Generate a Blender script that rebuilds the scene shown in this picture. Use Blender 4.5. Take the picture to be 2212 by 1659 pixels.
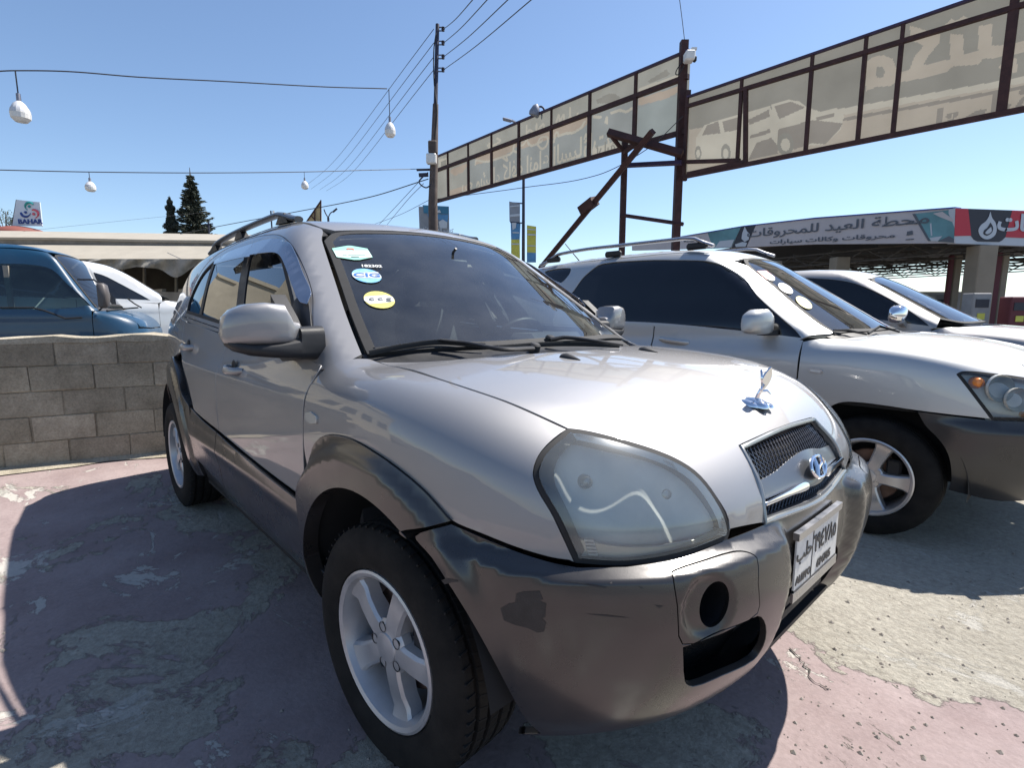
import bpy, bmesh, math, random
import numpy as np
from mathutils import Vector, Matrix, geometry
R=math.radians
for o in list(bpy.data.objects): bpy.data.objects.remove(o)
SC=bpy.context.scene; COL=SC.collection
# ---------------- camera ----------------
PW,PH=2212.,1659.
CAM=np.array([1.207,-1.472,1.247]); YAW,PITCH,FPX=R(137.54),R(-8.02),1135.5
cd=bpy.data.cameras.new('camera'); cam=bpy.data.objects.new('camera',cd); COL.objects.link(cam)
cam.location=CAM; cam.rotation_euler=(R(90)+PITCH,0,YAW-R(90)); cd.sensor_width=36; cd.lens=36*FPX/PW; cd.clip_start=.05; cd.clip_end=3000
SC.camera=cam
# ---------------- sky and sun ----------------
SUN=np.array([.13,.66,1.0]); SUN=SUN/np.linalg.norm(SUN)
SUN_EL=math.asin(SUN[2]); SUN_AZ=math.atan2(SUN[0],SUN[1])
wd=bpy.data.worlds.new('World'); SC.world=wd; wd.use_nodes=True
nt=wd.node_tree; bg=nt.nodes['Background']; sk=nt.nodes.new('ShaderNodeTexSky'); sk.sky_type='NISHITA'; sk.sun_disc=False
sk.sun_elevation=SUN_EL; sk.sun_rotation=SUN_AZ; sk.air_density=1.0; sk.dust_density=.5; sk.ozone_density=3.0; sk.altitude=400
nt.links.new(sk.outputs[0],bg.inputs[0]); bg.inputs[1].default_value=.098
sd=bpy.data.lights.new('sun','SUN'); sd.energy=5.0; sd.angle=R(.53); sd.color=(1,.95,.88)
so=bpy.data.objects.new('sun',sd); COL.objects.link(so); so.rotation_euler=Vector(SUN).to_track_quat('Z','Y').to_euler(); so.location=(0,0,30)
vs=SC.view_settings; vs.view_transform='Standard'; vs.look='None'; vs.exposure=0.84; vs.gamma=1.0; vs.use_curve_mapping=False
# ---------------- picture helpers ----------------
CF=np.array([math.cos(PITCH)*math.cos(YAW),math.cos(PITCH)*math.sin(YAW),math.sin(PITCH)])
CR=np.cross(CF,[0,0,1.]); CR/=np.linalg.norm(CR); CU=np.cross(CR,CF)
def ray(P): return CF+CR*(P[0]-PW/2)/FPX-CU*(P[1]-PH/2)/FPX
def at(P,axis,v):
    d=ray(P); return CAM+d*((v-CAM[axis])/d[axis])
def dep(P,t): return CAM+ray(P)*t
def onpl(P,o,n):
    d=ray(P); return CAM+d*(np.dot(np.asarray(o)-CAM,n)/np.dot(d,n))
def zp(reg,zw,pts):
    s=zw/(reg[2]-reg[0]); K=2212/2576.; return [((reg[0]+a/s)*K,(reg[1]+b/s)*K) for a,b in pts]
# ---------------- materials ----------------
MATS={}
def mat(name,base,rough=.5,metal=0.,coat=0.,spec=.5,noise=0.,nscale=8.,bump=0.,bscale=60.,rvar=0.,sheen=0.,col2=None,ns2=None,coatr=.04,detail=6,stretch=None):
    if name in MATS: return MATS[name]
    m=bpy.data.materials.new(name); m.use_nodes=True; nt=m.node_tree; b=nt.nodes['Principled BSDF']
    c=tuple(base)+(1,); b.inputs['Base Color'].default_value=c; b.inputs['Roughness'].default_value=rough; b.inputs['Metallic'].default_value=metal
    b.inputs['Coat Weight'].default_value=coat; b.inputs['Coat Roughness'].default_value=coatr; b.inputs['Specular IOR Level'].default_value=spec
    tc=nt.nodes.new('ShaderNodeTexCoord'); src=tc.outputs['Object']
    if stretch:
        mp=nt.nodes.new('ShaderNodeMapping'); mp.inputs['Scale'].default_value=stretch; nt.links.new(src,mp.inputs[0]); src=mp.outputs[0]
    if noise>0 or col2 or rvar>0:
        n=nt.nodes.new('ShaderNodeTexNoise'); n.inputs['Scale'].default_value=nscale; n.inputs['Detail'].default_value=detail; n.inputs['Roughness'].default_value=.62; nt.links.new(src,n.inputs['Vector'])
        rp=nt.nodes.new('ShaderNodeValToRGB'); rp.color_ramp.elements[0].position=.32; rp.color_ramp.elements[1].position=.70
        if col2: rp.color_ramp.elements[0].color=c; rp.color_ramp.elements[1].color=tuple(col2)+(1,)
        else:
            rp.color_ramp.elements[0].color=tuple(x*(1-noise) for x in base)+(1,); rp.color_ramp.elements[1].color=tuple(min(1,x*(1+noise)) for x in base)+(1,)
        nt.links.new(n.outputs['Fac'],rp.inputs[0])
        if noise>0 or col2: nt.links.new(rp.outputs[0],b.inputs['Base Color'])
        if rvar>0:
            mr=nt.nodes.new('ShaderNodeMapRange'); mr.inputs[1].default_value=.3; mr.inputs[2].default_value=.7; mr.inputs[3].default_value=max(0,rough-rvar); mr.inputs[4].default_value=rough+rvar
            nt.links.new(n.outputs['Fac'],mr.inputs[0]); nt.links.new(mr.outputs[0],b.inputs['Roughness'])
    if bump>0:
        n2=nt.nodes.new('ShaderNodeTexNoise'); n2.inputs['Scale'].default_value=bscale; n2.inputs['Detail'].default_value=8; nt.links.new(src,n2.inputs['Vector'])
        bp=nt.nodes.new('ShaderNodeBump'); bp.inputs['Strength'].default_value=bump; bp.inputs['Distance'].default_value=.01; nt.links.new(n2.outputs['Fac'],bp.inputs['Height']); nt.links.new(bp.outputs[0],b.inputs['Normal'])
    MATS[name]=m; return m
def paint(name,base,metal=.55,rough=.38,dust=(.42,.38,.33),damt=.10):
    """car paint: metallic base, clear coat, a thin veil of dust"""
    if name in MATS: return MATS[name]
    m=mat(name,base,rough,metal,1.0,.5,coatr=.035); nt=m.node_tree; b=nt.nodes['Principled BSDF']
    tc=nt.nodes.new('ShaderNodeTexCoord')
    n=nt.nodes.new('ShaderNodeTexNoise'); n.inputs['Scale'].default_value=3.2; n.inputs['Detail'].default_value=9; n.inputs['Roughness'].default_value=.68; nt.links.new(tc.outputs['Object'],n.inputs['Vector'])
    n2=nt.nodes.new('ShaderNodeTexNoise'); n2.inputs['Scale'].default_value=900; n2.inputs['Detail'].default_value=2; nt.links.new(tc.outputs['Object'],n2.inputs['Vector'])
    mr=nt.nodes.new('ShaderNodeMapRange'); mr.inputs[1].default_value=.38; mr.inputs[2].default_value=.75; mr.inputs[3].default_value=damt*.25; mr.inputs[4].default_value=damt*1.6; nt.links.new(n.outputs['Fac'],mr.inputs[0])
    mx=nt.nodes.new('ShaderNodeMix'); mx.data_type='RGBA'; mx.inputs[6].default_value=tuple(base)+(1,); mx.inputs[7].default_value=tuple(dust)+(1,); nt.links.new(mr.outputs[0],mx.inputs[0]); nt.links.new(mx.outputs[2],b.inputs['Base Color'])
    m2=nt.nodes.new('ShaderNodeMapRange'); m2.inputs[1].default_value=.35; m2.inputs[2].default_value=.75; m2.inputs[3].default_value=.015; m2.inputs[4].default_value=.07; nt.links.new(n.outputs['Fac'],m2.inputs[0]); nt.links.new(m2.outputs[0],b.inputs['Coat Roughness'])
    bp=nt.nodes.new('ShaderNodeBump'); bp.inputs['Strength'].default_value=.06; bp.inputs['Distance'].default_value=.0006; nt.links.new(n2.outputs['Fac'],bp.inputs['Height']); nt.links.new(bp.outputs[0],b.inputs['Normal'])
    return m
def glass(name,tint=(.8,.85,.85),trans=.7,rough=.0,haze=0.,hazec=(.5,.5,.48),spec=1.0):
    """thin pane: straight-through light tinted, mirror reflection by Fresnel, optional dusty haze"""
    if name in MATS: return MATS[name]
    m=bpy.data.materials.new(name); m.use_nodes=True; nt=m.node_tree; nt.nodes.clear(); L=nt.links.new
    out=nt.nodes.new('ShaderNodeOutputMaterial'); tr=nt.nodes.new('ShaderNodeBsdfTransparent'); tr.inputs[0].default_value=tuple(t*trans for t in tint)+(1,)
    gl=nt.nodes.new('ShaderNodeBsdfGlossy'); gl.inputs['Roughness'].default_value=rough; gl.inputs[0].default_value=(.95,.97,1,1)
    fr=nt.nodes.new('ShaderNodeFresnel'); fr.inputs[0].default_value=1.6; mp=nt.nodes.new('ShaderNodeMath'); mp.operation='MULTIPLY'; mp.inputs[1].default_value=spec; mp.use_clamp=True; L(fr.outputs[0],mp.inputs[0])
    mx=nt.nodes.new('ShaderNodeMixShader'); L(mp.outputs[0],mx.inputs[0]); 
    if haze>0:
        df=nt.nodes.new('ShaderNodeBsdfDiffuse'); df.inputs[0].default_value=tuple(hazec)+(1,)
        tc=nt.nodes.new('ShaderNodeTexCoord'); n=nt.nodes.new('ShaderNodeTexNoise'); n.inputs['Scale'].default_value=5; n.inputs['Detail'].default_value=8; L(tc.outputs['Object'],n.inputs['Vector'])
        mr=nt.nodes.new('ShaderNodeMapRange'); mr.inputs[1].default_value=.3; mr.inputs[2].default_value=.7; mr.inputs[3].default_value=haze*.5; mr.inputs[4].default_value=haze*1.5; L(n.outputs['Fac'],mr.inputs[0])
        mh=nt.nodes.new('ShaderNodeMixShader'); L(mr.outputs[0],mh.inputs[0]); L(tr.outputs[0],mh.inputs[1]); L(df.outputs[0],mh.inputs[2]); L(mh.outputs[0],mx.inputs[1])
    else: L(tr.outputs[0],mx.inputs[1])
    L(gl.outputs[0],mx.inputs[2]); L(mx.outputs[0],out.inputs[0]); MATS[name]=m; return m
# ---------------- objects ----------------
def tag(o,label=None,cat=None,group=None,kind=None):
    if label: o['label']=label
    if cat: o['category']=cat
    if group: o['group']=group
    if kind: o['kind']=kind
    return o
def thing(name,label,cat,loc=(0,0,0),rz=0.,group=None):
    o=bpy.data.objects.new(name,None); COL.objects.link(o); o.location=loc; o.rotation_euler=(0,0,rz); o.empty_display_size=.1; return tag(o,label,cat,group)
def mesh(name,V,Fc,m,parent=None,smooth=True,N=None,sharp=35,mats=None,mi=None):
    me=bpy.data.meshes.new(name); me.from_pydata([tuple(map(float,v)) for v in V],[],[tuple(map(int,f)) for f in Fc]); me.validate(); me.update()
    for x in (mats or [m]): me.materials.append(MATS[x] if isinstance(x,str) else x)
    if mi is not None: me.polygons.foreach_set('material_index',list(mi))
    if smooth: me.polygons.foreach_set('use_smooth',[True]*len(me.polygons))
    if N is not None and len(N)==len(me.vertices): me.normals_split_custom_set_from_vertices([tuple(map(float,n)) for n in N])
    elif smooth and sharp: me.set_sharp_from_angle(angle=R(sharp))
    o=bpy.data.objects.new(name,me); COL.objects.link(o)
    if parent is not None: o.parent=parent
    return o
def frame(d,up=(0,0,1)):
    d=Vector(d).normalized(); u=Vector(up)
    if abs(d.dot(u))>.97: u=Vector((1,0,0))
    a=d.cross(u).normalized(); b=a.cross(d).normalized(); return np.array(a),np.array(b),np.array(d)
class MB:
    def __init__(s): s.v=[]; s.f=[]; s.m=[]; s.cur=0
    def add(s,V,Fc):
        k=len(s.v); s.v+= [tuple(map(float,x)) for x in V]; s.f+=[tuple(i+k for i in f) for f in Fc]; s.m+=[s.cur]*len(Fc); return s
    def box(s,c,sz,ax=None,bev=0.):
        c=np.array(c,float); h=np.array(sz,float)/2; A=np.eye(3) if ax is None else np.array(ax,float)
        if bev<=0:
            V=[c+(np.array([i,j,k])*h)@A for i in(-1,1) for j in(-1,1) for k in(-1,1)]
            return s.add(V,[(0,1,3,2),(4,6,7,5),(0,4,5,1),(2,3,7,6),(0,2,6,4),(1,5,7,3)])
        b=min(bev,h.min()*.95); V=[];idx={}
        for i in(-1,1):
            for j in(-1,1):
                for k in(-1,1):
                    for a in range(3):
                        q=np.array([i,j,k])*(h-b); q[a]=np.array([i,j,k])[a]*h[a]; idx[i,j,k,a]=len(V); V.append(c+q@A)
        Fc=[]
        for a in range(3):
            u,w=[x for x in range(3) if x!=a]
            for sg in(-1,1):
                q=[]
                for su,sw in((-1,-1),(1,-1),(1,1),(-1,1)):
                    t=[0,0,0];t[a]=sg;t[u]=su;t[w]=sw;q.append(idx[t[0],t[1],t[2],a])
                Fc.append(tuple(q if sg*(1 if a!=1 else -1)>0 else q[::-1]))
        for a in range(3):
            u,w=[x for x in range(3) if x!=a]
            for su in(-1,1):
                for sw in(-1,1):
                    t0=[0,0,0];t1=[0,0,0];t0[a]=-1;t1[a]=1
                    for t in(t0,t1): t[u]=su;t[w]=sw
                    q=(idx[t0[0],t0[1],t0[2],u],idx[t1[0],t1[1],t1[2],u],idx[t1[0],t1[1],t1[2],w],idx[t0[0],t0[1],t0[2],w]); Fc.append(q)
        for i in(-1,1):
            for j in(-1,1):
                for k in(-1,1): Fc.append((idx[i,j,k,0],idx[i,j,k,1],idx[i,j,k,2]))
        return s.add(V,Fc)
    def bar(s,a,b,w,h=None,up=(0,0,1),bev=0.):
        a=np.array(a,float);b=np.array(b,float);d=b-a;L=np.linalg.norm(d);x,y,z=frame(d,up); return s.box((a+b)/2,(w,h or w,L),[x,y,z],bev)
    def tube(s,path,r,seg=10,cap=True,closed=False,squash=None):
        P=np.array(path,float); n=len(P); r=np.broadcast_to(np.array(r,float),(n,)); V=[];pa=None
        T=[]
        for i in range(n):
            if closed: t=P[(i+1)%n]-P[i-1]
            else: t=P[min(i+1,n-1)]-P[max(i-1,0)]
            T.append(t/(np.linalg.norm(t)+1e-12))
        a,b,_=frame(T[0])
        for i in range(n):
            a=a-T[i]*np.dot(a,T[i]); a/=np.linalg.norm(a)+1e-12; b=np.cross(T[i],a)
            sq=squash or (1,1)
            for k in range(seg):
                t=2*math.pi*k/seg; V.append(P[i]+r[i]*(math.cos(t)*a*sq[0]+math.sin(t)*b*sq[1]))
        Fc=[]
        for i in range(n if closed else n-1):
            j=(i+1)%n
            for k in range(seg): Fc.append((i*seg+k,i*seg+(k+1)%seg,j*seg+(k+1)%seg,j*seg+k))
        if cap and not closed: Fc.append(tuple(range(seg))[::-1]); Fc.append(tuple((n-1)*seg+k for k in range(seg)))
        return s.add(V,Fc)
    def lathe(s,prof,c=(0,0,0),ax=(0,0,1),seg=24,up=(0,0,1),ang=None,close=False):
        a,b,d=frame(ax,up); c=np.array(c,float); V=[];n=len(prof)
        full=ang is None; m=seg if full else seg+1; a0,a1=(0,2*math.pi) if full else ang
        for k in range(m):
            t=a0+(a1-a0)*k/seg
            for (r,h) in prof: V.append(c+d*h+r*(math.cos(t)*a+math.sin(t)*b))
        Fc=[]
        for k in range(seg):
            j=(k+1)%m
            for i in range(n-1): Fc.append((k*n+i,j*n+i,j*n+i+1,k*n+i+1))
        return s.add(V,Fc)
    def prism(s,poly,o,ex,ey,th,ez=None):
        """flat outline poly (2D) at o in directions ex,ey, thickness th along ez"""
        o=np.array(o,float);ex=np.array(ex,float);ey=np.array(ey,float); ez=np.cross(ex,ey) if ez is None else np.array(ez,float); ez=ez/np.linalg.norm(ez)
        n=len(poly); A=[o+ex*p[0]+ey*p[1] for p in poly]; V=A+[q+ez*th for q in A]
        tri=geometry.tessellate_polygon([[Vector((p[0],p[1],0)) for p in poly]])
        Fc=[tuple(t)[::-1] for t in tri]+[tuple(i+n for i in t) for t in tri]+[(i,(i+1)%n,n+(i+1)%n,n+i) for i in range(n)]
        return s.add(V,Fc)
    def build(s,name,m,parent=None,smooth=True,sharp=35):
        ms=m if isinstance(m,(list,tuple)) else [m]
        o=mesh(name,s.v,s.f,None,parent,smooth,None,sharp,mats=ms,mi=s.m if len(ms)>1 else None)
        bm=bmesh.new(); bm.from_mesh(o.data); bmesh.ops.recalc_face_normals(bm,faces=bm.faces); bm.to_mesh(o.data); bm.free()
        return o
def textmesh(name,body,size,m,parent,o,ex,ey,th=.002,align='CENTER',flip=False,sx=1.,shear=0.,bold=0.):
    """lettering: origin o, reading direction ex, up ey (unit vectors)"""
    cu=bpy.data.curves.new(name,'FONT'); cu.body=body; cu.size=size; cu.align_x=align; cu.align_y='CENTER'; cu.extrude=th/2; cu.shear=shear; cu.offset=bold; cu.resolution_u=3
    t=bpy.data.objects.new(name,cu); COL.objects.link(t); dg=bpy.context.evaluated_depsgraph_get(); me=bpy.data.meshes.new_from_object(t.evaluated_get(dg)); bpy.data.objects.remove(t)
    ex=np.array(ex,float);ex/=np.linalg.norm(ex);ey=np.array(ey,float);ey/=np.linalg.norm(ey);ez=np.cross(ex,ey)
    sg=-1 if flip else 1
    for v in me.vertices: v.co=Vector(np.array(o)+ex*v.co.x*sx*sg+ey*v.co.y+ez*v.co.z)
    if flip: me.flip_normals()
    me.name=name; me.materials.clear(); me.materials.append(MATS[m] if isinstance(m,str) else m)
    ob=bpy.data.objects.new(name,me); COL.objects.link(ob)
    if parent is not None: ob.parent=parent
    ob['kind']='stuff'
    return ob
def smooth_pts(P,n=8,closed=False,corner=()):
    """Catmull-Rom through points; listed indices stay sharp"""
    P=[np.array(p,float) for p in P]; N=len(P); out=[]
    rng=range(N if closed else N-1)
    for i in rng:
        p1,p2=P[i],P[(i+1)%N]
        p0=P[i-1] if (closed or i>0) else 2*p1-p2
        p3=P[(i+2)%N] if (closed or i+2<N) else 2*p2-p1
        if i in corner: p0=2*p1-p2
        if (i+1)%N in corner: p3=2*p2-p1
        # centripetal-ish tangents
        d1=np.linalg.norm(p2-p1)+1e-9; d0=np.linalg.norm(p1-p0)+1e-9; d2=np.linalg.norm(p3-p2)+1e-9
        m1=(p2-p0)/(d0+d1)*d1; m2=(p3-p1)/(d1+d2)*d1
        for k in range(n):
            t=k/n; t2=t*t;t3=t2*t
            out.append((2*t3-3*t2+1)*p1+(t3-2*t2+t)*m1+(-2*t3+3*t2)*p2+(t3-t2)*m2)
    if not closed: out.append(P[-1])
    return out
# ---------------- car bodies as smooth implicit surfaces ----------------
def interp(x,xs,ys):
    # smooth (cubic hermite, monotone-ish) interpolation
    xs=np.asarray(xs,float); ys=np.asarray(ys,float)
    x=np.asarray(x,float); h=np.diff(xs); dl=np.diff(ys)/h
    m=np.empty_like(xs); m[1:-1]=np.where(dl[1:]*dl[:-1]>0,2*dl[1:]*dl[:-1]/(dl[1:]+dl[:-1]+1e-12),0); m[0]=dl[0]; m[-1]=dl[-1]
    i=np.clip(np.searchsorted(xs,x)-1,0,len(xs)-2); t=(x-xs[i])/h[i]
    lo=x<xs[0]; hi=x>xs[-1]
    tt=np.clip(t,0,1); t2=tt*tt; t3=t2*tt
    v=(2*t3-3*t2+1)*ys[i]+(t3-2*t2+tt)*h[i]*m[i]+(-2*t3+3*t2)*ys[i+1]+(t3-t2)*h[i]*m[i+1]
    v=np.where(lo,ys[0]+(x-xs[0])*m[0],v); v=np.where(hi,ys[-1]+(x-xs[-1])*m[-1],v); return v
def smax(a,b,k):
    h=np.maximum(k-np.abs(a-b),0)/k; return np.maximum(a,b)+h*h*k/4
def smin(a,b,k): return -smax(-a,-b,k)
def ss(x,a,b):
    t=np.clip((x-a)/(b-a),0,1); return t*t*(3-2*t)
class Body:
    def __init__(s,**k): s.fl=.93; s.nv=0.; s.__dict__.update(k)
    def lower(s,x,w,z):
        wm=interp(z,*s.wm); xf=interp(z,*s.xf)-s.nv*(1-np.exp(-(w/.2)**2))*ss(z,.70,.80); xr=interp(z,*s.xr)
        a=np.maximum(x-s.x0,0)/(xf-s.x0)+np.maximum(s.x1-x,0)/(s.x1-xr)
        n=s.n
        g=(np.maximum(w/wm,1e-6)**n+np.maximum(a,1e-9)**n)**(1/n)
        # local scale between side distance and end distance
        sc=wm+(0.9-wm)*np.clip(a,0,1)**4
        pl=(g-1)*sc
        top=(z-(interp(x,*s.hood)-s.crown*w*w))*s.tops
        return smax(pl,top,s.ktop)
    def cabin(s,x,w,z):
        ws=interp(z,*s.cw)-s.cpl*np.maximum(np.abs(x-s.cx)-s.cflat,0)**2
        side=(w-ws)*.95
        sa,ca=np.sin(s.wa),np.cos(s.wa)
        wsd=sa*(x-s.wx+s.wc*w*w)+ca*(z-s.wz)
        roof=z-(interp(x,*s.roof)-s.rcrown*w*w)
        sb,cb=np.sin(s.ra),np.cos(s.ra)
        rear=sb*(-(x-s.rx)+.10*w*w)+cb*(z-1.1)
        v=smax(side,wsd,s.kA); v=smax(v,rear,.10); v=smax(v,roof,s.kR); return smax(v,s.fl-z,.05)
    def F(s,X):
        x,w,z=X[...,0],np.abs(X[...,1]),X[...,2]
        return smin(s.lower(x,w,z),s.cabin(x,w,z),.04)
    def grad(s,X,h=2e-3):
        g=np.stack([s.F(X+np.eye(3)[i]*h)-s.F(X-np.eye(3)[i]*h) for i in range(3)],-1)
        return g/(np.linalg.norm(g,axis=-1,keepdims=True)+1e-12)
    def hit(s,O,D,t0,t1,off=0.,N=140):
        # first crossing from outside (F>off) to inside along O+tD
        O=np.atleast_2d(O).astype(float); D=np.broadcast_to(np.asarray(D,float),O.shape)
        ts=np.linspace(t0,t1,N)
        V=s.F(O[:,None,:]+ts[None,:,None]*D[:,None,:])-off
        ins=V<0; k=np.argmax(ins,1); ok=ins.any(1); k=np.where(ok,np.maximum(k,1),1)
        # where there is no crossing take closest approach
        kb=np.argmin(V,1)
        lo=ts[k-1]; hi=ts[k]
        for _ in range(26):
            m=(lo+hi)/2; v=s.F(O+m[:,None]*D)-off; lo=np.where(v<0,lo,m); hi=np.where(v<0,m,hi)
        t=np.where(ok,(lo+hi)/2,ts[kb])
        return O+t[:,None]*D, ok
    def px(s,pts,off=0.,t0=.4,t1=8.):
        # picture points -> points on this body's surface (body frame)
        D=np.array([ray(P) for P in pts]); O=np.repeat(CAM[None],len(D),0)
        O,D=s.toloc(O),s.toloc(D,True)
        X,ok=s.hit(O,D,t0,t1,off,N=400); return X,ok
    def toloc(s,X,vec=False):
        X=np.asarray(X,float)
        if not vec: X=X-np.array(s.pos)
        c,sn=np.cos(-s.yaw),np.sin(-s.yaw); return np.stack([c*X[...,0]-sn*X[...,1],sn*X[...,0]+c*X[...,1],X[...,2]],-1)
    def toworld(s,X):
        c,sn=np.cos(s.yaw),np.sin(s.yaw); X=np.asarray(X,float)
        return np.stack([c*X[...,0]-sn*X[...,1],sn*X[...,0]+c*X[...,1],X[...,2]],-1)+np.array(s.pos)
class Disp(Body):
    """a body pushed out (or in) by a distance that varies over it"""
    def __init__(s,b,fn): s.b=b; s.fn=fn; s.pos=b.pos; s.yaw=b.yaw
    def F(s,X): return s.b.F(X)-s.fn(X)
def inpoly(p,poly):
    x,y=p[:,0][:,None],p[:,1][:,None]; q=np.roll(poly,-1,0)
    c=((poly[:,1]>y)!=(q[:,1]>y))&(x<(q[:,0]-poly[:,0])*(y-poly[:,1])/(q[:,1]-poly[:,1]+1e-15)+poly[:,0])
    return c.sum(1)%2==1
def pdist(p,poly):
    q=np.roll(poly,-1,0); d=q-poly; L=(d*d).sum(1)+1e-15
    t=np.clip(((p[:,None]-poly)*d).sum(2)/L,0,1); return np.linalg.norm(p[:,None]-(poly+t[...,None]*d),axis=2).min(1)
def resample(poly,res):
    out=[]
    for i in range(len(poly)):
        a,b=poly[i],poly[(i+1)%len(poly)]; n=max(1,int(math.ceil(np.linalg.norm(b-a)/res)))
        for k in range(n): out.append(a+(b-a)*k/n)
    return np.array(out)
def inset_poly(poly,d):
    if d==0: return poly
    a=np.roll(poly,1,0); b=np.roll(poly,-1,0); t=b-a; t/=np.linalg.norm(t,axis=1,keepdims=True)+1e-12
    area=.5*np.sum(poly[:,0]*b[:,1]-b[:,0]*poly[:,1]); n=np.stack([-t[:,1],t[:,0]],1)*(1 if area>0 else -1); return poly+n*d
def basis(dv):
    d=np.array(dv,float); d/=np.linalg.norm(d); up=np.array([0,0,1.]) if abs(d[2])<.9 else np.array([1.,0,0]); a=np.cross(up,d); a/=np.linalg.norm(a); return a,np.cross(d,a),d
def curve2(pts,ab,corner,n):
    P=[np.array([np.dot(p,ab[0]),np.dot(p,ab[1])]) for p in pts]
    return np.array(smooth_pts(P,n,True,corner)) if n>1 else np.array(P)
def panel(name,body,outline,dv,m,parent,off=0.,res=.03,hem=.012,inset=0.,holes=(),corner=(),n=5,mirror=False,deep=.5,label=None,hemm=None,mname=None):
    a,b,d=basis(dv); poly=inset_poly(resample(curve2(outline,(a,b),corner,n),res),inset)
    hp=[]
    for h in holes:
        hp.append(inset_poly(resample(curve2(h[0],(a,b),h[1],h[2]),res*.7),-(h[3] if len(h)>3 else 0.)))
    V2=[poly]+hp; edges=[];k=0
    for q in V2:
        edges+=[(k+i,k+(i+1)%len(q)) for i in range(len(q))]; k+=len(q)
    lo,hi=poly.min(0),poly.max(0); gx,gy=np.meshgrid(np.arange(lo[0],hi[0],res),np.arange(lo[1],hi[1],res*.87)); gx=gx+(np.arange(gx.shape[0])%2)[:,None]*res*.5
    G=np.stack([gx.ravel(),gy.ravel()],1); keep=inpoly(G,poly)&(pdist(G,poly)>res*.45)
    for q in hp: keep&=~inpoly(G,q)&(pdist(G,q)>res*.45)
    allv=np.concatenate(V2+[G[keep]])
    r=geometry.delaunay_2d_cdt([Vector(x) for x in allv],edges,[],0,1e-6); vv=np.array([tuple(x) for x in r[0]]); tri=np.array([f for f in r[2] if len(f)==3])
    c=vv[tri].mean(1); k2=inpoly(c,poly)
    for q in hp: k2&=~inpoly(c,q)
    tri=tri[k2]
    s=np.array([np.dot(p,d) for p in outline]); O=vv[:,:1]*a+vv[:,1:]*b+d*(s.max()+.25)
    X,ok=body.hit(O,-d,0,s.max()-s.min()+.25+deep,off,N=120); Nn=body.grad(X)
    # boundary edges -> hem
    V=list(X); NN=list(Nn); Fc=[tuple(t) for t in tri]; mi=[0]*len(Fc)
    if hem>0:
        from collections import Counter
        cnt=Counter()
        for t in tri:
            for i in range(3): cnt[tuple(sorted((t[i],t[(i+1)%3])))]+=1
        be=[(t[i],t[(i+1)%3]) for t in tri for i in range(3) if cnt[tuple(sorted((t[i],t[(i+1)%3])))]==1]
        mp={}
        for (i,j) in be:
            e=X[j]-X[i]; o=np.cross(e,Nn[i]); o/=np.linalg.norm(o)+1e-12
            for v in (i,j):
                mp.setdefault(v,[]).append(o)
        ids={}
        for v,os_ in mp.items():
            o=np.mean(os_,0); o/=np.linalg.norm(o)+1e-12; q=Nn[v]
            i0=len(V); V+= [X[v],X[v]+o*.0008-q*.002,X[v]-q*hem]; NN+=[(o+q)/np.linalg.norm(o+q),o,o]; ids[v]=i0
        for (i,j) in be:
            A,B=ids[i],ids[j]
            for k_ in range(2): Fc.append((A+k_,A+k_+1,B+k_+1,B+k_)); mi.append(1 if hemm else 0)
    mats=[m]+([hemm] if hemm else [])
    objs=[]
    for sg in ((1,-1) if mirror else (1,)):
        VV=np.array(V)*np.array([1,sg,1]); N2=np.array(NN)*np.array([1,sg,1]); FF=Fc if sg==1 else [f[::-1] for f in Fc]
        o=mesh(name,VV,FF,None,parent,True,N2,mats=mats,mi=mi if hemm else None)
        if label: o['label']=label
        objs.append(o)
    return objs if mirror else objs[0]
def circ(cx,cz,r,a0,a1,n=14,y=-.9): return [(cx+r*math.cos(R(a0+(a1-a0)*i/(n-1))),y,cz+r*math.sin(R(a0+(a1-a0)*i/(n-1)))) for i in range(n)]
def sxz(pts,body=None):
    # side-view points (x,z) -> points on the right flank
    b=body or T; X,ok=b.hit(np.array([(p[0],-1.4,p[1]) for p in pts]),(0,1,0),0,1.39,0.,N=260); return [tuple(x) for x in X]
def fyz(pts,body=None):
    # front-view points (y,z) -> points on the nose
    b=body or T; X,ok=b.hit(np.array([(1.4,p[0],p[1]) for p in pts]),(-1,0,0),0,1.4,0.,N=260); return [tuple(x) for x in X]
def txy(pts,body=None):
    # plan-view points (x,y) -> points on the top
    b=body or T; X,ok=b.hit(np.array([(p[0],p[1],2.1) for p in pts]),(0,0,-1),0,1.9,0.,N=260); return [tuple(x) for x in X]
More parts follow.
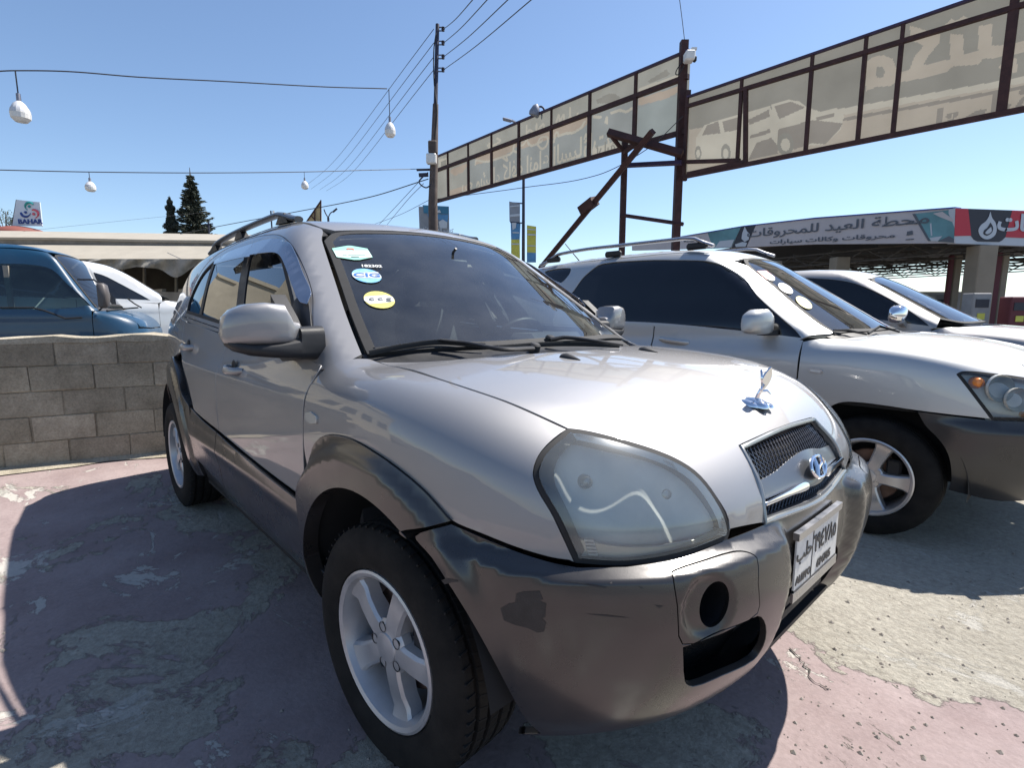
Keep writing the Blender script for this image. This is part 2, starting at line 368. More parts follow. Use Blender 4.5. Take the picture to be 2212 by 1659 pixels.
# ---------------- wheel shared by the parked cars ----------------
def wheel(parent,c,side,steer,tyre_m,rim_m,style=0,Rt=.338,Wt=.215,Rr=.212,nb=5,lod=1):
    """tyre, rim, spokes, disc; side -1 = right of the car"""
    w=bpy.data.objects.new('wheel',None); COL.objects.link(w); w.parent=parent; w.location=c; w.rotation_euler=(0,0,steer); w.empty_display_size=.05
    ax=(0,side,0); h=Wt/2
    prof=[(Rr+.004,h-.016),(Rr+.012,h-.004),(Rr+.035,h+.006),(Rt-.055,h+.008),(Rt-.025,h-.001),(Rt-.008,h-.016)]
    grooves=[(.60,.012),(.22,.012),(-.18,.012),(-.58,.012)]
    ys=[h-.022]
    for g,gw in grooves: ys+= [g*h+gw/2+.0015,g*h+gw/2,g*h-gw/2,g*h-gw/2-.0015]
    ys+=[-h+.022]
    prof.append((Rt-.004,h-.022))
    for i,y in enumerate(ys[1:-1]): prof.append((Rt-(.011 if i%4 in(1,2) else .0)-.004*(abs(y)/h)**3,y))
    prof+=[(Rt-.004,-h+.022),(Rt-.02,-h+.005),(Rt-.06,-h-.008),(Rr+.004,-h+.01)]
    b=MB(); b.lathe(prof,(0,0,0),ax,72 if lod else 40); ty=b.build('tyre',tyre_m,w,True,28)
    if lod:
        t=MB(); nblk=64
        for k in range(nblk):
            for (y0,y1,ph,sk_) in ((.64,.88,0,.18),(.26,.56,.5,-.3),(-.14,.18,.2,.3),(-.54,-.22,.6,-.3)):
                an=2*math.pi*(k+ph)/nblk; rr=Rt+.0005
                rr-=.0035; p=np.array([math.sin(an)*rr,side*(y0+y1)/2*h,math.cos(an)*rr]); rad=np.array([math.sin(an),0,math.cos(an)])*(1.)
                tan=np.array([math.cos(an),0,-math.sin(an)]); yv=np.array([0,side,0])+tan*sk_; yv/=np.linalg.norm(yv)
                if y1>1:
                    p=p-rad*.0035
                t.box(p,( .0045*Rt/.34,(y1-y0)*h*.92,.007),[tan,yv,rad])
        t.build('tread_groove','rubber_dark',ty,False)
    b=MB(); b.lathe([(Rr+.006,h-.012),(Rr+.006,h-.004),(Rr-.001,h-.001),(Rr-.012,h-.006),(Rr-.020,h-.030),(Rr-.034,-h*.2),(Rr-.036,-h+.02)],(0,0,0),ax,56); rm=b.build('rim',rim_m,w,True,30)
    # spokes
    S=MB(); yo=h-.028
    def sp(r,ang,y): return np.array([math.sin(ang)*r,side*y,math.cos(ang)*r])
    for k in range(5):
        a0=2*math.pi*k/5+.35
        secs=[]
        for (r,wd,y,th) in ((.045,.066,yo+.004,.03),(.085,.064 if style==0 else .058,yo+.006,.028),(.13,.066 if style==0 else .066,yo+.004,.024),(.165,.074 if style==0 else .076,yo-.002,.022),(Rr-.014,.094 if style==0 else .098,yo+.006,.022)):
            rad=sp(1,a0,0); tan=np.array([math.cos(a0),0,-math.sin(a0)]); nn=np.array([0,side,0]); c0=rad*r+nn*y
            bv=.008
            secs.append([c0+tan*(wd/2-bv),c0+tan*wd/2-nn*bv,c0+tan*(wd/2+.004)-nn*(th+.02),c0-tan*(wd/2+.004)-nn*(th+.02),c0-tan*wd/2-nn*bv,c0-tan*(wd/2-bv)])
        V=[v for s_ in secs for v in s_]; Fc=[]
        for i in range(len(secs)-1):
            for j in range(6): Fc.append((i*6+j,i*6+(j+1)%6,(i+1)*6+(j+1)%6,(i+1)*6+j))
        q=MB(); q.add(V,Fc); q.build('spoke',rim_m,rm,True,30)
    hb=MB(); hb.lathe([(.078,yo-.03),(.076,yo-.006),(.066,yo+.004),(.042,yo+.005),(.040,yo+.009),(.030,yo+.011),(.001,yo+.011)],(0,0,0),ax,40); hb.build('hub',rim_m,rm,True,30)
    nts=MB()
    for k in range(5):
        a=2*math.pi*(k+.5)/5+.35; c0=sp(.056,a,0)
        nts.lathe([(.015,yo+.0065),(.0135,yo+.0065),(.0125,yo-.02),(.001,yo-.02)],c0,ax,14)
        nts.lathe([(.0085,yo-.02),(.0085,yo-.004),(.004,yo),(.001,yo)],c0,ax,6)
    nts.build('wheel_nuts','dark_hole' if style==0 else 'chrome_dull',rm,True,30)['kind']='stuff'
    d=MB(); d.lathe([(.001,.0),(.14,.0),(.145,-.004),(.145,-.02),(.001,-.02)],(0,side*.02,0),ax,40); d.build('brake_disc','brake_steel',w,True,30)
    d=MB(); d.box((.11,side*.03,.05),(.07,.05,.12),bev=.01); d.build('brake_caliper','black_plastic',w)
    bk=MB(); bk.lathe([(.001,-h*.75),(Rr-.03,-h*.75)],(0,0,0),ax,32); bk.build('backing_plate','black_plastic',w)
    return w
# ---------------- shared materials ----------------
paint('silver_paint',(.295,.292,.298),.88,.60,damt=.06)
paint('silver_paint_pale',(.47,.475,.47),.7,.50,damt=.05)
mat('cladding_paint',(.038,.035,.034),.30,.35,.55,.5,noise=.10,nscale=7,rvar=.08,coatr=.16,bump=.03,bscale=400)
mat('black_plastic',(.016,.016,.018),.55,0,0,.4,noise=.25,nscale=14,rvar=.1,bump=.06,bscale=300)
mat('black_rubber',(.012,.012,.013),.75,noise=.2,nscale=20)
mat('tyre_rubber',(.0065,.006,.006),.85,0,0,.25,noise=.35,nscale=10,col2=(.020,.018,.016),bump=.12,bscale=200)
mat('rubber_dark',(.006,.006,.006),.9)
mat('dark_hole',(.03,.03,.033),.7)
mat('alloy',(.46,.46,.47),.42,.55,.25,.5,noise=.12,nscale=9,rvar=.1,bump=.04,bscale=160)
mat('alloy_bright',(.55,.54,.53),.34,.7,.2,noise=.06,nscale=9,rvar=.08)
mat('chrome',(.80,.81,.84),.06,1.,0,rvar=.03,nscale=12)
mat('chrome_dull',(.45,.45,.47),.30,1.,rvar=.08,nscale=20)
mat('brake_steel',(.16,.10,.075),.55,.6,noise=.3,nscale=18)
mat('under_black',(.010,.010,.011),.9)
mat('interior_grey',(.050,.050,.055),.8,noise=.15,nscale=18,bump=.05,bscale=250)
mat('interior_beige',(.26,.235,.20),.85,noise=.1,nscale=12)
mat('seat_cloth',(.075,.078,.085),.9,noise=.2,nscale=60,bump=.1,bscale=350)
glass('windscreen_glass',(.80,.90,.88),.80,0,haze=.05,hazec=(.45,.45,.44),spec=1.25)
glass('clear_side_glass',(.85,.93,.92),.86,0,haze=.015,spec=1.)
glass('tint_glass',(.30,.34,.36),.22,0,haze=.02,spec=1.15)
glass('black_glass',(.08,.08,.12),.02,0,haze=.015,hazec=(.2,.2,.26),spec=1.0)
glass('lens_glass',(.95,.97,.94),.94,.12,haze=.11,hazec=(.66,.68,.64),spec=1.2)
mat('lamp_reflector',(.74,.76,.74),.30,.25,rvar=.08,nscale=9)
mat('lamp_bright',(.66,.68,.67),.62,0.,0.,.25,noise=.12,nscale=5)
mat('lamp_bezel',(.30,.31,.31),.28,.6,rvar=.06)
mat('lamp_dark',(.04,.042,.045),.4,.2)
mat('lamp_clear',(.50,.50,.46),.25,.3,.4)
mat('lamp_amber',(.75,.22,.03),.25,.1,.6)
mat('white_plastic',(.72,.71,.68),.45,noise=.08,nscale=14)
mat('plate_white',(.66,.65,.61),.5,noise=.12,nscale=40)
mat('plate_ink',(.03,.03,.035),.5)
# ---------------- the silver SUV in front ----------------
TUC=Body(pos=(0,0,0),yaw=0.,
 wm=([.18,.28,.42,.60,.75,.90,1.0,1.07,1.14,1.3],[.70,.80,.850,.868,.872,.868,.858,.842,.815,.72]),
 xf=([.2,.3,.42,.55,.66,.74,.80,.86,.92,.98,1.05,1.2],[.50,.63,.728,.772,.785,.780,.782,.762,.725,.67,.58,.4]),
 xr=([.2,.4,.6,.9,1.1,1.3],[-3.35,-3.46,-3.48,-3.45,-3.38,-3.3]),
 x0=-.2,x1=-1.6,n=3.4,nv=.026,
 hood=([-1.,-.35,-.1,.08,.3,.5,.6,.68,.74,.78,.85],[1.10,1.11,1.112,1.102,1.076,1.030,.991,.95,.905,.86,.77]),
 crown=.075,tops=.93,ktop=.10,
 cw=([.6,.9,1.05,1.12,1.3,1.5,1.62,1.75],[.62,.77,.818,.808,.75,.665,.597,.51]),cpl=.05,cx=-1.5,cflat=.5,
 wa=R(31.5),wx=-.13,wz=1.10,wc=.42,
 roof=([-3.4,-2.8,-2.2,-1.6,-1.2,-.9,-.5],[1.58,1.645,1.678,1.688,1.668,1.622,1.53]),rcrown=.09,
 ra=R(68),rx=-3.42,kA=.05,kR=.09)
SUV=thing('silver_suv','silver SUV with grey lower cladding in front, winged ornament on its bonnet','car')
T=TUC
def tp(pts): return [tuple(x) for x in T.px(pts)[0]]
HOODLINE=[(819,782),(860,793),(950,819),(1020,842),(1090,866),(1160,896),(1226,927)]
LAMP_R=[(1172,975),(1154,1019),(1163,1056),(1198,1117),(1243,1215)]
LAMP_B=[(1349,1221),(1466,1203),(1571,1164)]
LAMP_I=[(1575,1145),(1547,1075),(1501,1019),(1442,984),(1335,949),(1260,931)]
hl=tp(HOODLINE); lr=tp(LAMP_R); lb=tp(LAMP_B); li=tp(LAMP_I)
def my(p): return (p[0],-p[1],p[2])
# bonnet
half=txy([(.02,0),(-.02,-.25),(-.12,-.5)])+hl+li[::-1]+fyz([(-.43,.782),(-.285,.768)])
gr=fyz([(-.245,.925),(0,.935)])
out=half+gr+[my(p) for p in (half[1:]+gr[:1])[::-1]]
nb=len(half); cn={3,9,nb-2,nb-1,nb}; Lh=len(out); cn|={(Lh-i)%Lh for i in cn}
panel('bonnet',T,out,(.55,0,.85),'silver_paint',SUV,res=.028,hem=.045,inset=.003,corner=cn,n=4)
# front wings
arch_out=[(973,1126),(946,1095),(915,1061),(871,1023),(818,984),(760,950),(717,940),(688,948),(673,970),(661,1008)]
ARC=Disp(T,lambda X: .026*ss(.60-np.hypot(X[...,0]-(-.02),(X[...,2]-.315)),0.,.05))
ao=[tuple(x) for x in Disp(T,lambda X:0*X[...,0]+.004).px(arch_out)[0]]
wing=hl+lr+tp([(1190,1207),(1116,1185),(1040,1155)])+ao+[(-.415,-.88,.83),(-.412,-.87,.95),(-.40,-.85,1.05),(-.352,-.75,1.094),(-.315,-.70,1.10)]
nw=len(hl); panel('front_wing',T,wing,(.25,-.85,.45),'silver_paint',SUV,res=.028,inset=.003,corner={0,nw-1,nw+4,nw+7,nw+8+len(ao)-1},n=4,mirror=True)
# doors
belt=[(-.45,1.098),(-1.0,1.128),(-1.52,1.152),(-2.28,1.196),(-2.6,1.21)]
panel('front_door',T,sxz([(-.415,1.075),(-.42,.9),(-.425,.645),(-.77,.655),(-1.1,.672),(-1.44,.695),(-1.455,.9),(-1.46,1.13)]+[(-1.0,1.115),(-.5,1.087)]),(0,-1,.1),'silver_paint',SUV,res=.035,inset=.0028,corner={0,2,5,7},n=4,mirror=True)
panel('rear_door',T,sxz([(-1.462,1.13),(-1.457,.9),(-1.445,.695),(-1.75,.71),(-1.93,.725),(-1.985,.80),(-2.10,.90),(-2.26,.97),(-2.40,1.0),(-2.42,1.18),(-2.0,1.163)]),(0,-1,.1),'silver_paint',SUV,res=.035,inset=.0028,corner={0,2,4,8,9},n=4,mirror=True)
panel('rear_quarter',T,sxz([(-2.425,1.18),(-2.405,1.0),(-2.63,.955),(-2.9,.90),(-3.1,.78),(-3.2,.66),(-3.34,.66),(-3.40,.9),(-3.38,1.1),(-3.25,1.25),(-2.9,1.235)]),(-.25,-1,.1),'silver_paint',SUV,res=.045,inset=.0028,corner={0,1,5,6,9},n=4,mirror=True)
# side frame: windscreen pillar, roof edge, rear pillar, with the door opening cut out
seam=[(-.47,1.10),(-.60,1.235),(-.70,1.318),(-.88,1.437),(-1.03,1.517),(-1.235,1.575),(-1.45,1.60),(-1.8,1.612),(-2.1,1.592),(-2.37,1.545),(-2.52,1.47),(-2.58,1.30),(-2.52,1.205),(-2.28,1.196),(-1.52,1.152),(-1.0,1.128)]
fro=[(-.35,1.083),(-.352,1.108),(-.50,1.215),(-.70,1.352),(-.88,1.47),(-.985,1.535),(-1.1,1.578),(-1.3,1.612),(-1.6,1.632),(-2.0,1.632),(-2.4,1.612),(-2.8,1.572),(-3.0,1.52),(-3.12,1.4),(-3.22,1.26),(-2.9,1.238),(-2.42,1.185),(-1.46,1.134),(-1.0,1.10),(-.45,1.06)]
fr3=sxz(fro); apx=tp([(779,764),(762,722),(742,668),(722,606),(703,548),(693,515)]); fr3=sxz([(-.34,1.068)])+apx+txy([(-1.06,-.505),(-1.12,-.523),(-1.3,-.54),(-1.6,-.555),(-2.2,-.555),(-2.8,-.51),(-3.05,-.45)])+fr3[13:]
panel('body_side_frame',T,fr3,(.2,-.85,.5),'silver_paint',SUV,off=-.0025,res=.03,hem=.02,corner={0,1,6,13,15,20},n=4,holes=[(sxz(seam),{0,12},4)],mirror=True)
glz=[(-.62,1.148),(-.74,1.262),(-.90,1.375),(-1.05,1.46),(-1.24,1.525),(-1.5,1.555),(-1.8,1.562),(-2.1,1.545),(-2.33,1.505),(-2.46,1.44),(-2.525,1.31),(-2.48,1.232),(-2.28,1.222),(-1.52,1.178),(-1.0,1.155)]
panel('door_frame',T,sxz(seam),(0,-1,.15),'silver_paint',SUV,off=-.004,res=.03,inset=.004,hem=.02,corner={0,12},n=4,holes=[(sxz(glz),{0,11},4)],mirror=True)
panel('window_seal',T,sxz(glz),(0,-1,.15),'black_rubber',SUV,off=-.003,res=.03,inset=-.003,hem=.012,corner={0,11},n=4,holes=[(sxz(glz),{0,11},4,-.014)],mirror=True)
def win(name,x0,x1,m,off=-.010):
    # part of the glazing between two leaning lines x = a + b z
    (a0,b0),(a1,b1)=x0,x1; P=np.array(smooth_pts([np.array(p) for p in glz],4,True,{0,11})); 
    def clip(P,a,b,sg):
        o=[]
        for i in range(len(P)):
            p,q=P[i],P[(i+1)%len(P)]; fp=sg*(p[0]-a-b*p[1]); fq=sg*(q[0]-a-b*q[1])
            if fp>=0: o.append(p)
            if fp*fq<0: t=fp/(fp-fq); o.append(p+(q-p)*t)
        return o
    P=clip(clip(P,a0,b0,-1),a1,b1,1); return panel(name,T,sxz(P),(0,-1,.15),m,SUV,off=off,res=.05,hem=.004,n=1,mirror=True)
# leaning dividers: B pillar (-1.60 at 1.5, -1.43 at 1.29); quarter bar (-2.23 at 1.49, -2.08 at 1.21)
_w=win('front_door_glass',(0,0),(-.40,-.76),'tint_glass'); _w[1].data.materials[0]=MATS['clear_side_glass']; _w=win('rear_door_glass',(-.48,-.76),(-1.395,-.545),'tint_glass'); _w[1].data.materials[0]=MATS['clear_side_glass']; win('quarter_glass',(-1.44,-.545),(-9,0),'tint_glass')
win('centre_pillar',(-.385,-.76),(-.495,-.76),'black_plastic',-.006); win('quarter_bar',(-1.39,-.545),(-1.445,-.545),'black_plastic',-.006)
# mirror sail
panel('mirror_sail',T,sxz([(-.46,1.10),(-.60,1.232),(-.71,1.316),(-.74,1.262),(-.72,1.14),(-.70,1.118)]),(.1,-1,.15),'black_plastic',SUV,off=.004,res=.03,corner={0,2,5},n=3,mirror=True)
# rain visors
_sm=np.array(seam[:11])
def visf(X):
    q=np.stack([X[...,0],X[...,2]],-1); a=_sm[:-1]; d=_sm[1:]-a; t=np.clip(((q[...,None,:]-a)*d).sum(-1)/(d*d).sum(-1),0,1); return .012+.34*np.minimum(np.linalg.norm(q[...,None,:]-(a+t[...,None]*d),axis=-1).min(-1),.11)
VIS=Disp(T,visf)
v1=zp((400,540,900,900),2212,[(1003,445),(1130,425),(1260,415),(1330,440),(1390,540),(1450,700),(1560,960),(1640,992),(1665,930),(1690,870),(1600,650),(1500,400),(1440,305),(1300,265),(1160,280),(1045,315)])
v2=zp((400,540,900,900),2212,[(608,552),(800,500),(1005,462),(1040,318),(800,400),(622,505)])
for nm,v,c in (('front_rain_visor',v1,{0,7,15}),('rear_rain_visor',v2,{0,2,3,5})):
    panel(nm,VIS,[tuple(x) for x in VIS.px(v)[0]],(0,-1,.15),'visor_acrylic' if 'visor_acrylic' in MATS else mat('visor_acrylic',(.09,.12,.19),.14,.2,1.,.8,rvar=.05,nscale=5),SUV,res=.03,hem=.003,corner=c,n=4,mirror=True)  # bluish base colour paints in the sky's reflection on smoked acrylic
# roof, ditch strip, windscreen
rf=txy([(-1.01,0),(-1.015,-.25),(-1.03,-.46),(-1.09,-.500),(-1.3,-.522),(-1.6,-.537),(-2.2,-.537),(-2.8,-.49),(-3.05,-.43),(-3.08,0)])
panel('roof',T,rf+[my(p) for p in rf[1:-1][::-1]],(0,0,1),'silver_paint',SUV,res=.05,hem=.02,corner={2,8,10,16},n=4)
panel('roof_ditch_strip',T,[(-1.02,-.50,1.57),(-1.3,-.50,1.62),(-2.2,-.52,1.64),(-2.9,-.45,1.6),(-2.95,-.58,1.5),(-2.2,-.62,1.56),(-1.3,-.60,1.55),(-1.05,-.56,1.52)],(0,-.5,1),'black_rubber',SUV,off=-.010,res=.05,hem=.02,n=3,mirror=True)
ws=txy([(-.175,0),(-.195,-.25),(-.265,-.48)])+tp([(796,762),(779,722),(758,668),(737,606),(716,548),(703,519)])+txy([(-1.01,-.46),(-1.0,-.25),(-.995,0)])
wsf=ws+[my(p) for p in ws[1:-1][::-1]]; wcn={3,8,14,19}
panel('windscreen_surround',T,wsf,(.55,0,.85),'black_rubber',SUV,off=-.002,res=.03,hem=.02,inset=-.004,corner=wcn,n=4,holes=[(wsf,wcn,4,-.026)])
panel('windscreen',T,wsf,(.55,0,.85),'windscreen_glass',SUV,off=-.004,res=.045,hem=.004,corner=wcn,n=4)
# cowl
cw_=txy([(.035,0),(-.005,-.25),(-.105,-.5),(-.27,-.69),(-.36,-.69),(-.27,-.48),(-.20,-.25),(-.18,0)])
panel('cowl_panel',T,cw_+[my(p) for p in cw_[1:-1][::-1]],(.3,0,1),'black_plastic',SUV,off=-.014,res=.03,hem=.02,corner={3,4,10,11},n=4)
# headlamps: lens, dark surround, housing with reflectors
lamp=hl[-1:]+lr+lb+li; LD=(.75,-.55,.35)
for sd in (1,):
    panel('headlamp_seal',T,lamp,LD,'black_rubber',SUV,off=.0005,res=.02,inset=-.001,hem=.09,corner={5,8,0},n=4,holes=[(lamp,{5,8,0},4,-.009)],mirror=True)  # unseen deep hem added to block sunlight leaking into the lamp
    lens=panel('headlamp',T,lamp,LD,'lens_glass',SUV,off=.004,res=.02,inset=.009,hem=.02,corner={5,8,0},n=4,mirror=True)
    for L,sg in zip(lens,(1,-1)):
        cA,cB=T.px([(1300,1055),(1478,1085)])[0]
        HB=Disp(T,lambda X: -.026-.055*np.exp(-(((X-cA)**2).sum(-1))/.085**2)-.050*np.exp(-(((X-cB)**2).sum(-1))/.060**2))
        hs=panel('housing',HB,lamp,LD,'lamp_bright',L,res=.014,inset=.006,hem=-.03,corner={5,8,0},n=4)
        if sg<0:
            for v in hs.data.vertices: v.co.y*=-1
            hs.data.flip_normals()
        for c_,r_ in ((cA,.016),(cB,.020)):
            bq=MB(); ax=np.array([.9,-.36,.12]); bq.lathe([(.001,.006),(r_*.7,.002),(r_,-.012),(r_,-.06)],c_-ax*.060,ax,18); o=bq.build('bulb_cap','lamp_bezel',L)
            if sg<0:
                for v in o.data.vertices: v.co.y*=-1
                o.data.flip_normals()
        # visor blade and lower indicator block
        o1=panel('indicator_lens',T,[tuple(x) for x in T.px([(1253,1166),(1330,1181),(1430,1181),(1520,1160),(1566,1138),(1566,1160),(1466,1198),(1349,1214),(1250,1208)],-.016)[0]],LD,'lamp_clear',L,off=-.016,res=.02,hem=.012,corner={0,4,5,8},n=3)
        b=MB()
        for k in range(9):
            y=1182+k*4.0
            q=[T.px([(p[0],p[1]+k*4.3)],-.018)[0][0] for p in [(1292,1180),(1345,1183),(1420,1181),(1490,1168)]]; b.tube(q,.0022,6)
        o2=b.build('indicator_ribs','lamp_clear',L)
        b=MB()
        for k in range(5):
            q=[T.px([(p[0]+k*2.2,p[1]+k*7.5)],-.012)[0][0] for p in [(1262,1166),(1282,1167)]]; b.bar(q[0],q[1],.009,.004)
        o3=b.build('side_reflex','white_plastic',L)
        # dark inner edge band
        for o in (o1,o2,o3):
            if sg<0:
                for v in o.data.vertices: v.co.y*=-1
                o.data.flip_normals()
    band=[(1228,937),(1180,978),(1166,1020),(1174,1056),(1207,1115),(1252,1205),(1262,1190),(1226,1105),(1200,1050),(1196,1020),(1208,985),(1248,945)]
    bb=panel('lamp_edge_band',T,[tuple(x) for x in T.px(band,-.012)[0]],LD,'lamp_dark',SUV,off=-.012,res=.02,hem=.004,corner={0,5,6,11},n=3,mirror=True)
    for o,L in zip(bb,lens): o.parent=L
# front bumper
def bfn(X):
    x,w,z=X[...,0],np.abs(X[...,1]),X[...,2]
    ov=ss(w,.235,.275)*(1-ss(w,.60,.72)); led=1-ss(z,.738,.767)
    fade=ss(x,.25,.5)
    arch=.026*ss(.60-np.hypot(x+.02,z-.315),0.,.05)*(1-ss(x,.34,.48))
    fog=-.012*(1-ss(np.hypot((w-.545)/1.0,(z-.672)/1.1),.040,.066))*(x>.5)
    return led*(.003+.034*ss(w,.205,.29))*fade+arch+fog
TB=Disp(T,bfn)
def bp(pts,off=0): return [tuple(x) for x in TB.px(pts,off)[0]]
af=sxz([(p[0],p[2]) for p in circ(0,.335,.452,62,-2,9)])
bump=fyz([(.003,.772),(-.28,.768),(-.44,.767)])+lb[::-1]+tp([(1246,1222),(1190,1212),(1116,1190),(1040,1160),(975,1131)])+af+[(.50,-.80,.335)]+fyz([(-.66,.365),(-.55,.37),(-.42,.368),(-.2,.345),(.003,.34)]+[(.003,z) for z in np.linspace(.38,.74,8)],TB)
fogP=[(1450,1240),(1458,1230),(1520,1209),(1580,1191),(1612,1191),(1636,1205),(1639,1260),(1637,1326),(1560,1364),(1474,1394),(1462,1310)]
intP=[(1475,1399),(1560,1369),(1637,1331),(1655,1352),(1650,1395),(1628,1427),(1560,1461),(1497,1485),(1479,1472)]
lowP=fyz([(.03,.575),(-.19,.572),(-.218,.555),(-.228,.47),(-.205,.395),(.03,.385),(.03,.43),(.03,.48),(.03,.53)],TB)
low=lowP+[]  # centre half, closed on the midline
BD=(.72,-.6,.35)
fog3=bp(fogP); int3=bp(intP)
panel('front_bumper',TB,bump,BD,'cladding_paint',SUV,res=.015,hem=.015,inset=.002,corner={0,2,5,6,10,19,25},n=4,holes=[(fog3,{},3,0.),(int3,{0},3,0.),(lowP,{0,5},2,0.)],mirror=True,mname=None)
panel('fog_lamp_panel',TB,fog3,BD,'cladding_paint',SUV,res=.009,hem=.02,inset=.0028,n=3,holes=[([tuple(x) for x in TB.px([(1543+31*math.cos(t)-9*math.sin(t),1306+50*math.sin(t)) for t in np.linspace(0,2*math.pi,16,endpoint=False)])[0]],{},2)],mirror=True)
TI=Disp(T,lambda X:bfn(X)-.075)
panel('air_intake_recess',TI,[tuple(x) for x in bp(intP)],BD,'cladding_paint',SUV,off=0.,res=.03,inset=-.012,hem=-.072,n=3,corner={0},mirror=True)
fc=np.array(bp([(1541,1306)])[0])
for sg in (-1,1):
    b=MB(); c=np.array([fc[0]-.015,sg*abs(fc[1]),fc[2]]); ax=np.array([.93,sg*.32,.05]); b.lathe([(.050,.006),(.052,-.02),(.050,-.06),(.001,-.065)],c,ax,28); o=b.build('fog_lamp_socket','black_plastic',SUV)
panel('lower_intake_recess',Disp(T,lambda X:0*X[...,0]-.06),fyz([(-.26,.60),(.26,.60),(.24,.385),(-.24,.385)]),(1,0,0),'under_black',SUV,res=.05,hem=0,n=1)
b=MB(); _fl=[(.745,-.25),(.735,-.40),(.70,-.52),(.655,-.60),(.56,-.64),(.45,-.60),(.45,.60),(.56,.64),(.655,.60),(.70,.52),(.735,.40),(.745,.25)]; b.prism(_fl,(0,0,.398),(1,0,0),(0,1,0),.012); b.build('intake_floor','black_plastic',SUV)
b=MB()
for z in (.45,.51): b.bar((.735+(z-.45)*.3,-.21,z),(.735+(z-.45)*.3,.21,z),.012,.02)
b.build('intake_bar','black_plastic',SUV)
# wheel arch mouldings and door cladding
ARF=Disp(T,lambda X: .006+.024*ss(.598-np.hypot(X[...,0]+.02,X[...,2]-.315),0.,.055))
a_out=[tuple(x) for x in ARF.px(arch_out)[0]]
spl=[tuple(x) for x in ARF.px([(973,1126),(920,1140),(862,1150)])[0]]
fa=a_out+sxz([(-.43,.70),(-.435,.64),(-.435,.42),(-.42,.30)]+[(p[0],p[2]) for p in circ(0,.335,.45,186,62,16)])+spl[::-1][:2]
panel('front_arch_moulding',ARF,fa,(.1,-1,.12),'cladding_paint',SUV,res=.02,hem=.05,inset=.001,corner={0,9,10,13,14,29},n=3,mirror=True)
ARR=Disp(T,lambda X: .006+.022*ss(.585-np.hypot(X[...,0]+2.63,X[...,2]-.36),0.,.05))
ra=sxz([(-2.02,.735)]+[(p[0],p[2]) for p in circ(-2.63,.36,.60,44,165,16)]+[(-3.22,.40),(-3.20,.30)]+[(p[0],p[2]) for p in circ(-2.63,.335,.445,176,-4,20)]+[(-2.03,.33),(-2.02,.5)])
panel('rear_arch_moulding',ARR,ra,(-.02,-1,.12),'cladding_paint',SUV,res=.024,hem=.05,inset=.001,corner={0,17,18,19,38,39},n=3,mirror=True)
DC=Disp(T,lambda X: .004+.012*ss(.72-X[...,2],0,.06)+.012*np.exp(-((X[...,2]-.60)/.035)**2)-.02*ss(.45-X[...,2],0,.15))
panel('front_door_cladding',DC,sxz([(-.43,.64),(-.77,.65),(-1.1,.667),(-1.445,.69),(-1.445,.42),(-1.1,.40),(-.43,.40)]),(0,-1,.15),'cladding_paint',SUV,res=.022,hem=.02,inset=.0025,corner={0,3,4,6},n=4,mirror=True)
panel('rear_door_cladding',DC,sxz([(-1.45,.69),(-1.75,.705),(-1.985,.73),(-2.0,.6),(-2.03,.45),(-1.45,.42)]),(0,-1,.15),'cladding_paint',SUV,res=.022,hem=.02,inset=.0025,corner={0,2,4,5},n=4,mirror=True)
panel('sill',Disp(T,lambda X:0*X[...,0]-.01),sxz([(-.40,.395),(-1.2,.395),(-2.05,.40),(-2.08,.27),(-1.2,.25),(-.42,.26)]),(0,-1,-.1),'cladding_paint',SUV,res=.04,hem=.02,corner={0,2,3,5},n=3,mirror=True)
# dark inner shell so that no light leaks through the gaps
INN=Disp(T,lambda X:0*X[...,0]-.028)
panel('inner_side',INN,sxz([(-.30,1.10),(.15,1.02)]+[(.40,.94),(.43,.86),(.45,.72)]+[(p[0],p[2]) for p in circ(0,.335,.47,50,180,12)]+[(-.47,.27),(-2.16,.27)]+[(p[0],p[2]) for p in circ(-2.63,.335,.465,5,175,12)]+[(-3.2,.4),(-3.3,1.0),(-2.5,1.18),(-1.4,1.12)]),(.05,-1,.1),'under_black',SUV,res=.06,hem=0,n=1,mirror=True)
panel('inner_lower',Disp(T,lambda X:0*X[...,0]-.105),fyz([(-.62,.70),(-.3,.72),(.3,.72),(.62,.70),(.60,.40),(.25,.385),(-.25,.385),(-.60,.40)]),(1,0,0),'under_black',SUV,res=.05,hem=0,n=1)
panel('inner_front',Disp(T,lambda X:0*X[...,0]-.125),[(-.25,-.6,1.1),(.45,-.62,1.0),(.56,-.68,.85),(.70,-.50,.70),(.72,-.35,.66),(.72,.35,.66),(.70,.5,.70),(.56,.68,.85),(.45,.62,1.0),(-.25,.6,1.1)],(.75,0,.66),'under_black',SUV,res=.06,hem=0,n=1)
b=MB(); b.box((-1.45,0,.42),(3.6,1.05,.34)); b.box((-2.9,0,.60),(.8,1.2,.5)); b.box((-1.32,0,.36),(1.70,1.56,.22)); b.box((.22,0,.62),(.5,1.0,.36)); b.build('underbody','under_black',SUV)
for x in (0,-2.63):
    for sg in (-1,1):
        b=MB(); b.lathe([(.462,-.125),(.462,.26),(.001,.26)],(x,sg*(.72),.345),(0,-sg,0),28,ang=(.16,math.pi-.05)); b.build('wheel_arch_liner','under_black',SUV)
panel('rear_bumper',Disp(T,lambda X:0*X[...,0]+.02),[(-3.4,-.55,.66),(-3.2,-.8,.66),(-3.22,-.8,.42),(-3.15,-.8,.30),(-3.35,-.5,.30),(-3.4,0,.30),(-3.45,0,.66)],(-.7,-.7,.1),'cladding_paint',SUV,res=.05,n=2,mirror=True)
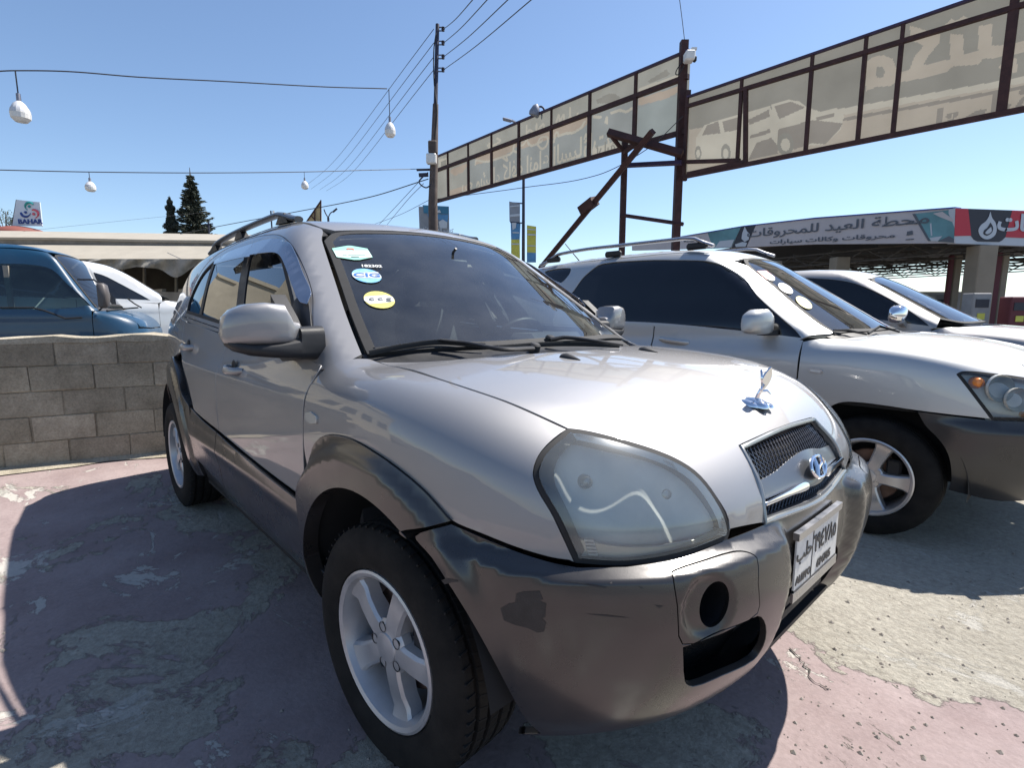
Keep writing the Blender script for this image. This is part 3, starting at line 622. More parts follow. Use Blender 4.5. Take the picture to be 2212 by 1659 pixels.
panel('tailgate',T,[(-3.4,-.6,.66),(-3.4,.6,.66),(-3.35,.6,1.1),(-3.1,.5,1.5),(-3.06,.4,1.55),(-3.06,-.4,1.55),(-3.1,-.5,1.5),(-3.35,-.6,1.1)],(-1,0,.2),'silver_paint',SUV,res=.06,n=2,holes=[([(-3.3,-.5,1.14),(-3.3,.5,1.14),(-3.1,.42,1.5),(-3.1,-.42,1.5)],{0,1,2,3},1)])
panel('rear_glass',T,[(-3.3,-.51,1.13),(-3.3,.51,1.13),(-3.1,.43,1.51),(-3.1,-.43,1.51)],(-1,0,.2),'tint_glass',SUV,off=-.004,res=.06,n=1,corner={0,1,2,3})
# wheels
for x,st in ((0,.084),(-2.63,0)):
    for sg in (-1,1): wheel(SUV,(x,sg*.752,.338),sg,st,'tyre_rubber','alloy',0)
# grille set into the bonnet nose
T_=T
GR=Disp(T,lambda X:0*X[...,0]-.030)
gout=fyz([(-.285,.772),(-.268,.85),(-.243,.921),(0,.932),(.243,.921),(.268,.85),(.285,.772),(0,.760)])
panel('grille_back',GR,gout,(1,0,.3),'under_black',SUV,res=.04,hem=0,inset=-.012,corner={0,2,4,6},n=3)
G2=Disp(T,lambda X:0*X[...,0]-.016)
b=MB()
def gpt(y,z,o=-.016):
    return T.hit(np.array([(1.4,y,z)]),(-1,0,0),.3,1.3,o)[0][0]
ys=np.linspace(-.40,.40,49)
for sgn in (1,-1):
    for y0 in ys:
        seg=[]
        for t in np.linspace(0,1,9):
            z=.772+t*.155; y=y0+sgn*(t-.5)*.12
            lim=.283-(z-.772)*.26
            if abs(y)<lim: seg.append(gpt(y,z))
        if len(seg)>1: b.tube(seg,.0021,4,False)
gm=b.build('grille_mesh','black_gloss' if 'black_gloss' in MATS else mat('black_gloss',(.03,.03,.035),.25,.3,.4),SUV); gm['kind']='stuff'
b=MB(); fr=np.array(smooth_pts([np.array(p) for p in gout],6,True,{0,2,4,6})); b.tube([tuple(x) for x in fr],.0065,8,closed=True); b.build('grille_frame','lamp_bezel',SUV)
# silver wing bar of the grille with emblem boss
WG=Disp(T,lambda X: -.012+.012*np.exp(-(X[...,1]/.10)**2))
wing_o=fyz([(-.276,.816),(-.267,.852),(-.16,.860),(-.075,.874),(0,.880),(.075,.874),(.16,.860),(.267,.852),(.276,.816),(.16,.815),(.075,.806),(0,.802),(-.075,.806),(-.16,.815)])
panel('grille_bar',WG,wing_o,(1,0,.35),'grille_satin' if 'grille_satin' in MATS else mat('grille_satin',(.16,.165,.175),.34,.7,.3,rvar=.06),SUV,res=.02,hem=.02,corner={0,1,7,8},n=4)  # silver bar given a darker colour, its shade painted in
for sg in (-1,1):
    ch=fyz([(sg*.276,.806),(sg*.274,.812),(sg*.16,.817),(sg*.09,.822),(sg*.066,.815),(sg*.075,.804),(sg*.16,.806)])
    panel('chrome_strip',Disp(T,lambda X:0*X[...,0]+.004),ch if sg<0 else ch[::-1],(1,0,.35),'chrome',SUV,res=.012,hem=.012,corner={0,1},n=4)
lowlip=fyz([(-.283,.772),(-.281,.782),(-.1,.775),(0,.773),(.1,.775),(.281,.782),(.283,.772),(0,.760)])
panel('grille_lower_lip',Disp(T,lambda X:0*X[...,0]-.002),lowlip,(1,0,.35),'grille_satin',SUV,res=.02,hem=.015,corner={0,1,5,6},n=3)
# oval badge with a leaning letter
eo=gpt(0,.845,.012); nx=np.array([.93,0,.37]); ex=np.array([0,1.,0]); ey=np.cross(nx,ex)
b=MB(); ell=[eo+ex*.046*math.cos(t)+ey*.027*math.sin(t)+nx*.004 for t in np.linspace(0,2*math.pi,40,endpoint=False)]; b.tube(ell,.0045,8,closed=True)
for sx in (-1,1):
    b.tube([eo+ex*(sx*.020-.006)+ey*-.024+nx*.005,eo+ex*(sx*.016+.000)+ey*0+nx*.007,eo+ex*(sx*.020+.008)+ey*.024+nx*.005],[.0045,.006,.0045],8)
b.tube([eo+ex*-.016+ey*-.004+nx*.007,eo+ey*.002+nx*.008,eo+ex*.017+ey*.005+nx*.007],[.005,.004,.005],8); b.build('badge','chrome',SUV)
b=MB(); b.add([eo+nx*.0015]+[eo+ex*.045*math.cos(t)+ey*.026*math.sin(t) for t in np.linspace(0,2*math.pi,32,endpoint=False)],[(0,i+1,(i+1)%32+1) for i in range(32)]); b.build('badge_back','chrome_dull',SUV)
# number plate bent along the bumper
PL=Disp(T,lambda X:bfn(X)*.3+.010)
def plp(y,z,o=0.): return PL.hit(np.array([(1.4,y,z)]),(-1,0,0),.3,1.3,o)[0][0]
y0,y1,z0,z1=-.185,.115,.578,.712
def strip(name,ya,yb,za,zb,m,o=0.,th=.004,ny=14,par=None):
    V=[];Fc=[]
    for i in range(ny+1):
        y=ya+(yb-ya)*i/ny; ztop=plp(y,(z0+z1)/2)
        for z in (za,zb):
            for t in (0,-th): V.append((ztop[0]+o+t,y,z))
    for i in range(ny):
        k=i*4;j=k+4; Fc+=[(k,j,j+2,k+2),(k+1,k+3,j+3,j+1),(k,k+1,j+1,j),(k+2,j+2,j+3,k+3)]
    Fc+=[(0,2,3,1),(ny*4,ny*4+1,ny*4+3,ny*4+2)]
    q=MB(); q.add(V,Fc); return q.build(name,m,par or SUV,True,30)
pl=strip('number_plate',y0,y1,z0,z1,'plate_white')
strip('plate_frame_top',y0-.006,y1+.006,z1-.002,z1+.016,'chrome_dull',.006,.014,par=pl); strip('plate_frame_foot',y0-.006,y1+.006,z0-.026,z0-.002,'chrome_dull',.002,.006,par=pl); strip('plate_frame_foot_gap',y0,y1,z0-.01,z0+.004,'plate_ink',.001,.006,par=pl)
def bent(o):
    yy=np.linspace(y0-.02,y1+.02,40); xx=PL.hit(np.array([(1.4,y,(z0+z1)/2) for y in yy]),(-1,0,0),.3,1.3)[0][:,0]
    for v in o.data.vertices: v.co.x+=float(np.interp(v.co.y,yy,xx))
    return o
def ptxt(s,size,y,z,sx=1.): return bent(textmesh('plate_lettering',s,size,'plate_ink',pl,(.0012,y,z),(0,1,0),(0,0,1),.001,sx=sx,bold=.0012))
ptxt('\ufe90\ufee0\ufea3',.050,y0+.052,.668); ptxt('ALEPPO',.027,y0+.054,.603); ptxt('\u0666\u0669\u0664\u0667\u0668\u0665',.066,.012,.662,.86); ptxt('694785',.032,.012,.602,1.1)
strip('plate_divider',y0+.105,y0+.108,z0+.004,z1-.004,'plate_ink',.0012,.001,1,par=pl)
# bonnet washers
for sg in (-1,1):
    q=txy([(.105,sg*.218)])[0]; b=MB(); c=np.array(q)
    V=[];Fc=[]
    secs=[(-.035,.006,.004),(-.028,.018,.016),(-.012,.020,.019),(.010,.017,.014),(.032,.008,.007),(.045,.002,.002)]
    for (dx,hw,h) in secs:
        for t in np.linspace(0,math.pi,7): V.append(c+np.array([dx,hw*math.cos(t),h*math.sin(t)-.004]))
    for i in range(len(secs)-1):
        for k in range(6): Fc.append((i*7+k,i*7+k+1,i*7+8+k,i*7+7+k))
    b.add(V,Fc); b.build('washer_nozzle','black_plastic',SUV)
# wing mirrors
def loft(name,secs,m,par,seg=20,cap=True):
    """secs: list of (centre, half-a vec, half-b vec, power) superellipse rings"""
    V=[];Fc=[]
    for c,a,bv,p in secs:
        c=np.array(c,float);a=np.array(a,float);bv=np.array(bv,float)
        for k in range(seg):
            t=2*math.pi*k/seg; ct,st=math.cos(t),math.sin(t); V.append(c+a*math.copysign(abs(ct)**(2/p),ct)+bv*math.copysign(abs(st)**(2/p),st))
    n=len(secs)
    for i in range(n-1):
        for k in range(seg): Fc.append((i*seg+k,i*seg+(k+1)%seg,(i+1)*seg+(k+1)%seg,(i+1)*seg+k))
    if cap: Fc.append(tuple(range(seg))[::-1]); Fc.append(tuple((n-1)*seg+k for k in range(seg)))
    b=MB(); b.add(V,Fc); return b.build(name,m,par,True,50)
for sg in (-1,1):
    mt=bpy.data.objects.new('wing_mirror',None); COL.objects.link(mt); mt.parent=SUV; mt.empty_display_size=.05
    def Q(x,w,z): return (x,sg*(w if sg<0 else w-.125),z)
    # shell: rings from inboard to tip
    rings=[]
    for (w,x,z,hx,hz,p) in ((.842,-.500,1.178,.034,.030,4),(.862,-.500,1.179,.044,.034,4),(.874,-.503,1.190,.054,.048,4.5),(.888,-.507,1.202,.060,.062,5),(.94,-.513,1.205,.061,.065,5),(.99,-.521,1.203,.058,.061,4.5),(1.025,-.531,1.196,.050,.052,3.6),(1.044,-.538,1.188,.036,.040,3),(1.053,-.543,1.181,.012,.015,2.2)):
        rings.append((Q(x,w,z),(hx,0,0),(0,0,hz),p))
    sh=loft('mirror_shell',rings,'silver_paint',mt,28)
    rb=[]
    for (w,x,z,hx,hz,p) in ((.77,-.500,1.140,.050,.056,4),(.845,-.500,1.142,.054,.052,4),(.848,-.500,1.128,.056,.034,4),(.92,-.505,1.124,.060,.024,3.6),(.98,-.520,1.128,.057,.020,3.2),(1.02,-.530,1.138,.047,.016,2.8),(1.04,-.538,1.148,.026,.010,2.3)):
        rb.append((Q(x,w,z),(hx,0,0),(0,0,hz),p))
    loft('mirror_base',rb,'black_plastic',mt,24)
    b=MB(); b.prism([(-.47,1.095),(-.60,1.225),(-.70,1.30),(-.70,1.10),(-.62,1.075)],(0,sg*.80,0),(1,0,0),(0,0,1),.05*1,(0,sg,0)); b.build('mirror_foot','black_plastic',mt)
    b=MB(); b.box(Q(-.572,.95,1.195),(.006,.13,.10),bev=.002); b.build('mirror_glass','chrome',mt)
    rl=[(Q(-.497+.012*((w-.9)/.15)**2-.0,w,1.118),) for w in np.linspace(.875,1.05,8)]
# door handles
for (xa,xb,z) in ((-1.30,-1.11,1.0),(-2.26,-2.08,1.045)):
    for sg in (-1,1):
        y=abs(sxz([((xa+xb)/2,z)])[0][1]); hd=bpy.data.objects.new('door_handle',None); COL.objects.link(hd); hd.parent=SUV; hd.empty_display_size=.03
        b=MB(); P=[((xa+(xb-xa)*t),sg*(y-.004+.040*math.sin(math.pi*min(1,max(0,t)))**.6),z-.004*math.sin(math.pi*t)) for t in np.linspace(0,1,12)]; b.tube(P,[.008]+[.0125]*10+[.008],10,squash=(1,1.3)); b.build('pull','silver_paint',hd)
        b=MB(); b.lathe([(.034,.0),(.030,.003),(.001,.004)],((xa+xb)/2-.02,sg*(y-.0015),z+.004),(0,sg,0),20); o=b.build('cup','black_plastic',hd)
        b=MB(); b.lathe([(.010,0),(.009,.006),(.001,.007)],(xa-.03,sg*(y-.001),z),(0,sg,0),14); b.build('lock','chrome_dull',hd)
# side marker lamps
for sg in (-1,1):
    P=[tuple(x) for x in T.px(zp((380,900,880,1400),1659,[(1302,458),(1345,452),(1392,492),(1390,548),(1340,550),(1302,515)]))[0]]
    panel('side_marker',Disp(T,lambda X:0*X[...,0]+.006),[(p[0],p[1]*-sg if 0 else p[1],p[2]) for p in P],(0,-1,.1),'lamp_clear',SUV,res=.02,hem=.008,n=1) if sg<0 else None
# roof rails
for sg in (-1,1):
    rr=bpy.data.objects.new('roof_rail',None); COL.objects.link(rr); rr.parent=SUV; rr.empty_display_size=.05
    def rp(x,up): q=txy([(x,sg*.515)])[0]; return np.array(q)+np.array([0,0,up])
    xs=np.linspace(-1.28,-2.85,26); P=[rp(x,.012+.038*ss(np.array(-x),1.28,1.55)*(1-ss(np.array(-x),2.62,2.85))) for x in xs]
    b=MB(); b.tube(P,.017,10,squash=(1.25,.85)); b.build('rail_bar','rail_grey' if 'rail_grey' in MATS else mat('rail_grey',(.10,.105,.115),.35,.5,.3),rr)
    for xc in (-1.45,-2.15,-2.70):
        b=MB(); a=rp(xc-.08,.0);c2=rp(xc+.08,.0); t=rp(xc,.034); 
        b.add([a+(0,-.02,0),a+(0,.02,0),c2+(0,.02,0),c2+(0,-.02,0),t+(-.05,-.016,0),t+(-.05,.016,0),t+(.03,.016,.012),t+(.03,-.016,.012)],[(0,1,2,3),(4,7,6,5),(0,4,5,1),(1,5,6,2),(2,6,7,3),(3,7,4,0)]); b.build('rail_foot','black_plastic',rr)
# wipers, parked low on the screen
def wiper(arm,blade,piv):
    w=bpy.data.objects.new('wiper',None); COL.objects.link(w); w.parent=SUV; w.empty_display_size=.05
    def s(P,up): return T.px([P],up)[0][0]
    A=smooth_pts([s(p,u) for p,u in arm],5); b=MB(); b.tube(A,[.011-.005*i/len(A) for i in range(len(A))],8,squash=(1.2,.8)); b.build('wiper_arm','black_plastic',w)
    c=s(*piv); b=MB(); b.lathe([(.020,-.03),(.020,.012),(.014,.018),(.001,.019)],c,(.3,0,1),14); b.build('wiper_pivot','black_plastic',w)
    B=smooth_pts([s(p,u) for p,u in blade],6); b=MB(); b.tube(B,.006,6,squash=(.7,1.7)); b.build('wiper_blade','black_rubber',w)
wiper([((1150,753),.012),((1083,754),.022),((1010,741),.026),((950,734),.020)],[((798,763),.008),((872,748),.009),((950,739),.010),((1048,747),.008)],((1155,752),.0))
wiper([((1190,734),.016),((1222,729),.030),((1290,737),.026),((1345,745),.018)],[((1075,752),.008),((1170,744),.009),((1250,743),.009),((1338,746),.008)],((1188,735),.0))
# aerial stub of the screen: inside mirror
b=MB(); c=np.array([-.84,0,1.45]); b.box(c,(.02,.22,.065),bev=.008); b.tube([c+(0.0,0,.03),c+(.06,0,.075)],.006,8); b.build('interior_mirror','black_plastic',SUV)
# windscreen stickers
def sticker(name,P,m,off=.0005):
    X=[tuple(x) for x in T.px(P,off)[0]]; return panel(name,T,X,(.55,0,.85),m,SUV,off=off,res=.03,hem=0,n=1)
mat('sticker_green',(.30,.62,.50),.5,noise=.06); mat('sticker_blue',(.10,.36,.68),.5,noise=.15,nscale=40,col2=(.35,.62,.85)); mat('sticker_yellow',(.66,.60,.16),.5,noise=.08); mat('sticker_white',(.60,.60,.57),.5); mat('sticker_red',(.55,.12,.10),.5); mat('sticker_ink',(.10,.11,.12),.5); mat('sticker_navy',(.03,.14,.42),.5); mat('sticker_pale',(.62,.84,.74),.5)
RS_=(800,590,1050,790)
sticker('service_sticker',zp(RS_,2074,[(290,285),(620,228),(690,230),(1030,290),(1140,470),(870,525),(750,525),(390,470)]),'sticker_green')
sticker('service_sticker_band',zp(RS_,2074,[(320,330),(1050,330),(1128,455),(1080,480),(430,470),(385,455)]),'sticker_pale',.0012)
sticker('service_sticker_print',zp(RS_,2074,[(590,290),(620,280),(740,285),(760,320),(735,325),(715,305),(640,302),(610,320)]),'sticker_red',.0018)
for q in ([(510,425),(600,425),(605,437),(515,437)],[(625,425),(985,425),(995,438),(630,438)],[(690,457),(850,457),(860,469),(695,469)]): sticker('service_sticker_print',zp(RS_,2074,q),'sticker_ink',.0018)
def ellP(cx,cy,rx,ry,rot=0.,n=26): return [(cx+rx*math.cos(t)*math.cos(rot)-ry*math.sin(t)*math.sin(rot),cy+rx*math.cos(t)*math.sin(rot)+ry*math.sin(t)*math.cos(rot)) for t in np.linspace(0,2*math.pi,n,endpoint=False)]
sticker('round_sticker_blue',zp(RS_,2074,ellP(1015,855,315,140,.17)),'sticker_blue'); sticker('round_sticker_blue_band',zp(RS_,2074,[(712,800),(1250,780),(1325,880),(1320,910),(760,900),(720,860)]),'sticker_white',.0012)
sticker('round_sticker_yellow',zp(RS_,2074,ellP(1278,1358,330,172,.17)),'sticker_yellow'); sticker('round_sticker_yellow_band',zp(RS_,2074,[(970,1290),(1420,1260),(1560,1300),(1600,1390),(1450,1420),(1080,1450),(960,1370)]),'sticker_white',.0012)
def ontext(s,P0,P1,Pup,size,m,off=.0022,sx=1.):
    X=T.px([P0,P1,Pup],off)[0]; ex=X[1]-X[0]; up=X[2]-X[0]; L=np.linalg.norm(ex); ex=ex/L; up=up-ex*np.dot(up,ex); up/=np.linalg.norm(up)
    return textmesh('sticker_lettering',s,size,m,SUV,(X[0]+X[1])/2,ex,up,.0004,sx=sx,bold=.001)
ontext('CIG',*zp(RS_,2074,[(770,840),(1270,850),(765,780)]),.040,'sticker_navy',sx=1.5)
ontext('182302',*zp(RS_,2074,[(905,650),(1320,660),(885,600)]),.026,'sticker_white',sx=1.05)
ontext('c c g',*zp(RS_,2074,[(1040,1340),(1540,1340),(1030,1270)]),.034,'sticker_ink',sx=1.25)
# bonnet ornament: winged figure on a lobed foot
q=np.array(txy([(.600,.004)])[0]); orn=bpy.data.objects.new('bonnet_ornament',None); COL.objects.link(orn); orn.parent=SUV; orn.location=q; orn.rotation_euler=(0,R(8),R(8))
b=MB()
for (x,y,rx,ry,h) in ((0,0,.030,.020,.018),(-.010,-.022,.024,.014,.013),(.012,-.012,.020,.014,.015),(.0,.022,.026,.015,.012),(-.014,.010,.024,.016,.014),(.018,.014,.018,.014,.010),(-.03,-.03,.014,.010,.008)):
    V=[];Fc=[];ns,nr=12,5
    for i in range(nr+1):
        t=i/nr*math.pi/2
        for k in range(ns): V.append((x+rx*math.cos(t)*math.cos(2*math.pi*k/ns),y+ry*math.cos(t)*math.sin(2*math.pi*k/ns),h*math.sin(t)-.002))
    for i in range(nr):
        for k in range(ns): Fc.append((i*ns+k,i*ns+(k+1)%ns,(i+1)*ns+(k+1)%ns,(i+1)*ns+k))
    b.add(V,Fc)
b.build('ornament_foot','chrome',orn)
b=MB(); b.tube([(0,0,.010),(.002,-.002,.026),(.006,-.002,.040),(.010,0,.052)],[.006,.0045,.004,.003],8); b.tube([(.004,0,.034),(.014,.014,.036),(.020,.024,.028)],[.003,.003,.002],6); b.build('figure','chrome',orn)
for sg,ly,lx,hh,wd_ in ((-1,-.30,-.10,.052,.017),(1,.16,.10,.058,.015)):
    b=MB(); out_=[]
    for t in np.linspace(0,1,11): out_.append((wd_*math.sin(math.pi*t)**.7*(1.1-.25*t),hh*t))
    for t in np.linspace(1,0,11)[1:-1]: out_.append((-wd_*math.sin(math.pi*t)**.7*(1.1-.25*t),hh*t))
    b.prism(out_,(.004,sg*.004,.036),(.35*sg,.94,0),(lx,ly,1),.004); b.build('ornament_wing','chrome',orn)
orn.scale=(1.25,1.25,1.15)
# cabin inside
b=MB(); b.box((-1.7,0,.62),(2.6,1.38,.5)); b.build('cabin_floor','interior_grey',SUV)
P=[txy([(x,0)])[0] for x in (-.3,)]
V=[];Fc=[]
prof=[(-.16,1.085),(-.40,1.10),(-.58,1.095),(-.66,1.06),(-.70,.96),(-.66,.80)]
for i,(x,z) in enumerate(prof):
    for w in (-.70,-.45,0,.45,.70): V.append((x-.12*(w/.7)**2*(i<2),w,z-.012*(w/.7)**2))
for i in range(len(prof)-1):
    for k in range(4): Fc.append((i*5+k,i*5+k+1,(i+1)*5+k+1,(i+1)*5+k))
b=MB(); b.add(V,Fc); b.box((-.56,.37,1.115),(.16,.36,.05),bev=.02); b.build('dashboard','interior_grey',SUV)
b=MB(); sc_=np.array([-.80,.37,1.04]); sa=np.array([-.85,0,.52]); a_,b_,_=frame(sa); b.tube([sc_+.185*(math.cos(t)*a_+math.sin(t)*b_) for t in np.linspace(0,2*math.pi,40,endpoint=False)],.014,10,closed=True)
for t in (0.2,math.pi-.2,1.5*math.pi): b.tube([sc_-sa*.03,sc_+.18*(math.cos(t)*a_+math.sin(t)*b_)],.014,8)
b.lathe([(.001,.035),(.05,.03),(.065,.0),(.06,-.02)],sc_-sa*.03,sa,18); b.tube([sc_,sc_+np.array([.25,0,-.16])],.03,10); b.build('steering_wheel','black_plastic',SUV)
for x,ys_ in ((-1.45,(-.36,.36)),(-2.3,(-.42,0,.42))):
    for y in ys_:
        loft('seat_back',[((x-.02,y,.80),(.07,0,0),(0,.24,0),4),((x-.06,y,1.0),(.07,0,0),(0,.25,0),4),((x-.12,y,1.20),(.055,0,0),(0,.22,0),3.5),((x-.14,y,1.27),(.035,0,0),(0,.15,0),3)],'seat_cloth',SUV,20)
        loft('head_rest',[((x-.145,y,1.30),(.030,0,0),(0,.10,0),3),((x-.15,y,1.36),(.05,0,0),(0,.14,0),3),((x-.165,y,1.44),(.045,0,0),(0,.13,0),3),((x-.17,y,1.47),(.02,0,0),(0,.09,0),3)],'seat_cloth',SUV,18)
HD=Disp(T,lambda X:0*X[...,0]-.035)
hp_=[(-1.02,-.44),(-1.3,-.50),(-2.6,-.48),(-2.95,-.38)]
panel('headliner',HD,[tuple(x) for x in txy(hp_+[(x,-y) for x,y in hp_[::-1]],HD)],(0,0,1),'interior_beige',SUV,res=.12,hem=0,n=1)
ap=T.px([(800,748),(778,690),(752,620),(728,548),(712,524)],-.02)[0]; ap2=[x+np.array([-.02,.05,0]) for x in ap]
for sg in (-1,1):
    V=[(x[0],x[1]*-sg,x[2]) for x in list(ap)+list(ap2)]; b=MB(); b.add(V,[(i,i+1,i+6,i+5) for i in range(4)]); b.build('pillar_trim','interior_grey',SUV)
    b=MB(); b.bar((-1.58,sg*.60,1.53),(-1.42,sg*.745,1.10),.05,.10); b.build('pillar_trim','interior_beige',SUV)
# scuffs in the bumper paint: bare dark plastic
mat('bare_plastic',(.020,.018,.018),.6,noise=.3,nscale=30,bump=.1,bscale=200)
random.seed(4)
def scuff(P):
    X=[tuple(x) for x in TB.px(P,.0006)[0]]; panel('paint_scuff',TB,X,BD,'bare_plastic',SUV,off=.0006,res=.02,hem=0,n=1)
scuff(zp((700,1000,1400,1932),1246,[(995,945),(1030,925),(1060,920),(1065,880),(1100,870),(1170,868),(1185,905),(1170,912),(1200,925),(1195,985),(1178,990),(1200,1010),(1190,1050),(1160,1055),(1120,1035),(1060,1020),(1010,1000)]))
scuff(zp((700,1000,1400,1932),1246,[(730,820),(755,810),(800,818),(805,826),(775,830),(745,838)]))
for q in ([(640,965),(680,968),(660,978)],[(430,862),(440,855),(445,868)],[(560,872),(590,888),(575,886)],[(200,850),(300,858),(420,880),(410,886),(290,866)],[(320,1005),(420,1010),(530,1024),(420,1018)]): scuff(zp((1300,1000,2200,1900),1659,q))
# ---------------- generic parked car built on an implicit body ----------------
import copy
def use(b):
    global T; T=b
def car(root,b,pm,o):
    """bonnet, wings, doors, pillars, glass, bumper, wheels in the car's own frame; o = outlines"""
    use(b)
    HL=sxz(o['hoodline']) if len(o['hoodline'][0])==2 else [tuple(p) for p in o['hoodline']]
    hb=o['hood_back']; nose=o['nose']
    half=txy([(hb,0),(hb-.06,-.3)])+HL+fyz(o['hood_front'])
    out=half+[my(p) for p in half[1:-1][::-1]] if abs(half[-1][1])<1e-6 else half+[my(p) for p in half[1:][::-1]]
    panel('bonnet',b,out,(.5,0,.85),pm,root,res=.06,inset=.003,corner={2,1+len(HL)},n=3)
    panel('front_wing',b,HL+(sxz(o['wing']) if len(o['wing'][0])==2 else o['wing']),(.2,-.85,.45),pm,root,res=.045,inset=.003,corner=o.get('wing_c',{0,len(HL)-1}),n=3,mirror=True)
    for nm,pts in o['doors'].items(): panel(nm,b,sxz(pts),(0,-1,.1),pm,root,res=.05,inset=.003,corner=set(range(len(pts))) if len(pts)<5 else {0,1,2,3},n=3,mirror=True)
    dlo=sxz(o['dlo']) if len(o['dlo'][0])==2 else o['dlo']
    holes=[(dlo,o.get('dlo_c',{}),3)]
    for q in o.get('extra_holes',[]): holes.append((q if len(q[0])==3 else sxz(q),{},3))
    fr=[tuple(x) for x in (o['frame'] if len(o['frame'][0])==3 else sxz(o['frame']))]
    panel('body_side_frame',b,fr,(.2,-.85,.5),pm,root,res=.04,hem=.015,corner=o.get('frame_c',{0}),n=3,holes=holes,mirror=True)
    panel('side_glass',b,dlo,(0,-1,.15),o['glass'],root,off=-.006,res=.06,inset=-.006,hem=.003,corner=o.get('dlo_c',{}),n=3,mirror=True)
    for q in o.get('extra_holes',[]): panel('quarter_glass',b,(q if len(q[0])==3 else sxz(q)),(0,-1,.15),o['glass'],root,off=-.006,res=.06,inset=-.006,hem=.003,n=3,mirror=True)
    rf=txy(o['roof']); panel('roof',b,rf+[my(p) for p in rf[1:-1][::-1]],(0,0,1),pm,root,res=.09,hem=.02,corner=o.get('roof_c',{}),n=3)
    ws=o['screen']; ws=txy(ws) if len(ws[0])==2 else ws
    wf=ws+[my(p) for p in ws[1:-1][::-1]]; k=o.get('screen_c',3); wc={k,len(wf)-k}
    panel('windscreen_surround',b,wf,(.6,0,.8),'black_rubber',root,off=-.004,res=.05,hem=.01,inset=-.010,corner=wc,n=3,holes=[(wf,wc,3,-.02)])
    panel('windscreen',b,wf,(.6,0,.8),o.get('wglass','windscreen_glass'),root,off=-.006,res=.06,hem=.003,inset=-.002,corner=wc,n=3)
    x0=b.roof[0][0]+.2
    panel('inner_side',Disp(b,lambda X:0*X[...,0]-.035),sxz(o['inner']),(.05,-1,.1),'under_black',root,res=.09,hem=0,n=1,mirror=True)
    q=MB(); q.box(((o['len'][0]+o['len'][1])/2,0,.6),(o['len'][1]-o['len'][0],1.2,.55)); q.build('underbody','under_black',root)
    hp_=[(p[0]-.05,p[1]*.9) for p in o['roof']]; HDx=Disp(b,lambda X:0*X[...,0]-.04)
    panel('headliner',HDx,txy(hp_+[(x,-y) for x,y in hp_[1:-1][::-1]],HDx),(0,0,1),'interior_grey',root,res=.2,hem=0,n=1)
def pxb(b,pts,off=0.): return [tuple(x) for x in b.px(pts,off)[0]]
def mirror_ell(root,c,r,m,base,foot):
    mt=bpy.data.objects.new('wing_mirror',None); COL.objects.link(mt); mt.parent=root
    for sg in (-1,1):
        C=np.array([c[0],sg*abs(c[1]),c[2]]); V=[]
        rings=[]
        for t in np.linspace(-1,1,11):
            k=max(.12,(1-abs(t)**3.2)**.5); rings.append((C+np.array([-.02*t*t,sg*t*r[1],0]),(r[0]*k,0,0),(0,0,r[2]*k),3))
        o=loft('mirror_shell',rings,m,mt,20); o.parent=root
        q=MB(); q.bar(C+np.array([0,-sg*r[1]*.5,-r[2]*.6]),(c[0]+.02,sg*foot[1],foot[2]),.05,.04); q.build('mirror_foot',base,root)
    bpy.data.objects.remove(mt)
# ---------------- second SUV (to the right) ----------------
SPO=copy.copy(TUC); SPO.pos=(.455,2.73,0.)
SPO.xf=([.2,.3,.42,.55,.66,.74,.80,.86,.92,.98,1.05,1.2],[.60,.72,.80,.84,.85,.84,.82,.79,.74,.66,.56,.4])
SPO.cw=([.6,.9,1.05,1.12,1.3,1.5,1.62,1.75],[.62,.77,.822,.818,.752,.675,.615,.53])
SPO.roof=([-3.4,-2.8,-2.2,-1.6,-1.2,-.9,-.5],[1.61,1.685,1.718,1.725,1.703,1.652,1.55]); SPO.wx=-.10; SPO.nv=0.; SPO.wa=R(32)
S2=thing('pale_silver_suv','pale silver SUV with blacked out side windows parked second from the left wall','car',SPO.pos)
use(SPO)
Z2=(1676,550,2576,1225); Z6=(1350,560,2000,1000); ZB=(2050,850,2576,1400)
dlo=pxb(SPO,zp(Z6,2212,[(310,590),(380,490),(450,420),(560,350),(900,320),(1200,318),(1450,325),(1600,365),(1780,475)])+zp(Z2,2212,[(560,470),(700,600),(800,690),(838,738),(500,698),(0,648)]))+sxz([(-1.8,1.165),(-2.25,1.19),(-2.42,1.26)])
lampS=pxb(SPO,zp(Z2,2212,[(1797,962),(1832,947),(1920,948),(2010,958)]))+fyz([(-.70,.922),(-.60,.895),(-.545,.83),(-.555,.745),(-.66,.735),(-.745,.728)])+pxb(SPO,zp(Z2,2212,[(2012,1243),(1920,1120)]))
hlS=txy([(-.22,-.68),(-.02,-.70),(.16,-.69),(.32,-.66),(.44,-.62),(.54,-.57)])
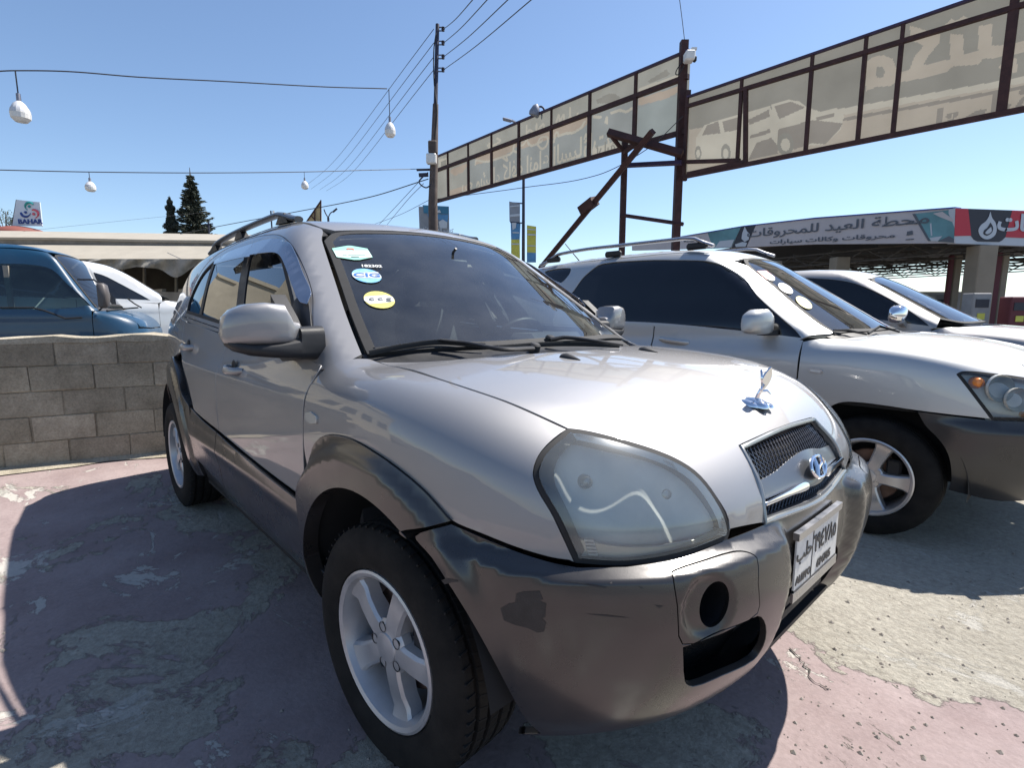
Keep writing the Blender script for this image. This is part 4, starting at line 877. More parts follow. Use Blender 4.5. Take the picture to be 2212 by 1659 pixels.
oS=dict(hoodline=hlS,hood_back=.02,nose=.8,hood_front=[(-.545,.83),(-.535,.80),(-.30,.79),(0,.79)],
 wing=fyz([(-.60,.897)])+[lampS[3],lampS[2],lampS[1],lampS[0],lampS[11],lampS[10]]+sxz([(.475,.722),(.34,.727),(.19,.732),(.04,.740),(-.09,.740),(-.16,.725),(-.23,.675),(-.33,.62),(-.385,.62),(-.385,.85),(-.392,1.06)]),wing_c={0,5,6,10,12,22,23,25},
 doors=dict(front_door=[(-.39,1.07),(-.388,.62),(-1.40,.64),(-1.40,1.135)],rear_door=[(-1.405,1.135),(-1.405,.64),(-2.05,.66),(-2.38,1.17)],rear_quarter=[(-2.385,1.17),(-2.05,.66),(-3.3,.66),(-3.3,1.2)]),
 dlo=dlo,dlo_c={12},glass='black_glass',frame=[(-.33,-.70,1.09)]+pxb(SPO,zp(Z2,2212,[(1030,705),(950,655),(800,540),(640,400),(500,290)]))+txy([(-1.03,-.512),(-1.1,-.53),(-1.4,-.56),(-1.8,-.57),(-2.4,-.56),(-2.9,-.50)])+sxz([(-3.1,1.45),(-3.25,1.2),(-2.4,1.165),(-1.4,1.13),(-.42,1.065)]),frame_c={0,5,13,16},
 extra_holes=[pxb(SPO,zp(Z6,2212,[(65,425),(130,398),(285,388),(292,410),(270,455),(205,515)]))],
 roof=[(-.985,0),(-.99,-.3),(-1.0,-.495),(-1.10,-.52),(-1.5,-.555),(-2.2,-.555),(-2.85,-.48),(-3.05,0)],
 screen=txy([(-.14,0),(-.17,-.3),(-.25,-.52)])+pxb(SPO,zp(Z2,2212,[(1045,705),(965,655),(815,540),(655,400),(515,292)]))+txy([(-.985,-.3),(-.975,0)]),screen_c=3,
 inner=[(-.25,1.08),(.2,1.0),(.28,.9),(.30,.76),(.30,.70),(.30,.72),(-.30,.72),(-.42,.55),(-2.1,.5),(-2.3,.75),(-2.9,.75),(-3.2,.5),(-3.3,1.1),(-2.4,1.1),(-1.4,1.08)],len=(-3.2,.6))
car(S2,SPO,'silver_paint_pale',oS)
# arch, bumper, lamp
SB=Disp(SPO,lambda X:.022*(1-ss(X[...,2],.66,.725))*ss(X[...,0],.2,.45))
bo=sxz([(.475,.716),(.34,.721),(.20,.726)])+[(p[0],p[1],p[2]) for p in sxz([(.235,.66),(.29,.595),(.325,.525),(.342,.43),(.335,.33)])]+fyz([(-.70,.30),(-.5,.33),(0,.33),(0,.70),(-.4,.715),(-.62,.722)],SB)
panel('front_bumper',SB,bo,(.72,-.62,.1),'cladding_dark' if 'cladding_dark' in MATS else mat('cladding_dark',(.030,.029,.030),.32,.3,.5,.5,noise=.1,nscale=7,rvar=.08,coatr=.15),S2,res=.035,hem=.02,corner={0,2,7,10,11},n=3,mirror=True,holes=[(fyz([(-.74,.60),(-.66,.605),(-.62,.57),(-.64,.50),(-.71,.49),(-.745,.54)],SB),{},3)])
fl=fyz([(-.735,.60),(-.70,.602),(-.685,.57),(-.69,.51),(-.715,.50),(-.74,.545)],SB); panel('fog_lamp',SB,fl,(.72,-.6,.1),'lamp_clear',S2,off=-.006,res=.03,hem=.01,n=3,mirror=True)
panel('fog_recess',SB,fyz([(-.74,.60),(-.66,.605),(-.62,.57),(-.64,.50),(-.71,.49),(-.745,.54)],SB),(.72,-.6,.1),'under_black',S2,off=-.02,res=.04,inset=-.01,hem=-.02,n=3,mirror=True)
panel('arch_lip',Disp(SPO,lambda X:0*X[...,0]+.004),sxz([(.20,.733),(.04,.742),(-.09,.742),(-.165,.727),(-.235,.677),(-.30,.63)]+[(-.33,.5),(-.345,.36),(-.375,.36),(-.37,.6)])[:10]+[],(0,-1,.1),'silver_paint_pale',S2,res=.03,hem=.05,n=2,mirror=True) if 0 else None
LDs=(.6,-.75,.3)
panel('headlamp_seal',SPO,lampS,LDs,'black_rubber',S2,off=.0005,res=.03,inset=-.002,hem=.02,corner={0,10,8},n=3,holes=[(lampS,{0,10,8},3,-.010)],mirror=True)
LL=panel('headlamp',SPO,lampS,LDs,'lens_glass_clear' if 'lens_glass_clear' in MATS else glass('lens_glass_clear',(.95,.97,.97),.92,.0,haze=.05,spec=1.),S2,off=.003,res=.03,inset=.008,hem=.01,corner={0,10,8},n=3,mirror=True)
panel('lamp_housing',SPO,lampS,LDs,'lamp_bright',S2,off=-.03,res=.03,hem=-.03,corner={0,10,8},n=3,mirror=True)
for P,r_,m_ in (((1925,1015),.030,'lamp_amber'),((2060,1050),.070,'lamp_clear'),((2160,1120),.06,'lamp_clear')):
    c=SPO.px(zp(Z2,2212,[P]),-.012)[0][0]
    for sg in (-1,1):
        q=MB(); q.lathe([(r_,0),(r_*.96,.012),(r_*.6,-.02),(r_*.25,-.035),(.001,-.036)] if m_!='lamp_amber' else [(r_,-.02),(r_,.0),(r_*.7,.018),(.001,.022)],(c[0],c[1]*-sg,c[2]),(.75,sg*.65,.1),20); q.build('lamp_bowl',m_,S2)
c=SPO.px(zp(Z2,2212,[(2140,1205)]),-.012)[0][0]
for sg in (-1,1):
    q=MB(); q.box((c[0]+.04,(c[1]+.05)*-sg,c[2]-.004),(.18,.05,.028),[(.62,sg*.78*1,0),(-sg*.78,.62,0),(0,0,1)],bev=.008); q.build('indicator',"lamp_amber",S2)
for x in (0,-2.63):
    for sg in (-1,1):
        wheel(S2,(x,sg*.745,.328),sg,0,'tyre_rubber','alloy_bright',1,Rt=.330,Wt=.215,lod=0)
        q=MB(); q.lathe([(.43,-.125),(.43,.26),(.001,.26)],(x,sg*.72,.335),(0,-sg,0),28,ang=(-.1,math.pi+.1)); q.build('wheel_arch_liner','under_black',S2)
panel('sill_cladding',Disp(SPO,lambda X:0*X[...,0]+.01),sxz([(-.385,.61),(-1.4,.63),(-2.1,.65),(-2.15,.3),(-1.2,.28),(-.38,.28)]),(0,-1,.0),'cladding_paint',S2,res=.06,hem=.02,corner={0,2,3,5},n=2,mirror=True)
# mirror, handle, badge, rails, stickers, wiper
for sg in (-1,1):
    rings=[]
    for (w,x,z,hx,hz,p) in ((.84,-.60,1.155,.05,.045,3),(.86,-.60,1.165,.058,.066,3.5),(.90,-.605,1.175,.062,.078,3.6),(.97,-.615,1.175,.060,.076,3.4),(1.02,-.625,1.168,.05,.062,3),(1.04,-.635,1.16,.03,.04,2.5)):
        rings.append(((x,sg*w,z),(hx,0,0),(0,0,hz),p))
    ms=loft('mirror_shell',rings,'silver_paint_pale',S2,24); q=MB(); q.bar((-.56,sg*.80,1.11),(-.60,sg*.90,1.11),.06,.035); q.build('mirror_foot','black_plastic',S2)
hx=SPO.px(zp(Z6,2212,[(1060,995),(1300,1030)]))[0]
for sg in (-1,1):
    q=MB(); P=[(hx[0][0]+(hx[1][0]-hx[0][0])*t,sg*(abs(hx[0][1])+.030*math.sin(math.pi*t)**.6),hx[0][2]+(hx[1][2]-hx[0][2])*t) for t in np.linspace(0,1,10)]; q.tube(P,.012,10,squash=(1,1.4)); q.build('door_handle','silver_paint_pale',S2)
    q=MB(); q.tube([(x,sg*(.535),1.70+.075*ss(np.array(-x),1.1,1.32)*(1-ss(np.array(-x),2.6,2.85))-.03*ss(np.array(-x),2.2,2.9)) for x in np.linspace(-1.12,-2.85,24)],.016,10,squash=(1.2,.9)); q.build('roof_rail','chrome_dull',S2)
    for xx in (-1.25,-2.0,-2.68):
        q=MB(); q.box((xx,sg*.535,1.71),(.16,.045,.05),bev=.014); q.build('rail_foot','black_plastic',S2)
panel('side_badge',Disp(SPO,lambda X:0*X[...,0]+.006),pxb(SPO,zp(Z2,2212,[(880,925),(900,922),(960,932),(968,945),(962,958),(890,950)])),(0,-1,.1),'chrome_dull',S2,res=.03,hem=.006,n=2)
panel('side_badge_face',Disp(SPO,lambda X:0*X[...,0]+.008),pxb(SPO,zp(Z2,2212,[(892,933),(955,940),(955,951),(895,945)])),(0,-1,.1),'sticker_white',S2,res=.03,hem=.002,n=1)
def stS(P,m,off=.001): panel('screen_sticker',SPO,pxb(SPO,P,off),(.6,0,.8),m,S2,off=off,res=.05,hem=0,n=1)
stS(zp(Z2,2212,[(560,322),(620,320),(672,360),(668,382),(620,375),(590,350)]),'sticker_red'); stS(zp(Z2,2212,ellP(640,360,36,18,.5)),'sticker_white',.002); stS(zp(Z2,2212,ellP(738,430,52,24,.55)),'sticker_white'); stS(zp(Z2,2212,ellP(738,430,40,17,.55)),'sticker_blue',.002); stS(zp(Z2,2212,ellP(852,518,58,26,.6)),'sticker_yellow'); stS(zp(Z2,2212,ellP(852,520,38,12,.6)),'sticker_white',.002)
q=MB(); 
def ss3(P,up): return SPO.px(zp(Z2,2212,[P]),up)[0][0]
q.tube([ss3((1035,690),.006),ss3((1120,690),.014),ss3((1240,715),.010)],[.006,.009,.006],6); q.tube([ss3((1250,710),.01),ss3((1320,665),.03),ss3((1440,700),.02)],[.008,.009,.006],6); q.build('wiper','black_rubber',S2)
panel('cowl_panel',SPO,txy([(.035,0),(-.02,-.3),(-.2,-.68),(-.30,-.69),(-.26,-.5),(-.18,-.3),(-.15,0),(-.18,.3),(-.26,.5),(-.30,.69),(-.2,.68),(-.02,.3)]),(.3,0,1),'black_plastic',S2,off=-.012,res=.05,n=1)
q=MB(); q.tube([(-2.55,-.30,1.69),(-2.75,-.30,1.88)],[.006,.004],6); q.build('aerial','black_plastic',S2)
q=MB(); q.box((-.62,0,.95),(.5,1.3,.2),bev=.05); q.build('dashboard','interior_grey',S2)
for y in (-.36,.36): loft('seat_back',[((-1.45,y,.80),(.07,0,0),(0,.24,0),4),((-1.5,y,1.1),(.07,0,0),(0,.25,0),4),((-1.6,y,1.45),(.045,0,0),(0,.13,0),3)],'seat_cloth',S2,16)
# ---------------- third car, half hidden behind the second ----------------
TH=copy.copy(TUC); TH.pos=(.63,5.40,0.); TH.roof=([-3.4,-2.8,-2.2,-1.6,-1.2,-.9,-.5],[1.58,1.655,1.69,1.70,1.675,1.615,1.50]); TH.wa=R(29); TH.wx=-.05
TH.xf=SPO.xf; TH.cw=SPO.cw
S3=thing('silver_crossover','silver crossover with round chrome wing mirror, farthest right of the parked cars','car',TH.pos)
use(TH); oS=dict(oS); ZC=(2050,480,2576,880)
d3=pxb(TH,zp(ZC,2182,[(0,912),(200,925),(380,955),(600,1035),(850,1165),(1040,1285),(1195,1412),(800,1362),(540,1332)]))+sxz([(-1.3,1.15),(-2.3,1.2),(-2.42,1.32),(-2.3,1.5),(-2.0,1.58),(-1.65,1.60)])
oT=dict(oS); oT.update(wing=[(.335,.935),(.40,.84),(.475,.722),(.34,.727),(.19,.732),(.04,.740),(-.09,.740),(-.16,.725),(-.23,.675),(-.33,.62),(-.385,.62),(-.385,.85),(-.392,1.06)],wing_c={0,3,4,6,13,14,16},hood_front=[(-.60,.93),(-.535,.80),(-.30,.79),(0,.79)],hoodline=txy([(-.22,-.68),(-.02,-.70),(.16,-.69),(.32,-.655)]),dlo=d3,dlo_c={6},extra_holes=[],
 frame=sxz([(-.36,1.09)])+txy([(-.36,-.66),(-.5,-.63),(-.75,-.575),(-.95,-.53),(-1.1,-.525),(-1.5,-.555),(-2.2,-.555),(-2.85,-.49)])+sxz([(-3.1,1.45),(-3.25,1.2),(-2.4,1.165),(-1.4,1.13),(-.42,1.065)]),frame_c={0,1,8,13},
 screen=txy([(-.12,0),(-.15,-.3),(-.22,-.5),(-.35,-.645),(-.5,-.612),(-.75,-.555),(-.94,-.51),(-1.0,-.3),(-1.0,0)]),screen_c=3)
car(S3,TH,'silver_paint',oT)
mirror_ell(S3,(-.62,-.96,1.205),(.065,.13,.085),'chrome','silver_paint',(0,.80,1.10))
for x in (0,-2.63):
    for sg in (-1,1): wheel(S3,(x,sg*.745,.340),sg,0,'tyre_rubber','alloy_bright',1,Rt=.345,Wt=.225,lod=0)
q=MB(); q.box((-.62,0,.95),(.5,1.3,.2),bev=.05); q.build('dashboard','interior_grey',S3)
panel('front_bumper',Disp(TH,lambda X:0*X[...,0]+.01),fyz([(-.72,.72),(-.4,.78),(0,.78),(.4,.78),(.72,.72),(.70,.33),(0,.33),(-.70,.33)],TH),(1,0,.1),'silver_paint',S3,res=.08,n=2)
# ---------------- blue van behind the wall ----------------
paint('blue_paint',(.002,.042,.095),.0,.4,damt=.015)
MATS['blue_paint'].node_tree.nodes['Principled BSDF'].inputs['Coat Weight'].default_value=.55
_va=R(70); _A=dep((212,660),7.3)
VAN=Body(pos=(float(_A[0]-(math.cos(_va)*-.02+math.sin(_va)*.75)),float(_A[1]-(math.sin(_va)*-.02-math.cos(_va)*.75)),0.),yaw=_va,wm=([.2,.5,.9,1.2,1.35,1.5],[.78,.82,.83,.815,.80,.77]),xf=([.2,.5,.9,1.02,1.12,1.2,1.3],[.46,.52,.50,.47,.40,.28,.1]),xr=([.2,1.5],[-3.9,-3.9]),x0=-.4,x1=-3.0,n=4.,
 hood=([-1,-.1,.05,.2,.33,.42,.5],[1.27,1.265,1.25,1.22,1.17,1.10,1.0]),crown=.05,tops=.9,ktop=.08,
 cw=([.9,1.15,1.3,1.5,1.8,1.95,2.1],[.78,.81,.80,.77,.70,.665,.60]),cpl=.02,cx=-1.6,cflat=.8,wa=R(58),wx=.03,wz=1.27,wc=.20,
 roof=([-4,-2,-1,-.8,-.6,-.4],[2.13,2.15,2.14,2.12,2.07,1.98]),rcrown=.07,ra=R(80),rx=-3.9,kA=.05,kR=.08,fl=1.1)
SV=thing('blue_van','dark blue van with grey wing mirror standing behind the concrete block wall','van',VAN.pos,VAN.yaw)
use(VAN); ZV=(0,560,480,880)
dv=pxb(VAN,zp(ZV,2212,[(20,448),(200,446),(330,452),(420,480),(560,600),(720,760),(900,905),(800,912),(560,915),(300,940),(100,962)]))
dv=sxz([(-1.62,1.84),(-1.0,1.85),(-.70,1.845),(-.50,1.79),(-.34,1.60),(-.17,1.40),(-.10,1.30),(-.3,1.275),(-.7,1.255),(-1.2,1.25),(-1.62,1.25)])
oV=dict(wglass='black_glass' if 0 else 'tint_glass',hoodline=txy([(.0,-.70),(.12,-.69),(.22,-.67),(.30,-.64)])+fyz([(-.60,1.06)]),hood_back=.10,nose=.5,hood_front=[(-.59,1.0),(-.3,.98),(0,.98)],
 wing=fyz([(-.62,1.0)])+sxz([(.38,.9),(.36,.72),(.30,.7),(-.05,.7),(-.08,.95),(-.07,1.22)]),wing_c={0,4,6,8},
 doors=dict(front_door=[(-.085,1.25),(-.085,.5),(-1.20,.5),(-1.70,1.27)],side_panel=[(-1.705,1.27),(-1.25,.5),(-3.8,.5),(-3.8,1.28)]),
 dlo=dv,dlo_c={0,6,10},glass='van_glass' if 'van_glass' in MATS else glass('van_glass',(.50,.72,.72),.62,0,haze=.03,hazec=(.2,.35,.38),spec=1.1).name,
 frame=sxz([(-.02,1.25)])+txy([(-.075,-.70),(-.2,-.675),(-.35,-.645),(-.44,-.625),(-.56,-.60),(-.85,-.62),(-1.5,-.63),(-3.8,-.62)])+sxz([(-3.85,1.3),(-1.7,1.255),(-.08,1.235)]),frame_c={0,1,5,8,9},
 roof=[(-.52,0),(-.53,-.3),(-.57,-.58),(-.85,-.605),(-1.5,-.62),(-3.8,-.61),(-3.82,0)],roof_c={2,5},
 screen=txy([(.0,0),(-.02,-.35),(-.05,-.66),(-.2,-.635),(-.35,-.60),(-.485,-.57),(-.50,-.3),(-.495,0)]),screen_c=2,
 inner=[(-.1,1.2),(.3,1.1),(.35,.8),(.2,.75),(-.5,.75),(-.7,.5),(-3.7,.5),(-3.7,1.2)],len=(-3.7,.2))
car(SV,VAN,'blue_paint',oV)
panel('front_face',VAN,fyz([(-.66,.98),(-.3,.965),(0,.965),(.3,.965),(.66,.98),(.68,.35),(-.68,.35)]),(1,0,.1),'blue_paint',SV,res=.1,n=1)
q=MB(); q.box((-.98,-.70,1.55),(.055,.05,.55)); q.build('window_pillar','interior_beige',SV)
q=MB(); q.box((-.25,0,1.22),(.5,1.4,.12),bev=.04); q.build('dashboard','interior_grey',SV)
for y in (-.4,.4): loft('seat_back',[((-1.30,y,.9),(.07,0,0),(0,.24,0),4),((-1.36,y,1.2),(.07,0,0),(0,.24,0),4),((-1.42,y,1.52),(.045,0,0),(0,.13,0),3)],'seat_cloth',SV,14)
q=MB(); bl=pxb(VAN,zp(ZV,2212,[(0,985),(380,985),(520,1020),(760,1110),(950,1100)]),.008); q.tube(bl,.012,6); q.build('belt_moulding','black_plastic',SV)
for sg in (-1,):
    mr=bpy.data.objects.new('wing_mirror',None); COL.objects.link(mr); mr.parent=SV
    C=np.array([.12,sg*1.02,1.44])
    loft('mirror_shell',[(C+(0,0,-.17),(.03,0,0),(0,.05,0),2.5),(C+(0,0,-.145),(.055,0,0),(0,.085,0),3),(C+(.01,0,0),(.062,0,0),(0,.095,0),3.2),(C+(0,0,.135),(.055,0,0),(0,.085,0),3),(C+(-.01,0,.165),(.03,0,0),(0,.05,0),2.5)],'mirror_grey' if 'mirror_grey' in MATS else mat('mirror_grey',(.085,.075,.072),.5,noise=.15),mr,20)
    q=MB(); q.tube([C+(-.04,-sg*.02,.17),C+(-.12,-sg*.12,.215),(-.22,sg*.74,1.66)],.011,8); q.build('mirror_arm','black_plastic',mr); q=MB(); q.tube([C+(-.03,-sg*.02,-.16),C+(-.06,-sg*.1,-.17),(.0,sg*.80,1.24)],.012,8); q.build('mirror_arm','black_plastic',mr)
q=MB(); q.tube([VAN.px([P],.015)[0][0] for P in zp(ZV,2212,[(1240,1020),(1420,1000),(1600,985)])],.012,6); q.tube([VAN.px([P],.02)[0][0] for P in zp(ZV,2212,[(1480,880),(1560,940),(1640,985)])],.01,6); q.build('wiper','black_rubber',SV)
for x in (-.45,-3.1):
    for sg in (-1,1): wheel(SV,(x,sg*.72,.33),sg,0,'tyre_rubber','alloy',0,Rt=.33,Wt=.2,lod=0)
# ---------------- white people carrier behind the van ----------------
paint('white_paint',(.70,.70,.69),0.,.35,damt=.06)
q0=at((356,650),0,-9.3)
WHT=Body(pos=(-9.3-.80,float(q0[1])+.30,0.),yaw=R(90),wm=([.2,.5,.9,1.2,1.4,1.6],[.80,.84,.85,.84,.82,.78]),xf=([.2,.5,.9,1.1,1.25,1.35],[.75,.85,.86,.84,.74,.5]),xr=([.2,1.5],[-4.2,-4.2]),x0=-.3,x1=-3.0,n=3.6,
 hood=([-1,-.3,-.05,.2,.5,.7,.85],[1.40,1.40,1.40,1.375,1.31,1.24,1.1]),crown=.06,tops=.9,ktop=.10,
 cw=([1.0,1.25,1.4,1.6,1.9,2.05,2.2],[.79,.83,.82,.77,.68,.61,.52]),cpl=.03,cx=-1.8,cflat=.8,wa=R(36),wx=-.08,wz=1.41,wc=.30,
 roof=([-4,-2.4,-1.5,-1.1,-.8],[2.03,2.06,2.05,2.0,1.92]),rcrown=.08,ra=R(75),rx=-4.1,kA=.05,kR=.09,fl=1.2)
SW=thing('white_people_carrier','white people carrier with raked windscreen parked behind the blue van','van',WHT.pos,WHT.yaw)
use(WHT)
oW=dict(hoodline=txy([(-.2,-.70),(.05,-.71),(.3,-.69),(.55,-.62)]),hood_back=.0,nose=.85,hood_front=[(-.5,1.12),(-.25,1.08),(0,1.08)],
 wing=[(.62,1.1),(.64,.85),(.55,.72),(-.38,.72),(-.40,1.0),(-.38,1.35)],wing_c={0,3,6,8},
 doors=dict(front_door=[(-.40,1.35),(-.40,.5),(-1.45,.5),(-1.45,1.42)],side_panel=[(-1.455,1.42),(-1.455,.5),(-4.0,.5),(-4.0,1.45)]),
 dlo=sxz([(-.50,1.405),(-.66,1.52),(-.9,1.68),(-1.1,1.80),(-1.4,1.87),(-2.5,1.89),(-3.6,1.85),(-3.7,1.5),(-2.5,1.46),(-1.2,1.43)]),dlo_c={0,6,7},glass='tint_glass',
 frame=sxz([(-.34,1.38)])+txy([(-.36,-.68),(-.55,-.645),(-.8,-.59),(-1.0,-.55),(-1.12,-.54),(-1.5,-.58),(-2.5,-.58),(-3.8,-.57)])+sxz([(-4.0,1.5),(-1.45,1.41),(-.42,1.36)]),frame_c={0,1,5,8,9},
 roof=[(-1.05,0),(-1.06,-.3),(-1.1,-.52),(-1.5,-.565),(-2.5,-.57),(-3.8,-.56),(-3.85,0)],roof_c={2,5},
 screen=txy([(-.13,0),(-.16,-.3),(-.34,-.66),(-.55,-.62),(-.8,-.565),(-1.0,-.525),(-1.04,-.3),(-1.035,0)]),screen_c=2,
 inner=[(-.3,1.3),(.4,1.2),(.55,.9),(.4,.75),(-.5,.75),(-.7,.5),(-3.9,.5),(-3.9,1.3)],len=(-3.9,.5))
car(SW,WHT,'white_paint',oW)
panel('front_face',WHT,fyz([(-.68,1.06),(-.3,1.06),(0,1.06),(.3,1.06),(.68,1.06),(.70,.35),(-.70,.35)]),(1,0,.1),'white_paint',SW,res=.1,n=1)
for x in (0,-2.9):
    for sg in (-1,1): wheel(SW,(x,sg*.74,.33),sg,0,'tyre_rubber','alloy',0,Rt=.33,Wt=.2,lod=0)
use(TUC)
# ---------------- ground ----------------
def ground_mat():
    m=bpy.data.materials.new('worn_painted_concrete'); m.use_nodes=True; nt=m.node_tree; b=nt.nodes['Principled BSDF']; L=nt.links.new; N=nt.nodes.new
    tc=N('ShaderNodeTexCoord')
    def noise(s,d=8,r=.6,dist=0.,vec=None):
        n=N('ShaderNodeTexNoise'); n.inputs['Scale'].default_value=s; n.inputs['Detail'].default_value=d; n.inputs['Roughness'].default_value=r; n.inputs['Distortion'].default_value=dist; L(vec or tc.outputs['Object'],n.inputs['Vector']); return n.outputs['Fac']
    def ramp(f,a,b_,c0=(0,0,0,1),c1=(1,1,1,1)):
        r=N('ShaderNodeValToRGB'); r.color_ramp.elements[0].position=a; r.color_ramp.elements[1].position=b_; r.color_ramp.elements[0].color=c0; r.color_ramp.elements[1].color=c1; L(f,r.inputs[0]); return r.outputs[0]
    def mix(f,a,b_,mode='MIX'):
        x=N('ShaderNodeMix'); x.data_type='RGBA'; x.blend_type=mode
        for i,v in ((0,f),(6,a),(7,b_)):
            if hasattr(v,'links') or hasattr(v,'is_linked'): L(v,x.inputs[i])
            else: x.inputs[i].default_value=v
        return x.outputs[2]
    mp=N('ShaderNodeMapping'); mp.inputs['Rotation'].default_value=(0,0,.9); mp.inputs['Scale'].default_value=(.75,1.15,1); L(tc.outputs['Object'],mp.inputs[0])
    conc=ramp(noise(2.2,9,.65),.3,.72,(.33,.305,.26,1),(.45,.425,.37,1))
    grit=ramp(noise(34,9,.75),.30,.68,(.70,.685,.66,1),(1.16,1.15,1.12,1)); conc=mix(1.0,conc,grit,'MULTIPLY')
    red=ramp(noise(2.6,9,.62),.3,.75,(.225,.170,.165,1),(.335,.272,.262,1))
    sx=N('ShaderNodeSeparateXYZ'); L(tc.outputs['Object'],sx.inputs[0])
    def rng(v,a_,b_):
        q=N('ShaderNodeMapRange'); q.interpolation_type='SMOOTHSTEP'; q.inputs[1].default_value=a_; q.inputs[2].default_value=b_; L(v,q.inputs[0]); return q.outputs[0]
    def mth(op,a_,b_):
        q=N('ShaderNodeMath'); q.operation=op
        for i,v in enumerate((a_,b_)):
            if hasattr(v,'links'): L(v,q.inputs[i])
            else: q.inputs[i].default_value=v
        return q.outputs[0]
    worn=mth('MULTIPLY',mth('MULTIPLY',rng(sx.outputs[1],.45,.95),rng(sx.outputs[0],.2,.6)),.17)   # tracks of tyres have worn the paint off here
    nm=noise(1.15,12,.68,.45,mp.outputs[0]); mk=ramp(mth('SUBTRACT',nm,worn),.445,.458)
    base=mix(mk,conc,red)
    pale=ramp(noise(1.7,13,.74,1.1,mp.outputs[0]),.575,.587); base=mix(mth('MULTIPLY',pale,.8),base,(.46,.44,.395,1))
    dark=ramp(noise(1.0,10,.7),.58,.72); base=mix(mth('MULTIPLY',dark,.55),base,(.15,.125,.125,1))
    fine=ramp(noise(70,5,.65),.33,.66,(.90,.895,.89,1),(1.06,1.06,1.06,1)); base=mix(1.0,base,fine,'MULTIPLY')
    spots=ramp(noise(22,3,.5),.72,.74); base=mix(mth('MULTIPLY',spots,.55),base,(.11,.10,.09,1))
    L(base,b.inputs['Base Color']); b.inputs['Roughness'].default_value=.88; b.inputs['Specular IOR Level'].default_value=.3
    bp=N('ShaderNodeBump'); bp.inputs['Strength'].default_value=.75; bp.inputs['Distance'].default_value=.03
    rough_=mth('MULTIPLY',noise(30,9,.72),mth('SUBTRACT',1.15,mk)); hh=mth('ADD',mth('ADD',rough_,mth('MULTIPLY',noise(5,9,.6),.5)),mth('ADD',mth('MULTIPLY',mk,.10),mth('MULTIPLY',pale,-.10))); L(hh,bp.inputs['Height']); L(bp.outputs[0],b.inputs['Normal'])
    MATS['ground']=m
ground_mat()
mat('far_ground',(.105,.10,.095),.95,noise=.25,nscale=.4)
def gz(x,y): return .012*math.sin(x*1.7+.5)*math.cos(y*1.3)+.006*math.sin(x*4.1+y*3.3)
def apron():
    n=70; xs=np.linspace(-4.6,9,n); ys=np.linspace(-3.6,12,n); V=[];Fc=[]
    for x in xs:
        for y in ys:
            e=min(1,max(0,min(x+4.6,9-x,y+3.6,12-y)/.8)); V.append((x,y,.004+e*.0*gz(x,y)))
    for i in range(n-1):
        for j in range(n-1): Fc.append((i*n+j,i*n+j+1,(i+1)*n+j+1,(i+1)*n+j))
    return V,Fc
V,Fc=apron(); pv=mesh('forecourt_paving',V,[f[::-1] for f in Fc],'ground'); pv['kind']='structure'; pv.location.z=-.004
for p in pv.data.polygons:
    pass
g=mesh('ground',[(-900,-900,-.02),(900,-900,-.02),(900,900,-.02),(-900,900,-.02)],[(0,1,2,3)],'far_ground'); g['kind']='structure'
# cracks and pebbles on the paving
mat('crack_dark',(.055,.048,.042),.95)
random.seed(11)
def crack(P):
    X=[at(p,2,.0045) for p in P]; X=smooth_pts(X,6); b=MB(); V=[];Fc=[]
    for i,x in enumerate(X):
        d=X[min(i+1,len(X)-1)]-X[max(i-1,0)]; n_=np.array([-d[1],d[0],0]); n_/=np.linalg.norm(n_)+1e-9; w=random.uniform(.001,.004); j=random.uniform(-.008,.008); V+=[x+n_*(j+w),x+n_*(j-w)]
    for i in range(len(X)-1): Fc.append((2*i,2*i+1,2*i+3,2*i+2))
    b.add(V,Fc); o=b.build('crack','crack_dark',pv)
    for v in o.data.vertices: v.co.z=.0085
crack([(1705,1400),(1735,1432),(1762,1474),(1790,1490)])
mat('pebble',(.24,.21,.18),.95,noise=.4,nscale=6)
b=MB()
for k in range(300):
    u=random.random()
    if u<.75: P=(random.uniform(1640,2212),random.uniform(1180,1659))
    else: P=(random.uniform(0,1200),random.uniform(1100,1659))
    x=at(P,2,0); r=random.choice((.002,.003,.003,.004,.006,.008))*random.uniform(.7,1.3); a=random.random()*6
    V=[]
    for i in range(5): V.append((x[0]+r*math.cos(a+i*1.257)*random.uniform(.7,1.2),x[1]+r*math.sin(a+i*1.257)*random.uniform(.7,1.2),.001))
    V.append((x[0],x[1],r*.8+.001)); b.add(V,[(i,(i+1)%5,5) for i in range(5)])
o=b.build('pebbles','pebble',None,False); tag(o,'small loose stones scattered over the worn forecourt','gravel',kind='stuff')
